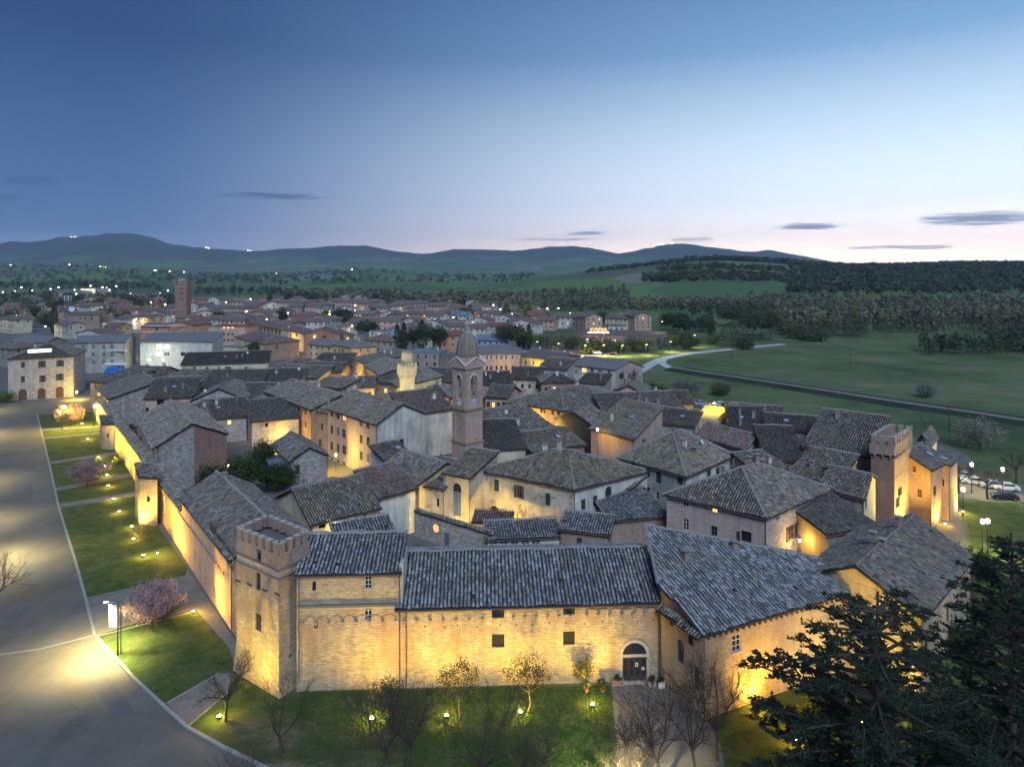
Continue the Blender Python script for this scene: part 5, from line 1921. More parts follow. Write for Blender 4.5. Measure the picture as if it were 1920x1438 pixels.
# --- along the left wall
_l, _f = wall_pt(99.5) + TWO * .06, wall_pt(78.5) + TWO * .06
o4 = house('wall_house', 'long wall-top house with loggia openings behind the corner tower', _l, _f, _f + VW * 9.6, 8.5, 'ga', 2.7, 'brick_pink', 'tile_dark',
           wins=[('LF', 413, 1010, 13, 26, 'hole'), ('LF', 432, 1040, 12, 34, 'hole'), ('LF', 398, 985, 8, 16, 'cas'), ('LF', 410, 1066, 8, 18, 'arch')], chim=0, ov=.4)
chimney(o4[2], *(_l + VW * 4.8 - UW * 4 + Vector((0, 0, 10.6))), 0, .6, 1.2)
old('terrace_house', 'house with wide striped grey roof above a lamplit terrace', None, (585, 980), (709, 950), 8.0, 'gb', 2.9, 'plaster_cream', 'tile_grey', width=13,
    wins=[('FR', 604, 984, 12, 12, 'hole'), ('FR', 684, 967, 7, 11, 'cas'), ('FR', 668, 971, 8, 8, 'hole')], chim=1)
old('small_house', 'small cream house with reddish tiled roof right of the terrace house', None, (712, 931), (779, 914), 7.0, 'sfr', 2.2, 'plaster_cream', 'tile_red', width=7, chim=0,
    facemat={'FR': 'plaster_white'})
old('gable_house', 'big house with grey rubble gable and red brick half, beside the town wall', (258, 786), (289, 838), (425, 812), 9.0, 'ga', 3.2, 'rubble', 'tile_grey', wins=[('LF', 268, 842, 4, 20, 'arch'), ('LF', 278, 858, 4, 20, 'arch'), ('LF', 256, 812, 4, 12, 'cas'), ('LF', 263, 822, 4, 12, 'shutb')],
    chim=2, facemat={'LF': 'brick_pink'})


def brick_half():
    """the red brick half of that gable: a slightly proud facing with its own edge"""
    t = HOUSES[-1]; C = [Vector(c) for c in t['_c']]
    A, B = C[1], C[2]; e = (B - A).normalized(); n = Vector((e.y, -e.x, 0)); W = (B - A).length
    mb = MB(); u = W * .53
    zf = lambda q: 9.0 + 3.2 * (1 - abs(q - W / 2) / (W / 2)) - .12
    P = lambda q, z, d=.05: A + e * q + n * d + Vector((0, 0, z))
    mb.poly((P(u, 0), P(W, 0), P(W, zf(W)), P(u, zf(u)))); mb.poly((P(u, 0, 0), P(u, 0), P(u, zf(u)), P(u, zf(u), 0))); mb.poly((P(W, 0), P(W, 0, 0), P(W, zf(W), 0), P(W, zf(W))))
    mb.build('brick_facing', MAT['brick_red'], t)
    mb = MB(); q = P(.6, 0, .1); mb.tube(q, q + Vector((0, 0, 8.8)), .07); mb.build('downpipe', MAT['copper_pipe'], t)


brick_half()
old('rubble_house', 'rough grey rubble house at the far end of the lit town wall', (181, 722), (203, 745), None, 8.0, 'sfr', 0.01, 'rubble', 'tile_grey', depth=13, wins=[], chim=1, roof_=None) if False else None
old('rubble_house', 'rough grey rubble house at the far end of the lit town wall', (183, 727), (204, 747), None, 8.0, 'slf', 3.0, 'rubble', 'tile_dark', depth=11, chim=1, facemat={'LF': 'plaster_cream'}, wins=[('LF', 199, 758, 3, 12, 'cas')])
old('pink_house', 'pinkish plaster house with wide dark windows behind the rubble house', (272, 747), (360, 743), None, 8.5, 'slf', 3.2, 'plaster_pink', 'tile_grey', depth=11,
    wins=[('LF', 301, 754, 14, 11, 'hole'), ('LF', 276, 768, 6, 8, 'hole'), ('LF', 301, 776, 16, 8, 'hole'), ('LF', 330, 756, 6, 10, 'cas'), ('LF', 347, 764, 8, 16, 'litd')], chim=2, aer=1)
old('pitched_house', 'dark-roofed house above the rubble house near the lit wall', (169, 714), (210, 719), None, 8.0, 'slf', 2.0, 'plaster_ochre', 'tile_dark', depth=13, chim=1, aer=1)
old('stone_gable_house', 'pale stone gabled house with white chimney in the left quarter', (360, 750), (460, 747), None, 7.6, 'gb', 2.8, 'rubble_pale', 'tile_dark', depth=16, wins=[('LF', 395, 745, 5, 6, 'hole'), ('LF', 423, 765, 8, 10, 'cas')], chim=0, dsh=1)
old('window_house', 'low stone house with one lit window before the white chimney', (378, 786), (462, 779), None, 6.0, 'slf', 2.6, 'rubble_pale', 'tile_grey', depth=10, wins=[('LF', 430, 792, 8, 9, 'lit'), ('LF', 405, 793, 5, 6, 'hole')], chim=1)
old('stone_house', 'square stone house with sloping grey roof beside the lit alley', (472, 790), (560, 782), None, 7.5, 'slf', 2.7, 'rubble_pale', 'tile_grey', depth=10.5, chim=0, wins=[('LF', 500, 797, 6, 7, 'hole')])
old('alley_house', 'low dark house with stone gable at the foot of the lit alley', (545, 862), (613, 852), None, 5.0, 'gb', 2.0, 'rubble', 'tile_dark', depth=14, wins=[('LF', 558, 880, 9, 18, 'doordark')], chim=0)
old('shed_house', 'small metal-roofed shed before the low dark gable house', (515, 876), (548, 870), None, 2.8, 'slf', .7, 'rubble', 'tile_grey', depth=4.5, tiled=False, far='roof_slate', chim=0, cat='shed')
pal = []
for r_, (y0, hh) in enumerate(((783, 15), (812, 17), (843, 17), (872, 15))):
    for c_, (x, w) in enumerate(((622, 5), (634, 5), (645, 7), (677, 6), (690, 6))):
        yy = y0 - 9 + (x - 622) * .33 + (2 if r_ else 0)
        st = ['shutb', 'cas', 'shutb', 'shutu', 'shutb'][(c_ + r_ * 2) % 5]
        if r_ == 0 and c_ == 2: st = 'lit'
        pal.append(('LF', x, yy, w, hh, st))
old('palazzo', 'tall four-storey palazzo with rows of shuttered windows and pale gable wall', (615, 765), (706, 794), (802, 773), 11.0, 'ga', 2.9, 'brick_pink', 'tile_lichen', wins=pal + [('FR', 753, 829, 9, 12, 'cas'), ('FR', 720, 832, 4, 8, 'hole')], chim=1,
    facemat={'FR': 'plaster_white'}, cat='palazzo', depth=13)
old('street_palazzo', 'long brick palazzo with brown shutters left of the tall four-storey palazzo', (497, 733), (584, 767), None, 10.0, 'ga', 2.3, 'brick_worn', 'tile_grey', depth=14,
    wins=[('LF', x, 741 + (x - 497) * .40 + (r * 24), 5, 13, s) for r in (0, 1) for x, s in ((503, 'cas'), (513, 'shutb'), (524, 'shutb'), (533, 'cas'), (547, 'shutb'), (560, 'shutb'), (573, 'shutb'))], chim=2, aer=1, cat='palazzo')
old('corner_house', 'narrow brick house joining the two palazzi, striped roof edge', (584, 767), (616, 772), None, 9.6, 'hip', 2.0, 'brick_worn', 'tile_lichen', depth=15, wins=[('LF', 592, 795, 5, 14, 'cas'), ('LF', 604, 800, 5, 14, 'shutb'), ('LF', 600, 830, 6, 16, 'shutb')], chim=1)
old('side_wing', 'low wing with brown tiled roof between palazzo and bell tower', (706, 790), (768, 777), None, 8.6, 'slf', 1.2, 'plaster_white', 'tile_red', depth=8, chim=0) if False else None
old('side_wing', 'plastered wing with brown tiled roof behind the bell tower shaft', (768, 776), (850, 766), None, 10.0, 'slf', 2.7, 'plaster_white', 'tile_red', depth=11, chim=2, wins=[])
old('long_house', 'long low house with dark roof and plain cream wall', (340, 684), (503, 678), None, 8.0, 'slf', 2.6, 'plaster_cream', 'tile_dark', depth=12, wins=[('LF', x, 692, w, 8, s) for x, w, s in ((365, 6, 'cas'), (388, 6, 'shutb'), (411, 4, 'hole'), (428, 12, 'hole'), (461, 6, 'cas'))], chim=2, dsh=1)
old('ridge_house', 'house with ridged tile roof and yellowish gable below the long dark roof', (376, 727), (484, 726), None, 8.0, 'slf', 3.4, 'plaster_ochre', 'tile_dark', depth=10, chim=1, wins=[('LF', 470, 735, 8, 8, 'hole')])
old('ochre_corner_house', 'ochre corner building standing at the lit end of the main street', (623, 645), (664, 651), (706, 648), 10.0, 'hip', 2.0, 'plaster_ochre', 'tile_dark', tiled=False, far='roof_grey',
    wins=[('LF', x, y, 3, 8, 'shutb') for x in (628, 636, 643) for y in (658, 672)] + [('FR', x, 657, 3, 6, 'shutb') for x in (676, 690)], fine=False)
old('street_house', 'brick street house with two dark roofs beside the main street', (662, 671), (682, 681), None, 10.0, 'slf', 2.0, 'brick_pink', 'tile_dark', depth=16, pitch=.5, row=.6, grid=[('LF', 4, (6.5, 3.0), .9, 1.6, ('shutb', 'cas'))], fine=False, aer=1)
old('street_house', 'street house with lit yellow facade left of the pale tower', (683, 683), (713, 703), None, 9.5, 'ga', 2.0, 'brick_worn', 'tile_grey', depth=14, pitch=.5, row=.6, grid=[('LF', 7, (6.8, 3.4), .9, 1.7, ('shutb', 'cas', 'lit'))], fine=False)
old('street_house', 'low lit facade directly at the foot of the pale tower', (713, 706), (746, 725), None, 8.2, 'slf', 2.0, 'plaster_yellow', 'tile_grey', depth=13, pitch=.5, row=.6, grid=[('LF', 6, (5.6, 2.6), .9, 1.6, ('shutb', 'cas'))], fine=False)
# --- centre
convent_w = [('LF', 931, 910, 10, 24, 'shutg'), ('LF', 973, 922, 9, 24, 'openb'), ('LF', 1027, 936, 10, 25, 'shutg'), ('LF', 927, 959, 18, 22, 'arch'), ('LF', 969, 970, 20, 18, 'archlit'), ('LF', 1010, 978, 21, 14, 'arch'),
             ('FR', 1094, 946, 8, 20, 'cas'), ('FR', 1116, 939, 8, 20, 'cas'), ('FR', 1141, 926, 12, 29, 'arch'), ('FR', 1141, 977, 10, 26, 'arch')]
cv = old('convent', 'big plastered convent with hipped tile roof at the centre of the old town', (902, 880), (1077, 915), (1170, 892), 9.0, 'hip', 3.3, 'plaster_beige', 'tile_lichen', depth=15.5, wins=convent_w, chim=2, cat='building', facemat={'FR': 'plaster_white'}, capmat='tile_sandy')
old('church_porch', 'plastered church front with tall arched doorway beside the convent', (831, 886), (880, 895), None, 9.0, 'slf', 1.9, 'plaster_beige', 'tile_lichen', depth=8.5, chim=0, ov=.3,
    wins=[('LF', 857, 945, 15, 44, 'doorblue'), ('LF', 857, 915, 16, 18, 'arch')])
old('low_church_house', 'low ochre house with two roof slopes left of the church front', (709, 880), (785, 906), None, 7.4, 'ga', 2.2, 'plaster_yellow', 'tile_grey', depth=11, chim=1, wins=[('LF', 726, 893, 5, 9, 'shutb'), ('LF', 745, 899, 5, 9, 'shutb')])
old('sacristy', 'beige sacristy wall with a single small window beside the church front', (786, 908), (831, 915), None, 6.8, 'slf', 2.0, 'plaster_beige', 'tile_grey', depth=8, chim=0, wins=[('LF', 821, 942, 5, 16, 'hole')])
old('church_nave', 'plain brown-roofed church nave between bell tower and convent roof', (905, 842), (985, 838), None, 9.5, 'slf', 2.3, 'plaster_cream', 'tile_dark', depth=12, chim=0)
old('cream_house', 'cream house with broad ribbed roof right of the bell tower', (909, 828), (1040, 803), None, 8.5, 'slf', 3.2, 'plaster_cream', 'tile_grey', depth=10.5, wins=[('LF', 925, 838, 5, 4, 'hole'), ('LF', 956, 833, 7, 4, 'hole')], chim=1, aer=1)
old('shutter_house', 'white plastered house with green shutters and big hipped roof', (1163, 855), (1285, 890), (1374, 851), 10.0, 'hip', 4.0, 'plaster_grey', 'tile_lichen', depth=16,
    wins=[('LF', 1187, 872, 9, 30, 'shutg'), ('LF', 1214, 882, 11, 25, 'shutg'), ('LF', 1235, 895, 11, 24, 'shutg'), ('LF', 1275, 900, 12, 17, 'shutg'), ('LF', 1213, 924, 11, 24, 'cas'), ('LF', 1233, 929, 5, 14, 'cas'),
          ('FR', 1329, 887, 8, 13, 'shutg'), ('FR', 1346, 883, 7, 14, 'shutg')], chim=2, facemat={'FR': 'plaster_white'}, dsh=1)
old('brick_house', 'worn brick house with hipped roof and white roof vents', (1250, 925), (1435, 967), (1556, 914), 9.5, 'hip', 3.6, 'brick_pink', 'tile_grey',
    wins=[('LF', 1286, 942, 11, 16, 'openw'), ('LF', 1286, 983, 11, 22, 'casw'), ('LF', 1340, 953, 11, 17, 'lit'), ('LF', 1339, 996, 12, 20, 'cas'), ('LF', 1384, 1005, 8, 20, 'shutb'), ('LF', 1399, 1006, 20, 20, 'hole'),
          ('FR', 1458, 968, 5, 14, 'shutu'), ('FR', 1482, 954, 8, 12, 'lit'), ('FR', 1484, 998, 10, 27, 'openb'), ('FR', 1511, 986, 9, 26, 'cas'), ('FR', 1547, 977, 8, 24, 'cas')], chim=3, facemat={'FR': 'rubble_pale'})
old('beige_house', 'plain beige house with one dark window beside the gate tower', (1540, 914), (1618, 933), (1642, 896), 9.0, 'ga', 2.0, 'plaster_beige', 'tile_grey', wins=[('LF', 1570, 950, 13, 22, 'hole'), ('FR', 1624, 943, 4, 22, 'cas')], chim=0, facemat={'FR': 'plaster_cream'})
old('lean_to_house', 'dark tiled roof slope filling the gap behind the brick house', (1475, 893), (1560, 912), None, 9.0, 'slf', 2.6, 'plaster_ochre', 'tile_grey', depth=10, chim=1)
old('ochre_house', 'ochre house with four small lit windows and broad roof left of gate tower', (1508, 836), (1634, 856), None, 10.5, 'slf', 4.3, 'plaster_ochre', 'tile_grey', depth=12.5,
    wins=[('LF', 1530, 853, 12, 9, 'hole'), ('LF', 1571, 858, 11, 10, 'lit'), ('LF', 1602, 863, 11, 10, 'lit')], chim=1, aer=1)
old('gate_house', 'lit brick gatehouse range with sloping roof right of the gate tower', (1700, 868), (1745, 879), (1764, 868), 9.6, 'sfr', 1.6, 'brick_red', 'tile_dark', depth=8, wins=[('LF', 1714, 880, 7, 12, 'cas'), ('LF', 1724, 925, 9, 16, 'cas'), ('FR', 1753, 920, 5, 18, 'hole')], chim=0, facemat={'FR': 'brick_worn'})
old('wall_bastion', 'lit brick bastion at the right end of the town wall', (1750, 866), (1779, 871), (1789, 861), 9.4, 'sfr', .5, 'brick_worn', 'tile_dark', depth=7, chim=0, cat='bastion', wins=[('LF', 1768, 905, 5, 14, 'hole')])
old('white_gable_house', 'small pale house with lit gable peeping out behind the gate tower', (1722, 824), (1741, 838), (1753, 824), 9.5, 'gb', 1.5, 'plaster_cream', 'tile_dark', depth=9, chim=0, wins=[('FR', 1746, 842, 3, 9, 'cas')], pitch=.5, row=.6)
old('hospital_range', 'large dark-roofed range with buttressed lit side wall behind the cedar', None, (1727, 1153), (1819, 1041), 8.0, 'gb', 3.0, 'wall_stone', 'tile_dark', width=12.0, chim=2, grid=[('FR', 5, (4.6,), 1.0, 1.7, ('cas', 'shutb'))], cat='building')
old('annex', 'small dark annex roof between brick house and the big dark range', (1552, 1000), (1645, 985), None, 7.2, 'slf', 1.6, 'plaster_brown', 'tile_dark', depth=8, chim=0)
old('garden_shed', 'low brick outbuilding between convent and brick house', (1144, 975), (1250, 965), None, 5.2, 'slf', 1.4, 'brick_worn', 'tile_pale', depth=8, chim=0, wins=[], cat='outbuilding')
old('court_house', 'low brick house with small roof before the convent side wall', (1052, 990), (1140, 1000), None, 4.6, 'slf', .9, 'brick_worn', 'tile_pale', depth=4, chim=0)
old('veranda_house', 'low garden house with glazed veranda behind the long roof', (915, 1010), (1048, 1004), None, 3.4, 'slf', .8, 'plaster_white', 'tile_pale', depth=4.0, chim=0, wins=[('LF', x, 1016, 16, 9, 'casw') for x in (925, 945, 965, 985, 1005)])
# --- right-hand middle
old('ochre_hip_house', 'ochre house with large hipped roof and one lit window right of bell tower', (946, 753), (1058, 769), (1192, 746), 9.5, 'hip', 3.2, 'plaster_ochre', 'tile_grey',
    wins=[('LF', 953, 764, 4, 10, 'cas'), ('LF', 973, 767, 4, 10, 'cas'), ('LF', 995, 772, 6, 12, 'lit'), ('LF', 1015, 769, 4, 10, 'shutb'), ('LF', 1021, 770, 4, 10, 'shutb'), ('LF', 1036, 773, 5, 10, 'shutb'), ('LF', 1047, 774, 5, 9, 'cas'), ('FR', 1106, 771, 4, 12, 'cas'), ('FR', 1121, 763, 6, 8, 'lit'), ('FR', 1119, 789, 5, 9, 'lit')], chim=3, aer=2, facemat={'FR': 'brick_worn'})
old('tarred_house', 'dark tar-coated gable between ochre house and lichen roofs', (1043, 784), (1110, 796), None, 8.6, 'gb', 2.2, 'tar', 'tile_grey', depth=7, chim=0)
old('broad_roof_house', 'house with broad dark roof beyond the tarred gable', (1140, 784), (1293, 778), None, 8.6, 'slf', 3.2, 'brick_worn', 'tile_grey', depth=11, chim=2, aer=2, wins=[('LF', 1155, 790, 5, 8, 'hole')])
old('wedge_house', 'brick house with wedge-shaped lichen roof and red chimney pot', (1108, 803), (1187, 823), (1242, 786), 9.4, 'slf', 2.6, 'brick_pink', 'tile_lichen', chim=2, wins=[])
old('white_annex', 'low white annex with arched door and vents right of the shutter house', (1305, 815), (1397, 841), (1442, 828), 8.6, 'ga', 1.8, 'plaster_white', 'tile_red', depth=8, wins=[('FR', 1405, 858, 8, 14, 'arch'), ('FR', 1413, 845, 6, 9, 'hole')], chim=0, facemat={'LF': 'brick_pink'})
old('yard_house', 'house with dark ribbed roof in front of the ochre gatehouse row', (1440, 861), (1512, 864), None, 8.6, 'slf', 3.2, 'plaster_ochre', 'tile_dark', depth=11, chim=0)
old('upper_yard_house', 'narrow roofed house with brown attic strip above the dark ribbed roof', (1436, 800), (1530, 808), None, 10.4, 'slf', 1.4, 'plaster_brown', 'tile_dark', depth=6, chim=0, wins=[('LF', 1468, 805, 4, 5, 'litd')])
old('roof_terrace_house', 'dark-roofed house beside the glowing yellow terrace', (1374, 806), (1442, 809), None, 8.6, 'slf', 2.4, 'plaster_brown', 'tile_dark', depth=12, chim=2)
old('edge_house', 'long dark roof at the town edge above the parked cars', (1368, 778), (1465, 785), None, 9.0, 'ga', 1.8, 'plaster_cream', 'tile_dark', depth=9, chim=1)
old('link_house', 'narrow roof strip linking lichen roofs to the yellow terrace', (1232, 792), (1300, 799), None, 8.2, 'slf', 1.4, 'plaster_grey', 'tile_dark', depth=9, chim=1)
old('pink_palazzo', 'long pink palazzo with white-framed windows beyond the bell tower', (888, 662), (982, 661), None, 9.0, 'hip', 2.4, 'plaster_pink', 'tile_dark', depth=14, tiled=False, far='roof_grey',
    wins=[('LF', x, y, 4, 8, 'openw' if y < 675 else 'cas') for x in (913, 921, 931, 940, 949, 961) for y in (670, 690)], fine=False, cat='palazzo')
old('yellow_house', 'yellow house with balconies lit from the street beyond the dark roofs', (978, 667), (1052, 678), (1088, 667), 8.2, 'ga', 1.7, 'plaster_yellow', 'tile_red', tiled=False, far='roof_brown',
    wins=[('LF', x, y + (x - 978) * .14, w, 7, s) for x, w, s in ((985, 3, 'cas'), (1000, 4, 'casw'), (1015, 4, 'casw'), (1030, 4, 'shutb'), (1043, 3, 'cas')) for y in (678, 691)], fine=False, facemat={'FR': 'brick_red'})
old('gabled_villa', 'grey-roofed house with brick-panelled gable and balcony at the town edge', (1073, 683), (1154, 692), (1205, 687), 8.5, 'ga', 2.3, 'plaster_white', 'tile_dark', tiled=False, far='roof_grey',
    wins=[('LF', 1080, 697, 5, 9, 'casw'), ('LF', 1095, 694, 10, 9, 'lit'), ('LF', 1110, 696, 5, 8, 'cas'), ('LF', 1125, 700, 9, 12, 'casw'), ('LF', 1142, 700, 6, 9, 'shutb'), ('FR', 1165, 705, 9, 12, 'shutb'), ('FR', 1180, 705, 5, 12, 'casw')], fine=False, facemat={'FR': 'brick_pink'})
old('gable_end_house', 'small house with plain pink gable below the brick-panelled villa', (1150, 733), (1207, 737), None, 7.8, 'gb', 1.8, 'plaster_pink', 'tile_dark', depth=10, chim=0)
old('brown_house', 'small brown house behind the ochre hipped roof', (1086, 716), (1132, 719), None, 8.2, 'slf', 1.3, 'plaster_brown', 'tile_dark', depth=9, grid=[('LF', 3, (6.2,), .9, 1.4, 'cas')], fine=False)
# --- fillers seen as roof slivers in the middle distance, each its own little house
fill = [
    (505, 595, 706, 8.5, 'tile_grey', 'roof with skylights behind the long brick palazzo', 2), (560, 640, 694, 9.0, 'tile_dark', 'narrow roof above the skylight roof by the street', 1),
    (483, 560, 711, 9.0, 'tile_dark', 'dark roof strip left of the skylight roof', 1), (520, 590, 686, 8.5, 'tile_red', 'reddish roof cluster near the start of the main street', 2),
    (585, 650, 678, 8.5, 'tile_dark', 'small dark roof left of the lit street corner', 2), (648, 700, 722, 9.0, 'tile_grey', 'roof ridge just left of the lit street facades', 1),
    (780, 846, 712, 8.5, 'tile_dark', 'flat dark roof right of the pale tower', 1), (785, 842, 738, 8.8, 'tile_dark', 'yellow-walled roof behind the bell tower shaft', 1),
    (905, 960, 716, 8.0, 'tile_dark', 'dark low roof right of the bell tower belfry', 1), (910, 950, 742, 8.4, 'tile_dark', 'grey awning roof beside the bell tower', 0),
    (958, 1015, 708, 8.0, 'tile_red', 'red-brown roof with chimney before the yellow house', 2), (1015, 1080, 712, 8.4, 'tile_dark', 'dark roof with aerials before the yellow house', 2),
    (300, 372, 716, 8.6, 'tile_grey', 'grey roof with clay chimney in the left quarter', 2), (230, 300, 702, 8.4, 'tile_dark', 'dark hipped roof behind the pink plaster house', 1),
    (440, 520, 742, 7.2, 'tile_grey', 'low roof beside the long brick palazzo', 1), (318, 392, 776, 6.4, 'tile_dark', 'small dark roof behind the brick half gable', 1),
    (700, 760, 716, 8.0, 'tile_grey', 'roof under the pale tower', 0), (1225, 1300, 752, 8.4, 'tile_dark', 'dark roof by the parked cars at the town edge', 1),
    (1010, 1060, 690, 8.2, 'tile_red', 'brown roof slice before the yellow facade', 1), (845, 905, 742, 8.6, 'tile_red', 'brown roof slice behind the bell tower openings', 0),
]
for i, (a, b, y, z, tl, lb, nc) in enumerate(fill):
    wl = ['plaster_beige', 'brick_worn', 'plaster_ochre', 'plaster_grey', 'plaster_pink'][i % 5]
    old('townhouse', 'house with ' + lb, (a, y + 2 * (i % 3)), (b, y + 3), None, z, ('slf', 'ga', 'slf', 'hip')[i % 4], 2.1, wl, tl, depth=10, chim=nc, aer=i % 2, dsh=(i + 1) % 3 == 0, pitch=.48, row=.55,
        grid=[('LF', 4, (z - 2.2,), .9, 1.4, ('cas', 'shutb', 'shutb', 'lit'))], fine=False)


old('tower_annex', 'small stepped annex roof between corner tower and terrace', (640, 1032), (744, 1014), None, 9.2, 'slf', 1.2, 'brick_worn', 'tile_pale', depth=5, chim=1)
old('red_capped_annex', 'narrow annex with red ridge tiles beside the corner tower top', (606, 1036), (680, 1027), None, 10.6, 'slf', .6, 'brick_pink', 'tile_red', depth=2.6, chim=0)
old('loggia_house', 'small lower house in front of the long wall-top house', (362, 948), (395, 985), None, 7.6, 'ga', 1.2, 'brick_worn', 'tile_grey', depth=5, chim=0)
old('stepped_annex', 'stepped lean-to roof against the tall palazzo gable', (722, 862), (770, 852), None, 7.6, 'slf', 1.4, 'rubble_pale', 'tile_dark', depth=5, chim=0)
old('stepped_annex', 'little roof between ridged roof and stone gabled house', (470, 752), (520, 758), None, 8.0, 'slf', 1.4, 'brick_worn', 'tile_grey', depth=6, chim=1)
old('stepped_annex', 'little raised roof on the long brick palazzo row', (585, 722), (640, 728), None, 11.4, 'slf', 1.2, 'plaster_beige', 'tile_lichen', depth=6, chim=2)
old('stepped_annex', 'small tiled roof before the shutter house wall', (1145, 905), (1180, 915), None, 7.0, 'slf', 1.0, 'plaster_grey', 'tile_grey', depth=4, chim=0)
old('stepped_annex', 'brown tiled roof between tarred gable and convent ridge', (1000, 846), (1095, 832), None, 8.4, 'slf', 1.6, 'brick_worn', 'tile_lichen', depth=7, chim=1)
old('stepped_annex', 'small grey roof right of the tarred gable', (1112, 788), (1165, 796), None, 8.8, 'ga', 1.2, 'brick_red', 'tile_grey', depth=6, chim=2)
old('stepped_annex', 'little roof behind the brick house chimney row', (1420, 884), (1475, 878), None, 9.2, 'slf', 1.2, 'plaster_ochre', 'tile_lichen', depth=6, chim=1)
# --- garden and courtyard walls, terrace, canopy
def free_wall(name, label, pts, h, th, mat, cope='tile_grey', cat='wall', holes=()):
    P = [Vector((p[0], p[1], 0)) if len(p) == 3 else G(*p) for p in pts]
    c = sum(P, Vector()) / len(P)
    t = thing(name, label, cat, c)
    mb = MB(); polys = []
    for i in range(len(P) - 1):
        A, B = P[i], P[i + 1]; e = (B - A).normalized(); n = Vector((e.y, -e.x, 0))
        wall_face(mb, A, B, 0, h, [q for k, q in holes if k == i], (), 0, th * .9)
        mb.poly((B - n * th, A - n * th, A - n * th + Vector((0, 0, h)), B - n * th + Vector((0, 0, h))))
        polys.append([A + n * .2 + Vector((0, 0, h)), B + n * .2 + Vector((0, 0, h)), B - n * (th + .2) + Vector((0, 0, h + .22)), A - n * (th + .2) + Vector((0, 0, h + .22))])
    mb.build('wall', MAT[mat], t)
    roof_part(t, polys, cope, (), True, .36, .42, 3, .08)
    return t, P


gw, gp = free_wall('garden_wall', 'old garden wall with round window and blue door before the church', [G(777, 955, 4.2).to_tuple(), G(925, 1000, 4.2).to_tuple()], 4.0, .5, 'rubble', holes=[])
gp = [Vector((p.x, p.y, 0)) for p in gp]
e_ = (gp[1] - gp[0]).normalized(); n_ = Vector((e_.y, -e_.x, 0))
u_, z_ = HIT(818, 990, gp[0], gp[1])
mb = MB(); q_ = gp[0] + e_ * u_ + Vector((0, 0, z_)) + n_ * .02; mb.tube(q_, q_ + n_ * .06, .62, .62, 16); mb.build('round_window', MAT['lit_dim'], gw)
mb = MB(); mb.tube(q_ - n_ * .01, q_ + n_ * .04, .8, .8, 16); mb.build('window_surround', MAT['brick_worn'], gw)
u_, z_ = HIT(838, 1008, gp[0], gp[1])
add_window(gw, gp[0] + e_ * u_ + Vector((0, 0, 1.1)), e_, .95, 2.2, 'doorblue', True, .19)
sheet('walled_garden', [G(782, 1020).to_tuple()[:2] + ('w',), G(930, 1052).to_tuple()[:2] + ('w',), G(880, 1075).to_tuple()[:2] + ('w',), G(745, 1075).to_tuple()[:2] + ('w',), G(735, 1035).to_tuple()[:2] + ('w',)], 'lawn', .012)


def canopy():
    t = thing('door_canopy', 'small tiled canopy glowing underneath beside the convent', 'canopy', G(915, 985, 3.2))
    a, b, c_, d = G(882, 980, 3.6), G(952, 986, 3.6), G(935, 967, 4.6), G(900, 962, 4.6)
    b = a + Vector((6.4, -.8, 0)); d = a + Vector((.6, 3.2, .9)); c_ = b + Vector((.2, 3.2, .9))
    roof_part(t, [[a, b, c_, d]], 'tile_red', (), True, .36, .4, 3, .1)
    mb = MB()
    for p in (a + Vector((.3, .3, 0)), b + Vector((-.3, .3, 0)), (a + b) / 2 + Vector((0, .3, 0))): mb.tube((p.x, p.y, 0), p, .09, .09, 6)
    mb.build('post', MAT['wood_brown'], t)
    m = (a + b + c_ + d) / 4 - Vector((0, 0, .55))
    mb = MB(); mb.lathe(m, ((.05, 0), (.14, .05), (.14, .14), (.05, .22)), 8); mb.build('bulb', MAT['lamp_warm'], t)
    point(t, m - Vector((0, 0, .2)), 900, GOLD)


canopy()


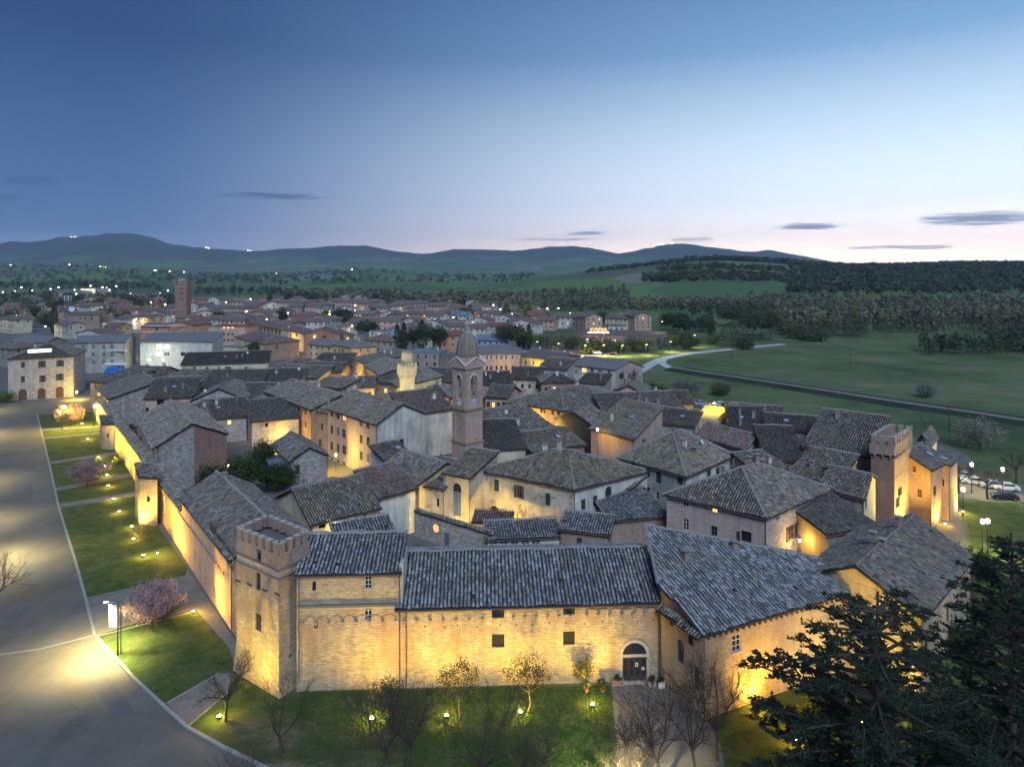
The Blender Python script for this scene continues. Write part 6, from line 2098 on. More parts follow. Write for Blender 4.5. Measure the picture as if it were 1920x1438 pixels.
def terrace():
    """lamplit terrace under the striped roof: floor, lamp and a dark grill stand"""
    A, B = G(600, 1012, 4.2), G(715, 985, 4.2)
    t = thing('roof_terrace', 'lamplit terrace floor with railing below the striped roof', 'terrace', (A.x, A.y, 0))
    e = (B - A).normalized(); n = Vector((e.y, -e.x, 0))
    mb = MB(); mb.obox(A - n * 2.5 - Vector((0, 0, .3)), e * (B - A).length, n * 4.2, Vector((0, 0, .3))); mb.build('floor', MAT['path'], t)
    mb = MB(); mb.obox(Vector((A.x, A.y, 0)) - n * 2.4 + e * .1, e * ((B - A).length - .2), n * 4.0, Vector((0, 0, 3.88))); mb.build('wall', MAT['brick_worn'], t)
    for k in range(14):
        mb = MB(); p = B - e * (.35 * k) + n * 1.6; mb.tube(p, p + Vector((0, 0, 1)), .025, .025, 5); mb.build('baluster', MAT['iron'], t)
    mb = MB(); mb.tube(B + n * 1.6 + Vector((0, 0, 1)), B - e * 4.6 + n * 1.6 + Vector((0, 0, 1)), .035); mb.build('handrail', MAT['iron'], t)
    w = thing('wall_lamp', 'hanging lamp glowing on the terrace wall', 'lamp', AT(636, 983, 93.0))
    p = AT(636, 984, 92.6)
    mb = MB(); mb.lathe(p, ((.3, 0), (.1, .2), (.04, .35)), 10); mb.build('lamp_shade', MAT['iron'], w)
    mb = MB(); mb.lathe(p - Vector((0, 0, .14)), ((.05, 0), (.1, .06), (.05, .12)), 8); mb.build('bulb', MAT['lamp_warm'], w)
    mb = MB(); mb.tube(p + Vector((0, 0, .3)), p + Vector((0, 0, 1.0)), .015); mb.build('cord', MAT['iron'], w)
    point(w, p - Vector((0, 0, .3)), 420, GOLD)
    b = thing('barbecue', 'dark covered barbecue standing on the lamplit terrace', 'barbecue', AT(657, 1006, 92.5))
    q = AT(657, 1008, 91.8)
    mb = MB(); mb.box((q.x, q.y, 4.2), .7, .5, .9, .6); mb.build('cabinet', MAT['iron'], b)
    mb = MB(); mb.lathe((q.x, q.y, 5.1), ((.42, 0), (.4, .15), (.25, .32)), 10); mb.build('lid', MAT['iron'], b)


terrace()


def yellow_court():
    """the brightly lit yellow terrace wall by the parked cars"""
    z = 8.8
    A, B, C, D = G(1307, 783, z), G(1346, 788, z), G(1361, 772, z), G(1322, 766, z)
    t = thing('yellow_terrace', 'glowing yellow walled terrace among dark roofs near the cars', 'terrace', (A.x, A.y, 0))
    mb = MB(); mb.prism([(p.x, p.y) for p in (A, B, C, D)], 0, z); mb.build('floor', MAT['plaster_yellow'], t)
    up = Vector((0, 0, 1))
    for p, q, h in ((D, C, .9), (B, C, .35), (A, D, .35)):
        e = (q - p); n = Vector((-e.y, e.x, 0)).normalized() * .25
        mb = MB(); mb.obox(p, e, n, up * h); mb.build('parapet', MAT['plaster_yellow'], t)
    m = (C + D) / 2 + up * 1.9 + (A - D).normalized() * 2.2
    mb = MB(); mb.lathe(m, ((.05, 0), (.16, .08), (.05, .2)), 8); mb.build('lamp', MAT['lamp_warm'], t)
    mb = MB(); mb.tube(m - up * 1.9, m, .04); mb.build('lamp_post', MAT['iron'], t)
    point(t, m + up * .35, 1500, (1, .66, .02))


yellow_court()


# ------------------------------------------------------------------ the newer town behind
WN = {'plaster_white': 'white', 'plaster_cream': 'cream', 'plaster_pink': 'pink', 'plaster_ochre': 'ochre', 'plaster_yellow': 'yellow', 'plaster_grey': 'grey', 'plaster_brown': 'brown', 'plaster_orange': 'orange',
      'brick_red': 'red brick', 'brick_worn': 'brown brick', 'brick_pink': 'pale brick', 'plaster_blue': 'pale blue', 'plaster_beige': 'beige', 'stone_white': 'white stone'}
RN = {'gx': 'pitched', 'gy': 'gabled', 'h': 'hipped', 'f': 'flat'}
wh, cr_, pk, oc, ye, gy_, br, og = 'plaster_white', 'plaster_cream', 'plaster_pink', 'plaster_ochre', 'plaster_yellow', 'plaster_grey', 'plaster_brown', 'plaster_orange'
NEW = [  # left, right, eave row, slant, height, wall, roof, roof material
    (0, 25, 598, 2, 9, cr_, 'h', 'roof_brown'), (27, 60, 597, -2, 7, wh, 'gx', 'roof_brown'), (20, 86, 640, 3, 6, br, 'gx', 'roof_grey'), (0, 20, 652, 2, 8, br, 'h', 'roof_brown'), (70, 100, 588, 1, 7, pk, 'gx', 'roof_brown'), (36, 68, 577, 1, 7, cr_, 'gx', 'roof_brown'), (2, 34, 573, 0, 7, br, 'gx', 'roof_brown'),
    (102, 126, 609, 2, 8, cr_, 'gx', 'roof_brown'), (142, 194, 626, 3, 6, wh, 'gy', 'roof_brown'), (140, 172, 600, 1, 6, gy_, 'h', 'roof_brown'), (195, 218, 612, 1, 6, oc, 'gx', 'roof_brown'),
    (222, 264, 581, 1, 7, pk, 'gx', 'roof_red'), (219, 249, 597, 2, 7, wh, 'gx', 'roof_brown'), (250, 281, 595, 2, 8, oc, 'gx', 'roof_brown'), (280, 306, 594, -2, 7, 'brick_red', 'gy', 'roof_brown'), (307, 341, 589, 1, 7, wh, 'gx', 'roof_brown'),
    (338, 371, 571, 0, 7, wh, 'gy', 'roof_brown'), (353, 379, 561, 1, 9, og, 'h', 'roof_brown'), (387, 411, 561, 0, 9, wh, 'gy', 'roof_brown'), (391, 424, 577, 1, 6, wh, 'gx', 'roof_brown'), (367, 405, 587, 1, 6, cr_, 'gy', 'roof_brown'),
    (423, 457, 577, 1, 7, pk, 'gx', 'roof_brown'), (456, 491, 580, 1, 7, pk, 'f', 'roof_red'), (494, 524, 570, -1, 11, wh, 'gy', 'roof_brown'), (508, 537, 583, 1, 7, wh, 'gy', 'roof_brown'), (418, 452, 598, 2, 7, br, 'gx', 'roof_brown'), (455, 500, 597, 2, 6.5, pk, 'gx', 'roof_brown'),
    (527, 590, 567, 0, 9, pk, 'gx', 'roof_brown'), (592, 607, 566, 0, 8, pk, 'gx', 'roof_brown'), (623, 687, 566, 1, 9, pk, 'gx', 'roof_brown'), (638, 662, 556, 0, 7, wh, 'gy', 'roof_brown'), (664, 688, 556, 0, 7, wh, 'gy', 'roof_grey'), (590, 624, 580, 1, 8, wh, 'f', 'roof_grey'),
    (552, 590, 592, 1, 6, wh, 'gy', 'roof_brown'), (630, 700, 588, 2, 7, og, 'gx', 'roof_grey'), (715, 749, 588, 1, 7, wh, 'gy', 'roof_brown'), (652, 702, 604, 2, 7, gy_, 'gx', 'roof_brown'), (713, 757, 598, 1, 6.5, wh, 'gy', 'roof_brown'), (544, 576, 603, 1, 7, gy_, 'gx', 'roof_brown'),
    (692, 716, 621, 1, 6, wh, 'f', 'roof_grey'), (725, 746, 618, 0, 6, 'plaster_blue', 'gy', 'roof_slate'), (681, 738, 638, 3, 7.5, br, 'h', 'roof_brown'), (577, 622, 646, 4, 7, ye, 'gx', 'roof_grey'), (752, 784, 602, 1, 7, wh, 'gy', 'roof_brown'), (787, 833, 607, 1, 6.5, wh, 'gy', 'roof_brown'),
    (825, 861, 602, 1, 6, ye, 'f', 'roof_grey'), (882, 916, 600, 1, 7, wh, 'gy', 'roof_brown'), (880, 909, 615, 1, 6, wh, 'gx', 'roof_brown'), (907, 946, 612, 1, 6, wh, 'gx', 'roof_red'), (955, 1004, 606, 2, 8.5, wh, 'gy', 'roof_brown'),
    (757, 800, 569, 0, 10, pk, 'gx', 'roof_brown'), (802, 834, 573, 1, 11, pk, 'gx', 'roof_brown'), (775, 794, 580, 0, 9, oc, 'f', 'roof_grey'), (835, 873, 578, 1, 9, pk, 'gx', 'roof_brown'), (893, 936, 637, 2, 5, 'plaster_blue', 'gx', 'roof_slate'), (710, 744, 661, 2, 9, pk, 'f', 'roof_grey'),
    (762, 822, 661, 2, 8, br, 'f', 'roof_slate'), (1040, 1070, 594, 1, 8, wh, 'gx', 'roof_brown'), (1072, 1104, 595, 2, 9, br, 'gx', 'roof_brown'), (1135, 1176, 596, 2, 8, cr_, 'gx', 'roof_brown'), (1098, 1129, 594, -1, 10, pk, 'gy', 'roof_brown'), (1190, 1221, 592, -1, 10, pk, 'gy', 'roof_brown'),
    (1168, 1192, 589, 1, 10, br, 'gx', 'roof_brown'), (1140, 1172, 612, 0, 5, wh, 'f', 'roof_brown'), (700, 728, 577, 0, 8, pk, 'gx', 'roof_brown'), (730, 756, 574, 0, 8, cr_, 'gx', 'roof_brown'), (690, 722, 567, 0, 8, cr_, 'h', 'roof_brown'), (905, 940, 588, 1, 8, cr_, 'gx', 'roof_brown'),
    (876, 902, 583, 0, 7, pk, 'gx', 'roof_brown'), (930, 958, 595, 1, 7, wh, 'gy', 'roof_brown'), (1008, 1038, 600, 1, 7, pk, 'gx', 'roof_brown'), (845, 876, 590, 1, 8, wh, 'gx', 'roof_slate'), (800, 828, 592, 1, 8, wh, 'gx', 'roof_brown'), (760, 800, 588, 1, 8, og, 'gx', 'roof_brown'),
    (500, 545, 608, 2, 6.5, pk, 'gx', 'roof_brown'), (470, 505, 588, 1, 6, br, 'gx', 'roof_brown'), (590, 628, 598, 2, 6.5, gy_, 'h', 'roof_brown'), (630, 654, 612, 1, 6, gy_, 'h', 'roof_brown'), (540, 566, 575, 0, 7, br, 'gx', 'roof_brown'), (566, 600, 574, 0, 7, pk, 'gx', 'roof_brown'),
    (600, 622, 572, 0, 7, br, 'h', 'roof_brown'), (425, 450, 566, 0, 7, br, 'gx', 'roof_brown'), (455, 490, 569, 0, 7, gy_, 'gx', 'roof_brown'), (374, 392, 571, 0, 7, pk, 'gx', 'roof_brown'), (312, 334, 576, 0, 7, br, 'gx', 'roof_brown'), (264, 300, 583, 0, 7, br, 'h', 'roof_brown'),
    (372, 412, 600, 1, 6.5, br, 'gx', 'roof_brown'), (330, 366, 596, 1, 7, gy_, 'gx', 'roof_brown'), (838, 870, 612, 1, 6, wh, 'gx', 'roof_brown'), (1000, 1030, 586, 0, 7, br, 'gx', 'roof_brown'), (942, 975, 582, 0, 7, br, 'h', 'roof_brown'),
]


def _fill_new():
    rd = random.Random(91)
    cen = [G((r[0] + r[1]) / 2, r[2], r[4]) for r in NEW]
    tries = 0; added = 0
    while added < 75 and tries < 6000:
        tries += 1
        z = rd.choice((6.5, 7, 7.5, 8.5)); y = 558 + 74 * rd.random() ** 1.3; px = rd.uniform(10, 1010)
        if y > 606 and (px > 900 or px < 150): continue
        c = G(px, y, z)
        if any((c - q).length < 16.5 for q in cen): continue
        if abs(px - 340) < 26 and y < 600: continue
        if 385 < px < 580 and y > 600: continue
        if 120 < px < 410 and y > 604: continue
        w = rd.uniform(10, 15) * FPX / c.y
        NEW.append((px - w / 2, px + w / 2, y, rd.uniform(-1.5, 2), z, rd.choice((pk, pk, cr_, wh, oc, og, pk, cr_)), rd.choice(('gx', 'gx', 'gy', 'h')), rd.choice(('roof_brown', 'roof_brown', 'roof_brown', 'roof_red'))))
        cen.append(c); added += 1


_fill_new()
NEW.sort(key=lambda r: (r[5], r[6], r[0] + r[1]))
_cnt, _tot = {}, {}
for r in NEW: _tot[(r[5], r[6], r[7])] = _tot.get((r[5], r[6], r[7]), 0) + 1
ORD = ['first', 'second', 'third', 'fourth', 'fifth', 'sixth', 'seventh', 'eighth', 'ninth', 'tenth', 'eleventh', 'twelfth', 'thirteenth', 'fourteenth', 'fifteenth', 'sixteenth', 'seventeenth', 'eighteenth', 'nineteenth', 'twentieth',
       'twenty-first', 'twenty-second', 'twenty-third', 'twenty-fourth']


def nth(n):
    return ORD[n] if n < len(ORD) else f'{n + 1}' + {1: 'st', 2: 'nd', 3: 'rd'}.get((n + 1) % 10 if not 10 < (n + 1) % 100 < 14 else 0, 'th')


for i, (a, b, y, dy, z, w, rf, fr) in enumerate(NEW):
    k = (w, rf, fr); n = _cnt.get(k, 0); _cnt[k] = n + 1
    kind = f'{WN[w]} house with {fr.split("_")[1]} {RN[rf]} roof'
    lab = f'only {kind} in the newer town' if _tot[k] == 1 else f'{kind}, {nth(n)} such from the left in newer town'
    rd = random.Random(i * 7 + 3)
    f = G(b, y + dy * .5, z); l = G(a, y - dy * .5, z)
    W = (f - l).length; nw = max(2, int(W / 3.2))
    lv = [q for q in (z - 1.6, z - 4.5, z - 7.5) if q > 1.2]
    sts = ('cas', 'shutb', 'shutb', 'cas', 'shutg', 'hole', 'lit') if rd.random() < .45 else ('cas', 'shutb', 'hole', 'shutg')
    old('town_house', lab, (a, y - dy * .5), (b, y + dy * .5), None, z, {'gx': 'ga', 'gy': 'gb', 'h': 'hip', 'f': 'flat'}[rf], min(2.4, W * .13 + .6) if rf == 'gy' else 2.0, w, 'tile_dark', depth=rd.uniform(9, 12), tiled=False, far=fr, chim=1 if rd.random() < .6 else 0,
        grid=[('LF', nw, lv, 1.0, 1.4, sts), ('FR', 2, lv[:1], 1.0, 1.4, 'shutb')], fine=False, gutter=False, group='houses of the newer town', ov=.6)

# --- the larger or more particular buildings there
old('villa', 'three-storey stone house with green shutters and arched doors by the avenue', (15, 672), (138, 667), None, 13.3, 'hip', 3.4, 'rubble_pale', 'tile_dark', depth=17, pitch=.5, row=.6,
    wins=[('LF', 43, 684, 8, 12, 'shutg'), ('LF', 79, 683, 9, 12, 'openb'), ('LF', 113, 681, 9, 12, 'openg'), ('LF', 43, 711, 8, 13, 'shutg'), ('LF', 80, 710, 7, 13, 'openb'), ('LF', 112, 707, 9, 12, 'openg'),
          ('LF', 42.5, 741, 16, 20, 'archlitd'), ('LF', 78, 738, 15, 21, 'archdoor2'), ('LF', 112, 736, 15, 21, 'archlitd')] if False else
    [('LF', 43, 684, 8, 12, 'shutg'), ('LF', 79, 683, 7, 12, 'openb'), ('LF', 113, 681, 7, 12, 'openg'), ('LF', 43, 711, 8, 13, 'shutg'), ('LF', 80, 710, 6, 13, 'openb'), ('LF', 112, 707, 7, 12, 'openg'),
     ('LF', 42.5, 740, 16, 21, 'archdoor'), ('LF', 78, 738, 15, 21, 'archdoor'), ('LF', 112, 735, 15, 21, 'archdoor')], chim=1)


def clerestory():
    t = HOUSES[-1]
    mb = MB(); a, b = AT(52, 662, 205), AT(92, 660, 205)
    mb.obox(a, b - a, Vector((0, 1.2, 0)), Vector((0, 0, .9))); mb.build('roof_lantern', MAT['lit_white'], t)


clerestory()
old('apartment_block', 'grey apartment block with rows of small windows and pale ledges', (139, 642), (234, 640), None, 12.2, 'ga', 2.0, 'plaster_grey', 'tile_dark', depth=13, tiled=False, far='roof_grey',
    wins=[('LF', x, y, 7, 8, 'casw') for x in (156, 175, 194, 210) for y in (650, 665, 679)], fine=False, chim=1, cat='apartments')
t_ = HOUSES[-1]
for py in (658.5, 685):
    a, b = AT(139, py, 271), AT(236, py, 271); mb = MB(); mb.obox(a, b - a, Vector((0, .8, 0)), Vector((0, 0, .35 if py < 670 else 1.0))); mb.build('ledge', MAT['white_paint'], t_)
aw = thing('blue_awning', 'bright blue shop awning below the grey apartment block', 'awning', AT(209, 696, 266))
mb = MB(); a, b = AT(194, 699, 266), AT(226, 699, 266); mb.poly((a, b, b + Vector((0, 2.6, 1.9)), a + Vector((0, 2.6, 1.9)))); mb.poly((a - Vector((0, 0, .5)), b - Vector((0, 0, .5)), b, a)); mb.poly((a, a + Vector((0, 2.6, 1.9)), a + Vector((0, 2.6, 0)))); mb.poly((b, b + Vector((0, 2.6, 0)), b + Vector((0, 2.6, 1.9))))
mb.build('canvas', MAT['awning_blue'], aw)
mb = MB(); mb.tube((a.x, a.y, 0), a, .08); mb.tube((b.x, b.y, 0), b, .08); mb.build('pole', MAT['metal_grey'], aw)
old('white_stone_hall', 'long white stone hall floodlit by two white lamps', (263, 641), (398, 640), None, 11.3, 'slf', 2.6, 'stone_white', 'tile_dark', depth=13, tiled=False, far='roof_grey',
    wins=[('LF', 299, 650, 11, 8, 'big'), ('LF', 313, 650, 11, 8, 'big'), ('LF', 298, 664, 11, 7, 'big'), ('LF', 313, 664, 11, 7, 'casw')] + [('LF', x, 664, 9, 7, 'hole') for x in (343, 358, 372, 387)], fine=False, cat='hall', chim=0)
hall = HOUSES[-1]
old('school', 'long orange brick school with white bands', (264, 612), (314, 613), None, 7.5, 'ga', 1.6, 'plaster_orange', 'tile_dark', depth=12, tiled=False, far='roof_brown', wins=[('LF', 294, 617, 5, 4, 'hole')], fine=False, chim=0, cat='school')
old('school', 'higher orange brick school wing with gabled front', (314, 606), (362, 609), None, 9.5, 'gb', 1.8, 'plaster_orange', 'tile_dark', depth=12, tiled=False, far='roof_brown', wins=[], fine=False, chim=0, cat='school')
t_ = HOUSES[-1]
for py in (611, 623):
    a, b = AT(262, py, 385), AT(363, py, 385); mb = MB(); mb.obox(a, b - a, Vector((0, .4, 0)), Vector((0, 0, .35))); mb.build('band', MAT['white_paint'], t_)
old('parish_church', 'brown brick church hall with corbelled gable beside the lattice mast', (125, 590), (186, 590), None, 11.5, 'ga', 1.6, 'brick_worn', 'tile_dark', depth=14, tiled=False, far='roof_brown', wins=[('LF', x, 597, 3, 5, 'arch') for x in (150, 160, 172)], fine=False, chim=0, cat='church')
old('pink_block', 'flat pink block with a glowing top floor in the newer town', (391, 612), (459, 613), None, 10.0, 'flat', 1, 'plaster_pink', 'tile_dark', depth=13, tiled=False, far='roof_red', wins=[('LF', x, 614.5, 6, 3, 'lit') for x in (420, 428, 436)] + [('LF', x, y, 5, 3, 'hole') for x in (420, 428, 436) for y in (627, 638)], fine=False, chim=0)
old('yellow_row', 'long ochre row of houses leading to the main street', (463, 604), (545, 621), None, 8.0, 'ga', 2.0, 'plaster_ochre', 'tile_dark', depth=11, tiled=False, far='roof_brown', wins=[('LF', 468 + 7 * k, 613 + 1.4 * k, 3, 7, 'cas') for k in range(10)], fine=False, chim=2)
old('white_end_house', 'white end house closing the ochre row', (528, 618), (569, 626), (592, 620), 9.0, 'hip', 1.8, 'plaster_white', 'tile_dark', tiled=False, far='roof_brown', wins=[('LF', x, 628, 3, 6, 'cas') for x in (535, 545, 556)], fine=False, chim=1)
old('brick_gable_house', 'red brick house with broad gable and one lit window', (569, 628), (638, 627), None, 9.2, 'gb', 2.9, 'brick_red', 'tile_dark', depth=13, tiled=False, far='roof_brown', wins=[('LF', 590, 631, 6, 8, 'lit'), ('LF', 608, 632, 6, 7, 'cas'), ('LF', 624, 632, 5, 7, 'casw'), ('LF', 607, 621, 6, 4, 'hole')], fine=False, chim=1)
old('yellow_hip_house', 'yellow villa with wide brown hipped roof behind the long dark roof', (440, 631), (496, 644), (561, 638), 8.0, 'hip', 2.8, 'plaster_yellow', 'tile_dark', tiled=False, far='roof_brown', wins=[('LF', 460, 646, 4, 8, 'casw'), ('LF', 475, 648, 4, 8, 'shutb'), ('FR', 520, 650, 4, 8, 'shutb')], fine=False, chim=2, facemat={'FR': 'brick_worn'})
old('flat_annex', 'small flat blue-roofed annex beside the yellow villa', (415, 650), (449, 652), None, 4.5, 'flat', 1, 'plaster_yellow', 'tile_dark', depth=7, tiled=False, far='roof_slate', fine=False, chim=0)
old('industrial_hall', 'brightly lit white factory hall at the far left edge of town', (150, 541), (180, 541), None, 9, 'flat', 1, 'plaster_white', 'tile_dark', depth=30, tiled=False, far='roof_grey', wins=[('LF', x, y, 8, 2.4, 'big') for x in (156, 165, 174) for y in (543.5, 547)], fine=False, chim=0, cat='factory')
old('red_hall', 'low red and white factory hall right of the lit factory', (240, 551), (304, 552), None, 8, 'flat', 1, 'brick_red', 'tile_dark', depth=30, tiled=False, far='roof_grey', wins=[('LF', x, 554, 6, 4, 'casw') for x in (262, 276, 290)], fine=False, chim=0, cat='factory')
old('grey_hall', 'pale low factory shed beside the lit factory', (100, 547), (140, 548), None, 7, 'gx' if False else 'ga', 2, 'plaster_grey', 'tile_dark', depth=25, tiled=False, far='roof_grey', wins=[], fine=False, chim=0, cat='factory')
# supermarket with its red sign
old('supermarket', 'low supermarket with glowing shop front and red neon sign', (1076, 626), (1232, 632), None, 6.0, 'flat', 1, 'plaster_brown', 'tile_dark', depth=30, tiled=False, far='roof_brown', wins=[('LF', x, 638 + (x - 1080) * .03, 9, 7, 'big') for x in (1090, 1102, 1114, 1126, 1138, 1150)], fine=False, chim=0, cat='supermarket')
sm = HOUSES[-1]


def neon():
    t = thing('shop_sign', 'red neon letters standing on the supermarket roof', 'sign', AT(1122, 621, 345))
    cu = bpy.data.curves.new('lettering', 'FONT'); cu.body = 'coop'; cu.size = 4.2; cu.extrude = .12; cu.bevel_depth = .05; cu.align_x = 'CENTER'
    cu.materials.append(MAT['neon_red'])
    tmp = bpy.data.objects.new('lettering', cu); COL.objects.link(tmp)
    me = bpy.data.meshes.new_from_object(tmp.evaluated_get(bpy.context.evaluated_depsgraph_get()))
    bpy.data.objects.remove(tmp)
    if not me.materials: me.materials.append(MAT['neon_red'])
    o = link('lettering', me, t); o.rotation_euler = (PI / 2, 0, 0); o.location = (0, -.3, -.4)
    mb = MB(); p = AT(1122, 621, 345.6)
    mb.obox(p + Vector((-5.2, 0, -.9)), (10.4, 0, 0), (0, .2, 0), (0, 0, .45)); mb.build('sign_bar', MAT['neon_white'], t)
    for x in (-4, 0, 4):
        mb = MB(); q = p + Vector((x, .3, 0)); mb.tube(q + Vector((0, 0, -3)), q + Vector((0, 0, 2)), .08); mb.build('support', MAT['iron'], t)
    point(t, p + Vector((0, -3, 1)), 900, (1, .12, .06), .6)


neon()


def water_tower():
    Y = 470.0
    a, b = AT(327, 578, Y), AT(349, 578, Y); w = b.x - a.x
    c = (a + b) / 2; zt = AT(340, 529, Y).z
    t = thing('brick_tower', 'square red brick tower rising above the newer town', 'tower', (c.x, c.y + w / 2, 0))
    P = [(a.x + .6, Y), (b.x - .2, Y + 1.0), (b.x - .2, Y + w), (a.x + .6, Y + w)]
    walled(t, P, 0, zt - 3.2, ['brick_red'], [(0, 340, y, 2.4, 4, 'hole') for y in (540, 550, 560)])
    q = [(P[0][0] - .5, P[0][1] - .5), (P[1][0] + .5, P[1][1] - .5), (P[2][0] + .5, P[2][1] + .5), (P[3][0] - .5, P[3][1] + .5)]
    mb = MB(); mb.prism(q, zt - 3.2, zt - .6); mb.build('tank_storey', MAT['brick_red'], t)
    for i in range(4): merlons(t, q[i], q[(i + 1) % 4], zt - .6, 5, h=1.4, th=.5, mat='brick_red')
    ring_ledge(t, P, zt - 3.6, .4, .5, 'trim_stone')
    ring_ledge(t, P, 13, .3, .1, 'trim_stone')
    mb = MB(); mb.box((c.x, c.y + w / 2, zt - .6), w * .5, w * .5, 3.2); mb.build('roof_cabin', MAT['plaster_grey'], t)


water_tower()


def lattice_mast():
    Y = 330.0
    c = AT(127, 630, Y); z1 = AT(127, 556, Y).z
    t = thing('lattice_mast', 'steel lattice radio mast with white dish on the left', 'mast', (c.x, c.y, 0))
    mb = MB(); w0, w1 = 1.5, .9
    P = lambda k, z: Vector((c.x, c.y, z)) + Vector(((1, 1), (-1, 1), (-1, -1), (1, -1))[k] + (0,)) * (w0 + (w1 - w0) * z / z1)
    for k in range(4):
        mb.tube(P(k, 0), P(k, z1), .11, .09, 5)
    n = 12
    for i in range(n):
        for k in range(4):
            a, b = z1 * i / n, z1 * (i + 1) / n
            mb.tube(P(k, a), P((k + 1) % 4, b), .06, .06, 4); mb.tube(P(k, b), P((k + 1) % 4, b), .05, .05, 4)
    mb.build('lattice', MAT['metal_grey'], t)
    dish(t, Vector((c.x + 2.6, c.y - 1.2, AT(0, 579, Y).z)), (.6, -.8, .05), 1.3)
    for k in range(4):
        mb = MB(); p = P(k, z1 * .93); mb.tube(p, p + Vector((0, 0, 2.4)), .16, .16, 6); mb.build('antenna', MAT['white_paint'], t)


lattice_mast()


# ------------------------------------------------------------------ vegetation
def on_ground(px, Y):
    x = (px - 960) * Y / FPX
    return (x, Y, float(terrain(x, Y)))


# blossom trees on the avenue lawns
def blossom(label, base, h, rad, seed, n=90, k=70, leaf=.1):
    rg = np.random.default_rng(seed)
    t = thing('blossom_tree', label, 'tree', base, 'blossom trees on the avenue lawn')
    segs, tips = limbs(rg, tuple(base), h * .95, 1.1, 3, 6, .14, .45, .25)
    S = np.array(segs); S[:, 2] = base[2] + (S[:, 2] - base[2]) * h * .92 / (S[:, 5].max() - base[2]); S[:, 5] = base[2] + (S[:, 5] - base[2]) * h * .92 / (S[:, 5].max() - base[2])
    put(t, 'trunk', tubes_np(S[:2], 7), 'bark'); put(t, 'branches', tubes_np(S[2:], 4), 'bark')
    P = clumps(rg, (base[0], base[1], base[2] + h * .66), (rad, rad, h * .34), n, k, .3)
    put(t, 'blossom', leaf_np(P, leaf, rg), 'leaf_blossom')


blossom('pink blossom tree beside the lamp post banner, nearest of the avenue', G(284, 1177), 5.0, 3.5, 1, 110, 80, .1)
blossom('purple-pink blossom tree on the lawn below the lit wall door', G(165, 914), 5.2, 3.6, 2, 90, 60, .12)
blossom('blossom tree under the bright lamps before the stone villa', G(131, 799), 6.0, 3.8, 3, 80, 50, .14)

# clipped young trees lit from below in front of the long wall
for lb, base, h, r, sd in (('young lit tree with round crown before the wall, third from the portal', G(727, 1352), 3.7, 1.5, 11), ('young lit tree with pale trunk, second from the portal', G(861, 1344), 5.0, 2.0, 12),
                           ('largest young lit tree before the wall, between window columns and portal', G(991, 1334), 5.2, 2.3, 13), ('smallest lit tree beside the flower pots near the portal', G(1096, 1290), 3.0, .9, 14)):
    leafy_tree('young_tree', lb, base, h, r, 'leaf_olive', sd, 'young trees before the long wall', .085, 70 if r > 1 else 40, 26, .42, .07, 'bark_pale', spread=.26)
# trees in the walled garden behind the gable house
for lb, px, py, h, r, sd in (('dark garden tree left in the walled garden by the gable house', 398, 938, 6.0, 2.8, 21), ('dense green garden tree hiding lit windows, middle of the walled garden', 455, 936, 7.6, 3.2, 22), ('low green garden tree right in the walled garden', 520, 922, 4.8, 3.0, 23),
                              ('bare-topped garden tree behind the dense green one', 490, 890, 6.5, 2.4, 24)):
    leafy_tree('garden_tree', lb, G(px, py), h, r, 'leaf_garden', sd, 'trees in the walled garden', .2, 120, 34, .2, .16, spread=.6)
leafy_tree('garden_shrub', 'dark shrub on the wall top beside the rubble house', G(243, 838), 5.5, 1.6, 'leaf_garden', 25, None, .2, 40, 24, .1, .1, cat='shrub')
leafy_tree('lawn_shrub', 'small yellow-lit shrub at the wall foot near the door', G(222, 872), 1.6, 1.3, 'leaf_lime', 26, None, .13, 30, 24, .1, .05, cat='shrub')
bare_tree('broad bare bush on the lawn before the near pier', G(262, 1012), 3.4, 1.1, 27, None, 3, 8, .06, .5, .12)
leafy_tree('villa_shrub', 'bright green shrub at the left end of the stone villa', G(4, 756), 3.5, 3.0, 'leaf_lime', 28, None, .25, 40, 24, .1, .08, cat='shrub')
# pots and bushes by the portal
for k, (px, py) in enumerate(((1100, 1297), (1130, 1296))):
    b = G(px, py); t = thing('flower_pot', ('clay pot with yellow-green plant', 'clay pot with dark green plant')[k] + ' on the grass near the portal', 'plant pot', b, 'pots near the portal')
    mb = MB(); mb.lathe(b, ((.16, 0), (.24, .35), (.26, .38), (.2, .38)), 10); mb.build('pot', MAT['plaster_orange'], t)
    rg = np.random.default_rng(k); put(t, 'leaves', leaf_np(clumps(rg, (b.x, b.y, .75), (.5, .5, .4), 16, 18, .1), .14, rg, 0, .3), 'leaf_lime' if k == 0 else 'leaf_garden')
for k, (px, py, w) in enumerate(((1158, 1281, 1.2), (1222, 1283, .8), (1240, 1285, .6))):
    b = G(px, py + 3); t = thing('planter', ('long planter box left of the portal', 'small planter right of the portal', 'white tub at the corner by the portal')[k], 'planter', b, 'planters by the portal')
    mb = MB(); mb.box(b, w, .45, .5); mb.box((b.x, b.y, .5), w + .08, .53, .06); mb.build('box', MAT['brick_worn' if k < 2 else 'white_paint'], t)
    rg = np.random.default_rng(k + 9); put(t, 'leaves', leaf_np(clumps(rg, (b.x, b.y, .75), (w * .5, .25, .25), 14, 18, .08), .09, rg), 'leaf_garden')

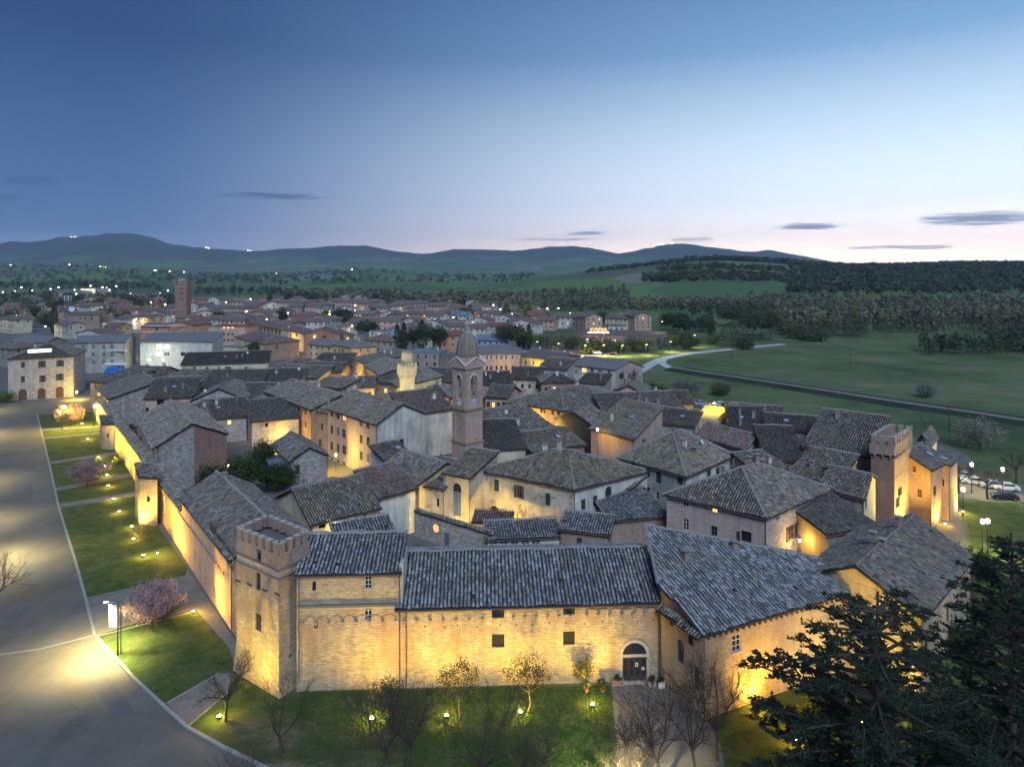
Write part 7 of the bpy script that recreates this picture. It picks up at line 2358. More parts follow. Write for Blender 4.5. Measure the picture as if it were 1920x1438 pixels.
# bare trees along the bottom of the picture and by the avenue
for lb, base, h, sp, sd, n0, tr, ln in (
        ('bare tree with fine twigs at the foot of the corner tower', G(424, 1352), 6.6, .75, 31, 7, .35, (.1, 0)), ('forked bare tree with thick pale trunk below the corner tower', G(524, 1418), 7.0, .55, 32, 4, .28, (0, 0)),
        ('dark leaning bare tree below the lit house windows', G(715, 1462), 7.8, .7, 33, 7, .3, (.3, .2)), ('bare tree with straight dark trunk, right of the leaning one', G(762, 1448), 7.6, .6, 34, 7, .33, (.25, 0)),
        ('wide fan-shaped bare tree before the round lit trees', G(902, 1475), 8.0, .85, 35, 8, .22, (0, 0)), ('low brushy bare tree at the bottom middle', G(1000, 1490), 5.6, .6, 36, 7, .2, (0, 0)),
        ('bare tree at the left edge of the entrance path', G(1232, 1475), 8.4, .7, 37, 8, .28, (0, 0)), ('tall bare tree before the angled house corner', G(1296, 1470), 10.0, .55, 38, 7, .3, (.1, .2)),
        ('thin bare tree against the angled house wall', G(1345, 1425), 9.0, .6, 39, 7, .3, (0, .3)), ('brushy bare shrub at the bottom by the avenue kerb', G(452, 1470), 3.6, .8, 40, 8, .1, (0, 0)),
        ('bare tree at the picture edge over the avenue', G(-12, 1152), 7.5, .8, 41, 8, .35, (.3, 0)), ('second brushy bare tree between path and lit lawn', G(1180, 1500), 6.8, .7, 43, 7, .25, (0, 0)),
        ('bare tree by the side wall of the big dark range', G(1765, 1190), 6.0, .6, 42, 7, .3, (0, 0))):
    bare_tree(lb, base, h, sp, sd, n0=n0, trunk=tr, lean=ln, r0=.13 if sd != 40 else .06)
for lb, base, h, sd in (('bare pollarded tree left by the lit car park', G(1797, 925), 6.0, 51), ('bare pollarded tree right by the lit car park', G(1852, 936), 6.6, 52), ('bare street tree far right beyond the car park', G(1905, 905), 6.0, 53)):
    bare_tree(lb, base, h, .8, sd, 'street trees by the car park', 3, 5, .2, .6, .4)
bare_tree('bare tree before the brick-panelled villa gable', G(1180, 740), 9.0, .8, 54, 'street trees by the car park', 3, 6, .2, .7, .3)
# pale willow bushes of the plain
for lb, px, py, h, r, sd in (('round pale willow bush on the meadow behind the gate tower', 1838, 845, 7.5, 4.6, 61), ('pale willow bush before the white road', 1290, 745, 6.0, 4.5, 62), ('smaller pale bush right of the willow by the road', 1352, 742, 4.0, 3.2, 63), ('faint pale bush on the far meadow', 1737, 745, 4.0, 3.0, 64)):
    leafy_tree('willow_bush', lb, G(px, py), h, r, 'leaf_silver' if sd != 63 else 'leaf_far', sd, 'willow bushes on the plain', .22, 80, 30, .12, .12, spread=.5, cat='bush')
leafy_tree('round_tree', 'dark round tree by the small pink gable', G(1227, 752), 5.5, 3.6, 'leaf_garden', 65, None, .3, 60, 26, .15, .15)

# the dark conifers in front on the right
cedar('huge dark spreading cedar filling the lower right corner', (25.6, 48.0, 0), 19.2, 11.5, 3, 10, 9, .18, .26, 40, shape=.5)
cedar('second dark conifer at the right picture edge behind the cedar', (39.5, 54.0, 0), 21.0, 7.5, 5, 15, 9, .05, .26, 40, name='conifer_tree', shape=.55)
cedar('low broad cedar at the bottom beside the entrance path', (17.2, 46.0, 0), 7.0, 6.0, 8, 5, 9, .25, .26, 40, shape=.45)
for lb, base, h, r, sd in (('dark evergreen bush behind the conifer at the right edge', G(1905, 1180), 6, 3.5, 71), ('round evergreen shrub beside the big dark range', G(1800, 1230), 3.5, 2.2, 72), ('lit laurel bush under the cedar, right of its trunk', G(1760, 1395), 3.4, 2.6, 73), ('lit laurel bush under the cedar, left of its trunk', G(1560, 1360), 2.6, 2.4, 74),
                           ('yellow-green lit shrub by the double park lamp', G(1835, 1085), 3.6, 2.6, 75), ('low lit bush at the corner of the dark range', G(1795, 1120), 2.4, 1.8, 76)):
    leafy_tree('evergreen_shrub', lb, base, h, r, 'leaf_garden', sd, 'shrubs of the right-hand park', .16, 70, 26, .1, .08, cat='shrub', spread=.35)

# ------------------------------------------------------------------ trees of the newer town
SPOTS = [  # kind, column, foot row, height, radius
    ('cypress', 101, 630, 20, 2.4), ('cypress', 745, 668, 15, 2.0), ('cypress', 757, 668, 16, 1.8), ('cypress', 791, 666, 17, 2.4), ('cypress', 992, 656, 13, 1.6), ('cypress', 973, 652, 9, 1.3), ('cypress', 982, 652, 10, 1.3), ('cypress', 1334, 640, 14, 2.2), ('cypress', 506, 575, 14, 3), ('cypress', 538, 572, 12, 3),
    ('pine', 775, 664, 12, 6), ('pine', 812, 662, 12.5, 7), ('pine', 952, 655, 12, 7), ('pine', 970, 657, 11, 5), ('pine', 1374, 612, 12, 10), ('pine', 1428, 632, 15, 9), ('pine', 1412, 640, 15, 8), ('pine', 1444, 640, 17, 6), ('pine', 1270, 622, 11, 8), ('pine', 1285, 628, 9, 7), ('pine', 660, 620, 9, 6), ('pine', 690, 635, 9, 7), ('pine', 640, 612, 11, 7), ('pine', 505, 672, 8, 6), ('pine', 487, 673, 7, 5),
    ('poplar', 950, 610, 17, 3), ('poplar', 978, 608, 19, 3), ('poplar', 992, 610, 17, 2.5), ('poplar', 780, 640, 12, 5), ('poplar', 1288, 655, 9, 4), ('poplar', 1372, 650, 13, 6), ('poplar', 1600, 632, 15, 8),
    ('bare', 1036, 662, 11, 5), ('bare', 1025, 655, 9, 4), ('bare', 1062, 655, 10, 5), ('bare', 1085, 658, 9, 4), ('bare', 1185, 658, 9, 4), ('bare', 1215, 660, 8, 4), ('bare', 1140, 662, 8, 4), ('bare', 1240, 655, 8, 5), ('bare', 676, 575, 15, 12), ('bare', 640, 572, 14, 10), ('bare', 725, 572, 12, 9),
    ('lime', 1040, 648, 5, 4), ('lime', 1085, 650, 5, 4), ('lime', 1115, 654, 5, 4), ('lime', 1150, 656, 5, 4), ('lime', 1185, 656, 5, 4), ('lime', 1225, 652, 5, 4), ('lime', 1280, 648, 5, 4), ('lime', 1015, 650, 6, 4), ('lime', 1000, 645, 5, 3.5), ('lime', 1070, 655, 5, 4), ('lime', 1135, 658, 6, 4.5), ('lime', 1165, 662, 5, 4), ('lime', 1205, 660, 6, 4.5), ('lime', 1262, 648, 5, 4), ('lime', 1338, 646, 5, 4), ('lime', 1300, 655, 5, 4), ('lime', 1100, 664, 4, 3.5), ('lime', 830, 655, 7, 5),
    ('round', 20, 605, 9, 6), ('round', 60, 595, 9, 7), ('round', 85, 612, 9, 6), ('round', 120, 600, 8, 6), ('round', 200, 600, 9, 7), ('round', 215, 590, 9, 8), ('round', 230, 605, 8, 6), ('round', 180, 585, 10, 9), ('round', 150, 585, 10, 8), ('round', 110, 580, 10, 9), ('round', 40, 580, 10, 9), ('round', 300, 600, 7, 5), ('round', 350, 605, 7, 5), ('round', 410, 605, 7, 5),
    ('round', 530, 600, 8, 5), ('round', 575, 610, 8, 5), ('round', 612, 605, 8, 5), ('round', 700, 600, 8, 5), ('round', 735, 610, 8, 5), ('round', 860, 610, 9, 5), ('round', 875, 600, 9, 6), ('round', 920, 605, 8, 5), ('round', 1020, 612, 9, 5), ('round', 1060, 612, 9, 5), ('round', 1130, 606, 8, 5), ('round', 1250, 612, 9, 6), ('round', 1320, 622, 10, 8), ('round', 1480, 628, 8, 7), ('round', 1500, 636, 7, 8), ('round', 1530, 640, 6, 7), ('round', 1395, 655, 5, 5),
]
SPOTS.sort(key=lambda s: (s[0], s[1]))
_c = {}
DESC = {'cypress': 'slim dark cypress', 'pine': 'dark umbrella pine', 'poplar': 'tall pale green poplar', 'bare': 'grey leafless tree', 'lime': 'yellow-lit leafy tree', 'round': 'dark round garden tree'}
for k, px, py, h, r in SPOTS:
    n = _c.get(k, 0); _c[k] = n + 1
    o_ = f'{n + 1}th' if n >= len(ORD) else ORD[n]
    lb = f'{DESC[k]} behind the old town, {o_} such from the left'
    g_ = DESC[k] + 's of the newer town'
    b = G(px, py)
    lf = max(.3, min(.8, b.y / 700))
    if k == 'cypress': cypress(lb, b, h, r, px, g_, n=800, leaf=lf)
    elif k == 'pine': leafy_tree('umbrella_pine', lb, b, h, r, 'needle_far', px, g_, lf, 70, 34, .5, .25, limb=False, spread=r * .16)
    elif k == 'poplar': cypress(lb, b, h, r, px, g_, 'leaf_lime' if px < 1200 else 'leaf_far', 'poplar_tree', 800, lf)
    elif k == 'bare': leafy_tree('leafless_tree', lb, b, h, r, 'leaf_bud', px, g_, lf * .6, 40, 10, .2, .2, spread=r * .2)
    elif k == 'lime': leafy_tree('street_tree', lb, b, h, r, 'leaf_lime', px, g_, lf * .8, 44, 22, .25, .15, limb=False, spread=r * .2)
    else: leafy_tree('garden_tree', lb, b, h, r, 'leaf_far' if px % 3 else 'needle_far', px, g_, lf, 50, 26, .15, .2, limb=False, spread=r * .2)


# ------------------------------------------------------------------ woods: far too many to count
def wood(name, label, areas, mat, seed, k=22, leafk=.16, trunkmat='bark', bare=False):
    rg = np.random.default_rng(seed)
    Vs, TVs = [], []
    for px0, px1, Y0, Y1, n, h0, h1, w in areas:
        px = px0 + (px1 - px0) * rg.random(n); Y = Y0 + (Y1 - Y0) * rg.random(n)
        x = (px - 960) * Y / FPX; z = terrain(x, Y)
        h = h0 + (h1 - h0) * rg.random(n); r = h * w * (.7 + .6 * rg.random(n))
        d = rg.normal(size=(n, k, 3)); d /= np.linalg.norm(d, axis=2)[..., None]; d *= (rg.random((n, k, 1)) ** .4)
        C = np.stack([x, Y, z + h * .58], 1)[:, None] + d * np.stack([r, r, h * .44], 1)[:, None]
        s = np.repeat(h * leafk, k)
        V, Fq = leaf_np(C.reshape(-1, 3), 1.0, rg)
        c = C.reshape(-1, 1, 3)
        V = (c + (V.reshape(-1, 4, 3) - c) * s[:, None, None]).reshape(-1, 3)
        Vs.append((V, Fq))
        seg = np.stack([x, Y, z - .5, x, Y, z + h * .8, h * .014 + .05, h * .006 + .02], 1)
        TVs.append(tubes_np(seg, 3))
    V, Fq = cat_arrays(Vs)
    o = link(name, npmesh(name, V, Fq, [MAT[mat]])); o['kind'] = 'stuff'; o['label'] = label
    V, Fq = cat_arrays(TVs)
    link('trunks', npmesh('trunks', V, Fq, [MAT[trunkmat]]), o)['kind'] = 'stuff'
    return o


wood('poplar_plantation', 'long brown leafless poplar plantation beyond the meadow', [(1455, 2050, 425, 560, 560, 12, 17, .16)], 'leaf_bud', 1, 26, .09)
wood('dark_thicket', 'dark thicket at the right edge of the meadow', [(1730, 2050, 325, 350, 90, 6, 10, .4), (1840, 2050, 350, 400, 60, 8, 11, .35)], 'needle_far', 2, 40, .1)
wood('valley_trees', 'mixed tree belts in the valley beyond the town', [(880, 1480, 640, 730, 300, 8, 12, .3), (1400, 2000, 640, 800, 340, 7, 12, .32), (530, 760, 780, 900, 190, 11, 16, .3), (740, 960, 690, 800, 200, 11, 15, .25), (900, 1180, 780, 900, 160, 9, 12, .3)], 'leaf_bud', 3, 30, .16)
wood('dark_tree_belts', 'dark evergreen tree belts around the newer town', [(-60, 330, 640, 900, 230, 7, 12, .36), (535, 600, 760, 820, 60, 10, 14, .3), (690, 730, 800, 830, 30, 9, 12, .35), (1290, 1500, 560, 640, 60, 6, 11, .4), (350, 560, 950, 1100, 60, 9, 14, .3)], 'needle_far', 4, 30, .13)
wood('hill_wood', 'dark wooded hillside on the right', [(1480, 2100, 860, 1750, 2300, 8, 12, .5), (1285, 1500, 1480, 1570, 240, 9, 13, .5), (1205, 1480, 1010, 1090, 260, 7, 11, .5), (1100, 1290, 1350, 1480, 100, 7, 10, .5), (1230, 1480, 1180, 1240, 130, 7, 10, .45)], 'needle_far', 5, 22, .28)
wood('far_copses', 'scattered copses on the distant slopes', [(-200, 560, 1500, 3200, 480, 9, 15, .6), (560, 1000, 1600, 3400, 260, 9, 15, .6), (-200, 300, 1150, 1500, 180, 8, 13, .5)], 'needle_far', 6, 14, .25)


# grass blades on the lit lawn by the long wall
def grass():
    rg = np.random.default_rng(9)
    n = 26000
    px = 560 + 590 * rg.random(n); py = 1292 + 160 * rg.random(n) ** 1.3
    Y = FPX * CAMH / (py - HOR); x = (px - 960) * Y / FPX
    a = rg.random(n) * 2 * PI; h = .08 + .16 * rg.random(n)
    c = np.stack([x, Y, np.full(n, .008)], 1); d = np.stack([np.cos(a), np.sin(a), np.zeros(n)], 1) * .03
    ln = rg.normal(size=(n, 3)) * .05; ln[:, 2] = h
    V = np.stack([c - d, c + d, c + ln], 1).reshape(-1, 3)
    o = link('grass', npmesh('grass', V, np.arange(3 * n).reshape(-1, 3), [MAT['grass_blade']])); o['kind'] = 'stuff'; o['label'] = 'short green grass on the lit lawn before the long wall'


grass()


# ------------------------------------------------------------------ lamps
ords = ORD
wl = [(410, 1348), (697, 1352), (837, 1347), (976, 1340), (1111, 1326)]
names = ['floodlight beside the bare tree at the foot of the corner tower', 'floodlight in plants at the foot of the leftmost young tree', 'floodlight in grass beside the tree with pale trunk', 'floodlight in grass beside the largest young tree', 'floodlight alone on the lawn nearest the portal']
for k, ((px, py), nm) in enumerate(zip(wl, names)):
    b = G(px, py)
    if k == 0: floodlight(nm, b, Vector((-25.2, 68.4, 5.5)), 4200, GOLD, 120)
    else:
        u, _ = HIT(px, 1200, FA, FB)
        tg = FA + FE * u + Vector((0, 0, 5.6))
        floodlight(nm, b, tg, (0, 2900, 3400, 3500, 3100)[k], (1, .64, .07), 124, blend=1.0)
        rg = np.random.default_rng(k); t = thing('grass_tuft', nm.replace('floodlight', 'bright grass tuft around the floodlight', 1).split(' in ')[0] + ('', ' by the leftmost young tree', ' by the pale trunk', ' by the largest young tree', ' nearest the portal')[k], 'grass tuft', b, 'grass tufts around the floodlights')
        C = np.array([b.x, b.y, 0]) + np.stack([rg.normal(size=70) * .45, rg.normal(size=70) * .35 - .1, np.zeros(70)], 1)
        d = rg.normal(size=(70, 3)) * .12; d[:, 2] = .25 + .3 * rg.random(70); s = np.array([.025, 0, 0])
        V = np.stack([C - s, C + s, C + d], 1).reshape(-1, 3)
        put(t, 'blades', (V, np.arange(210).reshape(-1, 3)), 'grass_blade')
# row along the avenue wall
rowp = [(154, 796), (165, 825), (184, 860), (196, 876), (200, 893), (203, 913), (213, 938), (223, 962), (247, 990), (250, 1013), (269, 1044)]
for k, (px, py) in enumerate(rowp):
    b = G(px, py)
    tg = wall_pt(b.y + 4) + Vector((0, 0, 3.8))
    floodlight(f'floodlight on the avenue lawn, {ords[k]} counted from the far end of the wall', b, tg, (10500 if k < 8 else (4500 if k < 10 else 11500)), AMBER if k % 2 else GOLD, 100, .42, 'floodlights along the avenue wall')
for k, (px, py, tz) in enumerate(((385, 1150, 4.0), (318, 1040, 3.5))):      # close wall washers near the corner tower
    b = G(px - 22, py); floodlight(('wall washer on the path edge nearest the corner tower', 'wall washer on the path edge before the near wall stretch')[k], b, wall_pt(b.y - 2) + Vector((0, 0, tz)), 6000, AMBER, 120, .3, 'floodlights along the avenue wall')
# under the cedar and along the angled house
for k, (px, py, tx, p) in enumerate(((1492, 1392, (27, 67.5, 3.5), 4200), (1618, 1363, (34, 71, 3.5), 4200), (1420, 1330, (23, 65.8, 3.5), 2400), (1700, 1290, (41, 67, 3.5), 3200), (1772, 1215, (47, 73, 4), 3600))):
    floodlight(('floodlight glimmering left of the cedar trunk', 'floodlight glimmering among the cedar trunks', 'floodlight at the foot of the angled house wall', 'floodlight by the corner of the big dark range', 'floodlight below the side wall of the big dark range')[k], G(px, py), Vector(tx), p, AMBER if k != 1 else GOLD, 130, .34, 'floodlights under the conifers')
for k, (px, py, p) in enumerate(((1640, 1400, 1400), (1720, 1375, 1400), (1885, 1310, 500))):
    b = G(px, py); floodlight(('garden floodlight turning the bushes under the cedar green, left', 'garden floodlight turning the bushes under the cedar green, middle', 'tiny garden floodlight at the right picture edge')[k], b, b + Vector((2, 3, 2.0)), p, (1, .85, .3), 150, .3, 'floodlights under the conifers')

# street lamps
b = G(221, 1228)
lp = street_lamp('street lamp with white banner hanging from its pole', b, 5.75, (-1.2, -.1), 13000, (1, .82, .34), None, angle=140)
mb = MB(); mb.obox(b + Vector((-.95, -.02, 3.0)), Vector((.85, 0, 0)), Vector((0, .03, 0)), Vector((0, 0, 2.45))); mb.build('banner', MAT['white_paint'], lp)
mb = MB(); mb.tube(b + Vector((-1.0, 0, 5.5)), b + Vector((0, 0, 5.5)), .025); mb.tube(b + Vector((-1.0, 0, 2.95)), b + Vector((0, 0, 2.95)), .025); mb.build('banner_rail', MAT['iron'], lp)
mb = MB(); mb.obox(b + Vector((-.7, -.03, 4.9)), Vector((.35, 0, 0)), Vector((0, .005, 0)), Vector((0, 0, .28))); mb.build('banner_print', MAT['trim_stone'], lp)
mb = MB(); mb.tube(b + Vector((.25, .15, 0)), b + Vector((.25, .15, 5.2)), .05, .05); mb.build('second_pole', MAT['iron'], lp)
# the avenue lamps stand just beyond the left picture edge; their pools of light lie on the road
for k, (x, y, p) in enumerate(((-76, 98, 9500), (-90, 112, 4500), (-108, 131, 8000), (-136, 168, 12000), (-158, 196, 9000))):
    street_lamp(f'avenue street lamp at the road edge, {ords[k]} from the front', (x, y, 0), 7.0, (2.2, -.6), p, PALE, 'street lamps along the avenue', angle=140)
street_lamp('park lamp at the bottom edge beside the entrance path', (8.5, 50.2, 0), 4.2, (0, .6), 14000, (1, .84, .36), None, angle=165)
# bright lamps round the far blossom tree
for k, (px, py, y2) in enumerate(((117, 805, 762), (176, 800, 760))):
    b = G(px, py); h = CAMH - (y2 - HOR) * b.y / FPX
    t = street_lamp(('bright lamp post left of the far blossom tree', 'bright lamp post between far blossom tree and lit wall')[k], b, h, (.5, 0), 5200, GOLD, 'bright lamps before the villa', 'lamp_warm', 170)
    mb = MB(); mb.lathe(b + Vector((.5, 0, h - .4)), ((.1, 0), (.32, .15), (.32, .35), (.1, .5)), 10); mb.build('globe', MAT['lamp_warm'], t)
    point(t, b + Vector((.5, -.7, h - .2)), 4000, GOLD, .3)


def lantern(label, P, power, color=GOLD, group='lanterns lighting the old town lanes', n=(0, -1), r=.14, glass='lamp_warm'):
    """bracket lantern: arm, cage and glowing glass"""
    P = Vector(P); t = thing('wall_lantern', label, 'lantern', P, group)
    mb = MB(); mb.lathe(P - Vector((0, 0, .22)), ((r * .6, 0), (r, .3), (r * .9, .34)), 6); mb.build('glass', MAT[glass], t)
    mb = MB(); mb.lathe(P + Vector((0, 0, .13)), ((r * 1.4, 0), (r * .3, .2), (.02, .3)), 6); mb.tube((P.x, P.y, 0), P - Vector((0, 0, .24)), .05, .04, 6); mb.build('post', MAT['iron'], t)
    point(t, P + Vector((0, 0, -.05)) + Vector((n[0], n[1], 0)) * (r + .25), power * 2.0, color, .15)


lantern('lantern in the alley left of the tall palazzo', (-36.0, 139.5, 3.6), 900)
lantern('lantern in the alley under the long brick palazzo', (-50.5, 153.5, 3.6), 700, AMBER)
lantern('lantern at the far end of the long brick palazzo wall', (-62, 168.5, 4), 350, AMBER)
for k, (f, p) in enumerate(((.0, 1100), (.3, 900), (.55, 900), (.8, 1100), (1.02, 900))):
    lantern(f'lantern on the main street, {ords[k]} from its far end', (-56.5 + (-37 + 56.5) * f, 229 + (188 - 229) * f, 4.2), p * 1.1)
lantern('lantern on the lit street corner below the ochre building', (-66.5, 262, 4.6), 2000)
lantern('lantern in front of the ochre hipped house', AT(985, 797, 157), 900, AMBER)
lantern('second lantern in front of the ochre hipped house', AT(1040, 800, 150), 500, AMBER)
lantern('lantern at the passage left of the church front', (-21.5, 109.5, 3.4), 1100)
lantern('lantern in the church forecourt', (-10.5, 104.5, 3.0), 420)
lantern('lantern behind the walled garden trees, left', AT(428, 872, 139), 420)
lantern('lantern behind the walled garden trees, right', AT(500, 864, 141), 420)
lantern('lantern in the courtyard beside the brick house', AT(1500, 1012, 92), 160, AMBER)
lantern('lantern in front of the ochre gatehouse row', AT(1575, 893, 108.5), 320, AMBER)
lantern('lantern below the yellow house balconies', AT(990, 708, 250), 1900)
lantern('lantern beside the pink gable at the town edge', AT(1170, 750, 175), 150, AMBER)
lantern('lantern under the villa side wall', AT(144, 735, 216), 1300)
lantern('lantern by the ochre row of the newer town', AT(520, 640, 340), 2200, AMBER)
lantern('lantern by the brick gable house', AT(600, 655, 320), 900, AMBER)
lantern('lantern over the courtyard left of the white annex', AT(1120, 805, 133), 260, AMBER)


def tower_flood(label, P, tg, power, col=GOLD, angle=60):
    P = Vector(P); t = thing('mast_floodlight', label, 'floodlight', (P.x, P.y, 0), 'floodlights on poles')
    mb = MB(); mb.tube((P.x, P.y, 0), P, .06, .05, 6); mb.build('pole', MAT['iron'], t)
    d = (Vector(tg) - P).normalized(); s = Vector((-d.y, d.x, 0)).normalized(); u = s.cross(d)
    mb = MB(); mb.obox(P - s * .2 - u * .14 - d * .1, s * .4, u * .28, d * .2); mb.build('housing', MAT['iron'], t)
    mb = MB(); q = P + d * .105; mb.poly((q - s * .17 - u * .11, q + s * .17 - u * .11, q + s * .17 + u * .11, q - s * .17 + u * .11)); mb.build('lens', MAT['lamp_warm'], t)
    spot(t, P + d * .2, tg, power, col, angle, .6, .1)


tower_flood('pole floodlight aimed at the pale tower from the roofs', (THC.x - 7, THC.y - 9, 11), (THC.x, THC.y, 15), 5200, (1, .83, .36), 75)
tower_flood('pole floodlight aimed at the pale tower from the right', (THC.x + 8, THC.y - 7, 11), (THC.x, THC.y, 16), 2200, (1, .83, .36), 75)
gm = (Vector((*GTP[1], 0)) + Vector((*GTP[2], 0))) / 2; ge = (Vector((*GTP[2], 0)) - Vector((*GTP[1], 0))).normalized(); gn = Vector((ge.y, -ge.x, 0))
floodlight('floodlight at the foot of the gate tower', gm + gn * 3.0 - ge * 2.2, gm - ge * 2 + Vector((0, 0, 7.5)), 13000, GOLD, 130, .34, 'floodlights by the gate')
floodlight('floodlight before the gatehouse range', G(1772, 985), G(1752, 990) + Vector((0, 2, 4)), 4200, AMBER, 130, .34, 'floodlights by the gate')
floodlight('floodlight on the grass before the bastion', G(1806, 962), G(1785, 962) + Vector((0, 3, 4)), 4800, AMBER, 130, .34, 'floodlights by the gate')
for k, (px, py, h, p) in enumerate(((1806, 968, 4.2, 260), (1852, 1040, 4.6, 500), (1842, 1032, 4.0, 300), (1880, 935, 5, 420), (1822, 925, 5, 420), (1790, 905, 5, 300))):
    b = G(px, py); t = street_lamp(('park lamp post at the bastion corner', 'taller of two bright park lamps right of the dark range', 'shorter of two bright park lamps right of the dark range', 'lamp post at the far right of the car park', 'lamp post in the middle of the car park', 'lamp post by the bastion at the car park')[k], b, h, (0, 0), p, (1, .88, .4), 'lamps of the right-hand park', 'lamp_warm', 165)
    mb = MB(); mb.lathe(b + Vector((0, 0, h + .22)), ((.08, 0), (.24, .14), (.24, .28), (.08, .42)), 10); mb.build('globe', MAT['lamp_warm'], t)
    point(t, b + Vector((.45, -.35, h + .4)), p, (1, .88, .4), .2)
# white floodlights on the long hall
for k, px in enumerate((280, 306)):
    P = AT(px, 676, 274.5); t = thing('hall_lamp', ('left', 'right')[k] + ' one of two white floodlights on the white stone hall', 'floodlight', P, 'white floodlights on the hall')
    mb = MB(); mb.lathe(P, ((.1, 0), (.42, .2), (.42, .5), (.1, .7)), 10); mb.build('globe', MAT['lamp_white'], t)
    mb = MB(); mb.tube(P + Vector((0, 0, .3)), P + Vector((0, 3.2, .3)), .05); mb.build('bracket', MAT['iron'], t)
    point(t, P + Vector((0, -.9, .4)), 800, (.95, 1, .78), .3)
# supermarket car park lamps
for k, (px, py, h, p) in enumerate(((1005, 660, 5, 9000), (1045, 664, 5, 8000), (1095, 668, 5, 9000), (1130, 667, 5, 9000), (1165, 668, 5, 8000), (1210, 666, 5, 8000), (1255, 660, 5, 6000), (1300, 650, 6, 6000), (1239, 645, 12, 1500))):
    street_lamp(f'supermarket car park lamp, {ords[k]} from the left' if k < 8 else 'tall mast lamp right of the supermarket', G(px, py), h, (.6, -.3), p, (1, .86, .36), 'lamps of the supermarket car park', 'lamp_far_yellow', 165, head=1.0)


def far_lamp(P, glass, r, power=0, label=''):
    t = thing('small_street_lamp', label, 'street lamp', (P.x, P.y, 0), 'small street lamps of the newer town')
    mb = MB(); mb.tube((P.x, P.y, 0), P, .08, .06, 5); mb.build('pole', MAT['iron'], t)
    mb = MB(); mb.lathe(P, ((r * .3, 0), (r, r * .6), (r, r * 1.2), (r * .3, r * 1.7)), 8); mb.build('globe', MAT[glass], t)
    if power: point(t, P + Vector((0, -r - .3, 0)), power, GOLD if glass != 'lamp_far_white' else (1, .95, .8), .3)


FARL = [(85, 613, 'w', 900), (200, 592, 'y', 1800), (56, 577, 'y', 0), (30, 592, 'y', 0), (188, 590, 'w', 900), (213, 622, 'y', 2500), (234, 645, 'y', 1800), (283, 568, 'y', 0), (310, 572, 'y', 1800), (470, 562, 'w', 0), (424, 568, 'w', 0), (563, 575, 'y', 1800), (618, 590, 'y', 900), (660, 612, 'w', 1800), (676, 605, 'w', 0),
        (690, 571, 'y', 1800), (704, 577, 'y', 0), (666, 574, 'y', 0), (797, 588, 'y', 900), (780, 573, 'y', 1800), (831, 622, 'y', 1500), (925, 573, 'w', 0), (938, 581, 'w', 1800), (903, 580, 'y', 0), (1003, 580, 'y', 900), (1026, 580, 'w', 1800), (1047, 579, 'w', 0), (1069, 588, 'w', 0), (1130, 588, 'w', 0), (1000, 605, 'w', 0),
        (560, 600, 'w', 0), (618, 585, 'w', 0), (665, 583, 'y', 0), (640, 565, 'w', 0), (540, 588, 'w', 1800), (500, 600, 'w', 0), (462, 585, 'w', 1800), (350, 590, 'w', 1800), (300, 610, 'y', 700), (255, 600, 'w', 1800), (160, 566, 'w', 0), (730, 588, 'w', 1800), (752, 595, 'w', 0), (815, 600, 'w', 1800), (850, 596, 'w', 0), (885, 592, 'w', 0), (960, 590, 'w', 1800), (1090, 600, 'w', 1800),
        (140, 545, 'w', 3000), (125, 552, 'w', 2000), (192, 540, 'w', 4000), (200, 541, 'w', 3000), (205, 545, 'w', 2000), (143, 552, 'y', 3000), (110, 540, 'y', 0), (95, 543, 'w', 0), (190, 552, 'y', 3000), (245, 552, 'w', 3000), (170, 537, 'w', 0), (218, 538, 'w', 0), (315, 546, 'w', 0), (300, 551, 'w', 0), (5, 549, 'y', 0), (28, 547, 'w', 0), (60, 546, 'w', 0), (40, 540, 'y', 0)]
FARL.sort()
_k = {}
for px, py, c, p in FARL:
    n_ = _k.get(c, 0); _k[c] = n_ + 1
    lb = f'tiny {"white" if c == "w" else "yellow"} glowing street lamp of the newer town, {nth(n_)} from the left'
    z = 6.5
    Y = min(FPX * (CAMH - z) / (py - HOR), 1150)
    far_lamp(AT(px, py, Y), {'y': 'lamp_far', 'w': 'lamp_far_white'}[c], max(.35, Y * .00085), p, lb)


# lights of far villages and farms on the hills
def far_lights():
    rg = random.Random(4); mb = MB()
    L_ = [(x, y, 7600) for x, y in ((120, 449), (125, 448.5), (133, 447), (138, 446), (142, 447), (152, 444), (157, 443.5), (163, 441.5), (168, 441.5), (174, 442), (110, 451), (98, 450), (50, 452), (2, 458), (202, 453), (205, 453), (276, 459), (386, 470), (391, 470), (465, 475), (470, 475), (1236, 490), (1242, 490), (1260, 490))]
    L_ += [(x, y, 3300) for x, y in ((130, 489), (188, 491), (193, 491), (217, 487), (260, 478), (293, 476), (318, 477), (198, 511), (290, 508), (345, 497), (518, 505), (556, 512), (660, 518), (20, 495), (1329, 486))]
    for x, y, Y in L_:
        X = (x - 960) * Y / FPX; z = float(terrain(X, Y)) + Y * .0012
        s = Y * .00055 * rg.uniform(.8, 1.5)
        mb.box((X, Y, z), s * 1.5, s, s)
    o = mb.build('village_lights', MAT['lamp_far']); o['kind'] = 'stuff'; o['label'] = 'sprinkled lights of far villages and farms on the hills'


far_lights()


# ------------------------------------------------------------------ cars
plain('car_white', (.62, .63, .64), .3, .1); plain('car_silver', (.35, .36, .38), .3, .1); plain('car_black', (.03, .03, .035), .25, .1); plain('car_red', (.28, .03, .03), .3, .1); plain('car_blue', (.06, .10, .22), .3, .1); plain('car_yellow', (.62, .48, .05), .35, .1)
plain('rubber', (.02, .02, .02), .8)
emit('tail_lamp', (1, .05, .03), 3.0)


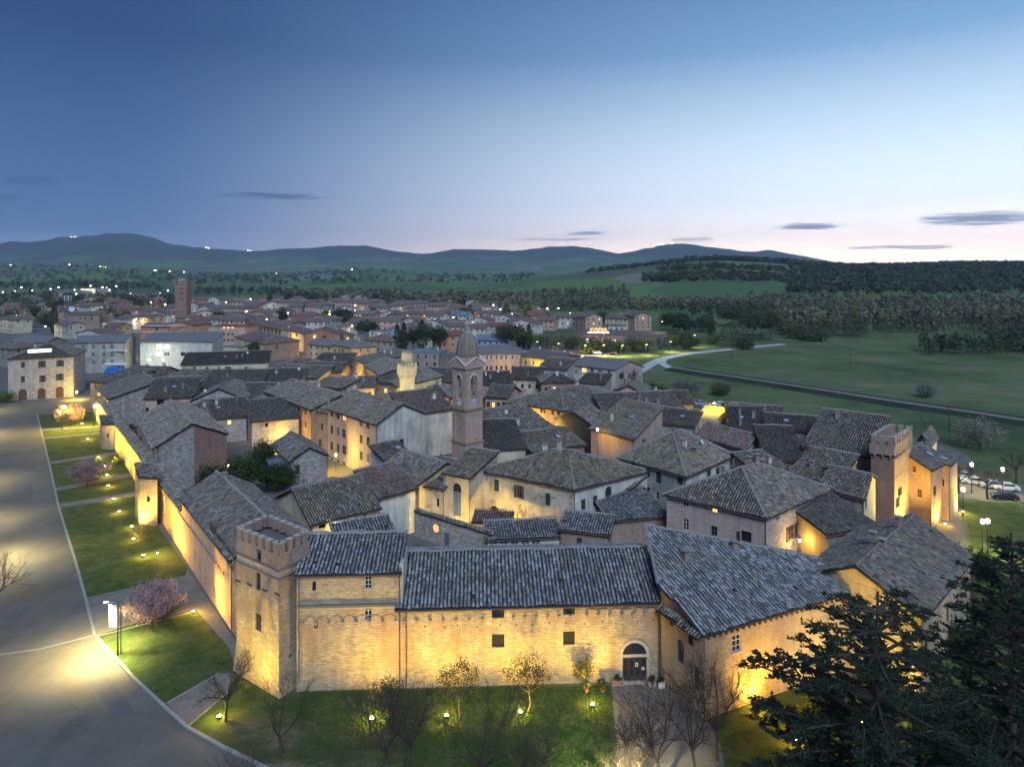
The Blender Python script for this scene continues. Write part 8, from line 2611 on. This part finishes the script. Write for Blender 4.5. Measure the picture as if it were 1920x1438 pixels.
def make_car(label, P, rz, paint, tail=False, group='parked cars'):
    P = Vector(P); t = thing('parked_car', label, 'car', P, group)
    ca, sa = math.cos(rz), math.sin(rz)
    T = lambda x, y, z: (P.x + x * ca - y * sa, P.y + x * sa + y * ca, P.z + z)
    prof = [(-2.1, .35), (-2.15, .75), (-1.95, .92), (-1.0, .98), (-.45, 1.42), (.95, 1.46), (1.65, 1.02), (2.05, .92), (2.1, .35)]
    mb = MB(); w = [.82, .85, .84, .82, .66, .66, .82, .83, .82]
    n = len(prof)
    Lp = [T(x, -w[i], z) for i, (x, z) in enumerate(prof)]; Rp = [T(x, w[i], z) for i, (x, z) in enumerate(prof)]
    for i in range(n):
        j = (i + 1) % n; mb.poly((Lp[i], Rp[i], Rp[j], Lp[j]))
    mb.poly(Lp); mb.poly(Rp[::-1]); mb.build('body', MAT[paint], t)
    g = lambda q, nm: (lambda m: (m.poly([T(*p) for p in q]), m.build(nm, MAT['glass_dark'], t)))(MB())
    g([(-.98, -.74, 1.02), (-.98, .74, 1.02), (-.5, .6, 1.40), (-.5, -.6, 1.40)], 'windscreen'); g([(1.60, .74, 1.06), (1.60, -.74, 1.06), (1.02, -.6, 1.44), (1.02, .6, 1.44)], 'rear_window')
    for s in (-1, 1): g([(-.8, s * .835, 1.0), (1.45, s * .835, 1.03), (.95, s * .69, 1.40), (-.42, s * .69, 1.38)], 'side_window')
    for x in (-1.35, 1.35):
        for s in (-1, 1):
            mb = MB(); mb.tube(T(x, s * .72, .32), T(x, s * .9, .32), .32, .32, 12); wv = mb.build('wheel', MAT['rubber'], t)
            mb = MB(); mb.tube(T(x, s * .895, .32), T(x, s * .91, .32), .18, .18, 8); mb.build('rim', MAT['metal_grey'], wv)
    for s in (-1, 1):
        mb = MB(); mb.obox(T(-2.17, s * .6 - .18, .62), Vector((.06 * ca, .06 * sa, 0)), Vector((-.36 * sa, .36 * ca, 0)), Vector((0, 0, .16))); mb.build('headlight', MAT['glass_sky'], t)
        mb = MB(); mb.obox(T(2.06, s * .6 - .18, .7), Vector((.06 * ca, .06 * sa, 0)), Vector((-.36 * sa, .36 * ca, 0)), Vector((0, 0, .16))); mb.build('tail_light', MAT['tail_lamp' if tail else 'car_red'], t)


for lb, px, py, rz, pt, tl in (('white parked car beyond the yellow terrace', 1330, 766, .3, 'car_white', 0), ('white parked car on the road bend above the dark roofs', 1353, 762, 2.9, 'car_white', 0), ('dark parked car between two white ones by the road bend', 1366, 763, 2.9, 'car_black', 0), ('second white car in the row by the road bend', 1380, 765, 2.9, 'car_white', 0),
                               ('silver parked car left of the yellow terrace', 1312, 760, .3, 'car_silver', 0), ('yellow parked van roof behind the ochre house', 1517, 806, .1, 'car_yellow', 0), ('white parked car behind the ochre house', 1500, 803, .1, 'car_white', 0),
                               ('silver parked car in the lit car park near the bastion', 1806, 897, -.6, 'car_silver', 0), ('white parked car in the middle of the lit car park', 1826, 908, -.5, 'car_white', 0), ('dark car with red tail lights in the car park', 1884, 936, -.3, 'car_black', 1), ('silver parked car behind the pollarded trees', 1860, 915, -.3, 'car_silver', 0), ('white parked car at the right of the car park', 1886, 919, -.3, 'car_white', 0),
                               ('blue parked car in the supermarket car park', 1060, 664, .2, 'car_blue', 0), ('white parked car in the supermarket car park', 1120, 664, .2, 'car_white', 0), ('dark parked car in the supermarket car park', 1150, 666, .2, 'car_black', 0)):
    make_car(lb, G(px, py), rz, pt, tl)


# post and rail fence by the car park
def rail_fence():
    A, B = G(1800, 893), G(1880, 912)
    t = thing('rail_fence', 'low wooden post and rail fence along the car park', 'fence', A)
    e = (B - A); n = 12
    for k in range(n + 1):
        mb = MB(); p = A + e * k / n; mb.box(p, .14, .14, 1.0); mb.build('post', MAT['wood_brown'], t)
    for z in (.45, .85):
        mb = MB(); mb.tube(A + Vector((0, 0, z)), B + Vector((0, 0, z)), .05, .05, 5); mb.build('rail', MAT['wood_brown'], t)


rail_fence()


# utility poles on the meadow
for lb, px, py, h in (('slim utility pole on the open meadow', 1594, 693, 9), ('utility pole near the white road', 1372, 673, 9), ('mast beside the supermarket car park', 1252, 642, 14), ('thin aerial pole behind the gate tower', 1780, 812, 7)):
    b = G(px, py); t = thing('utility_pole', lb, 'pole', b, 'poles on the plain')
    mb = MB(); mb.tube(b, b + Vector((0, 0, h)), .12, .08, 6); mb.build('pole', MAT['wood_dark'], t)
    mb = MB(); mb.obox(b + Vector((-.8, -.06, h - .6)), Vector((1.6, 0, 0)), Vector((0, .12, 0)), Vector((0, 0, .12))); mb.build('crossarm', MAT['wood_dark'], t)


# ------------------------------------------------------------------ the air
def haze():
    mb = MB()
    mb.obox((-11500, -11500, -3), (23000, 0, 0), (0, 23000, 0), (0, 0, 560))
    o = mb.build('haze', [])
    o.data.materials.clear()
    m = bpy.data.materials.new('haze_air'); m.use_nodes = True
    nt = m.node_tree
    for n in list(nt.nodes):
        if n.type == 'BSDF_PRINCIPLED': nt.nodes.remove(n)
    v = nt.nodes.new('ShaderNodeVolumePrincipled')
    v.inputs['Color'].default_value = (.60, .78, 1.0, 1)
    v.inputs['Density'].default_value = HAZE_DENSITY
    v.inputs['Anisotropy'].default_value = 0.0
    nt.links.new(v.outputs[0], nt.nodes['Material Output'].inputs['Volume'])
    o.data.materials.append(m)
    o['kind'] = 'stuff'; o['label'] = 'thin blue evening haze over the valley'


HAZE_DENSITY = 7e-5
haze()
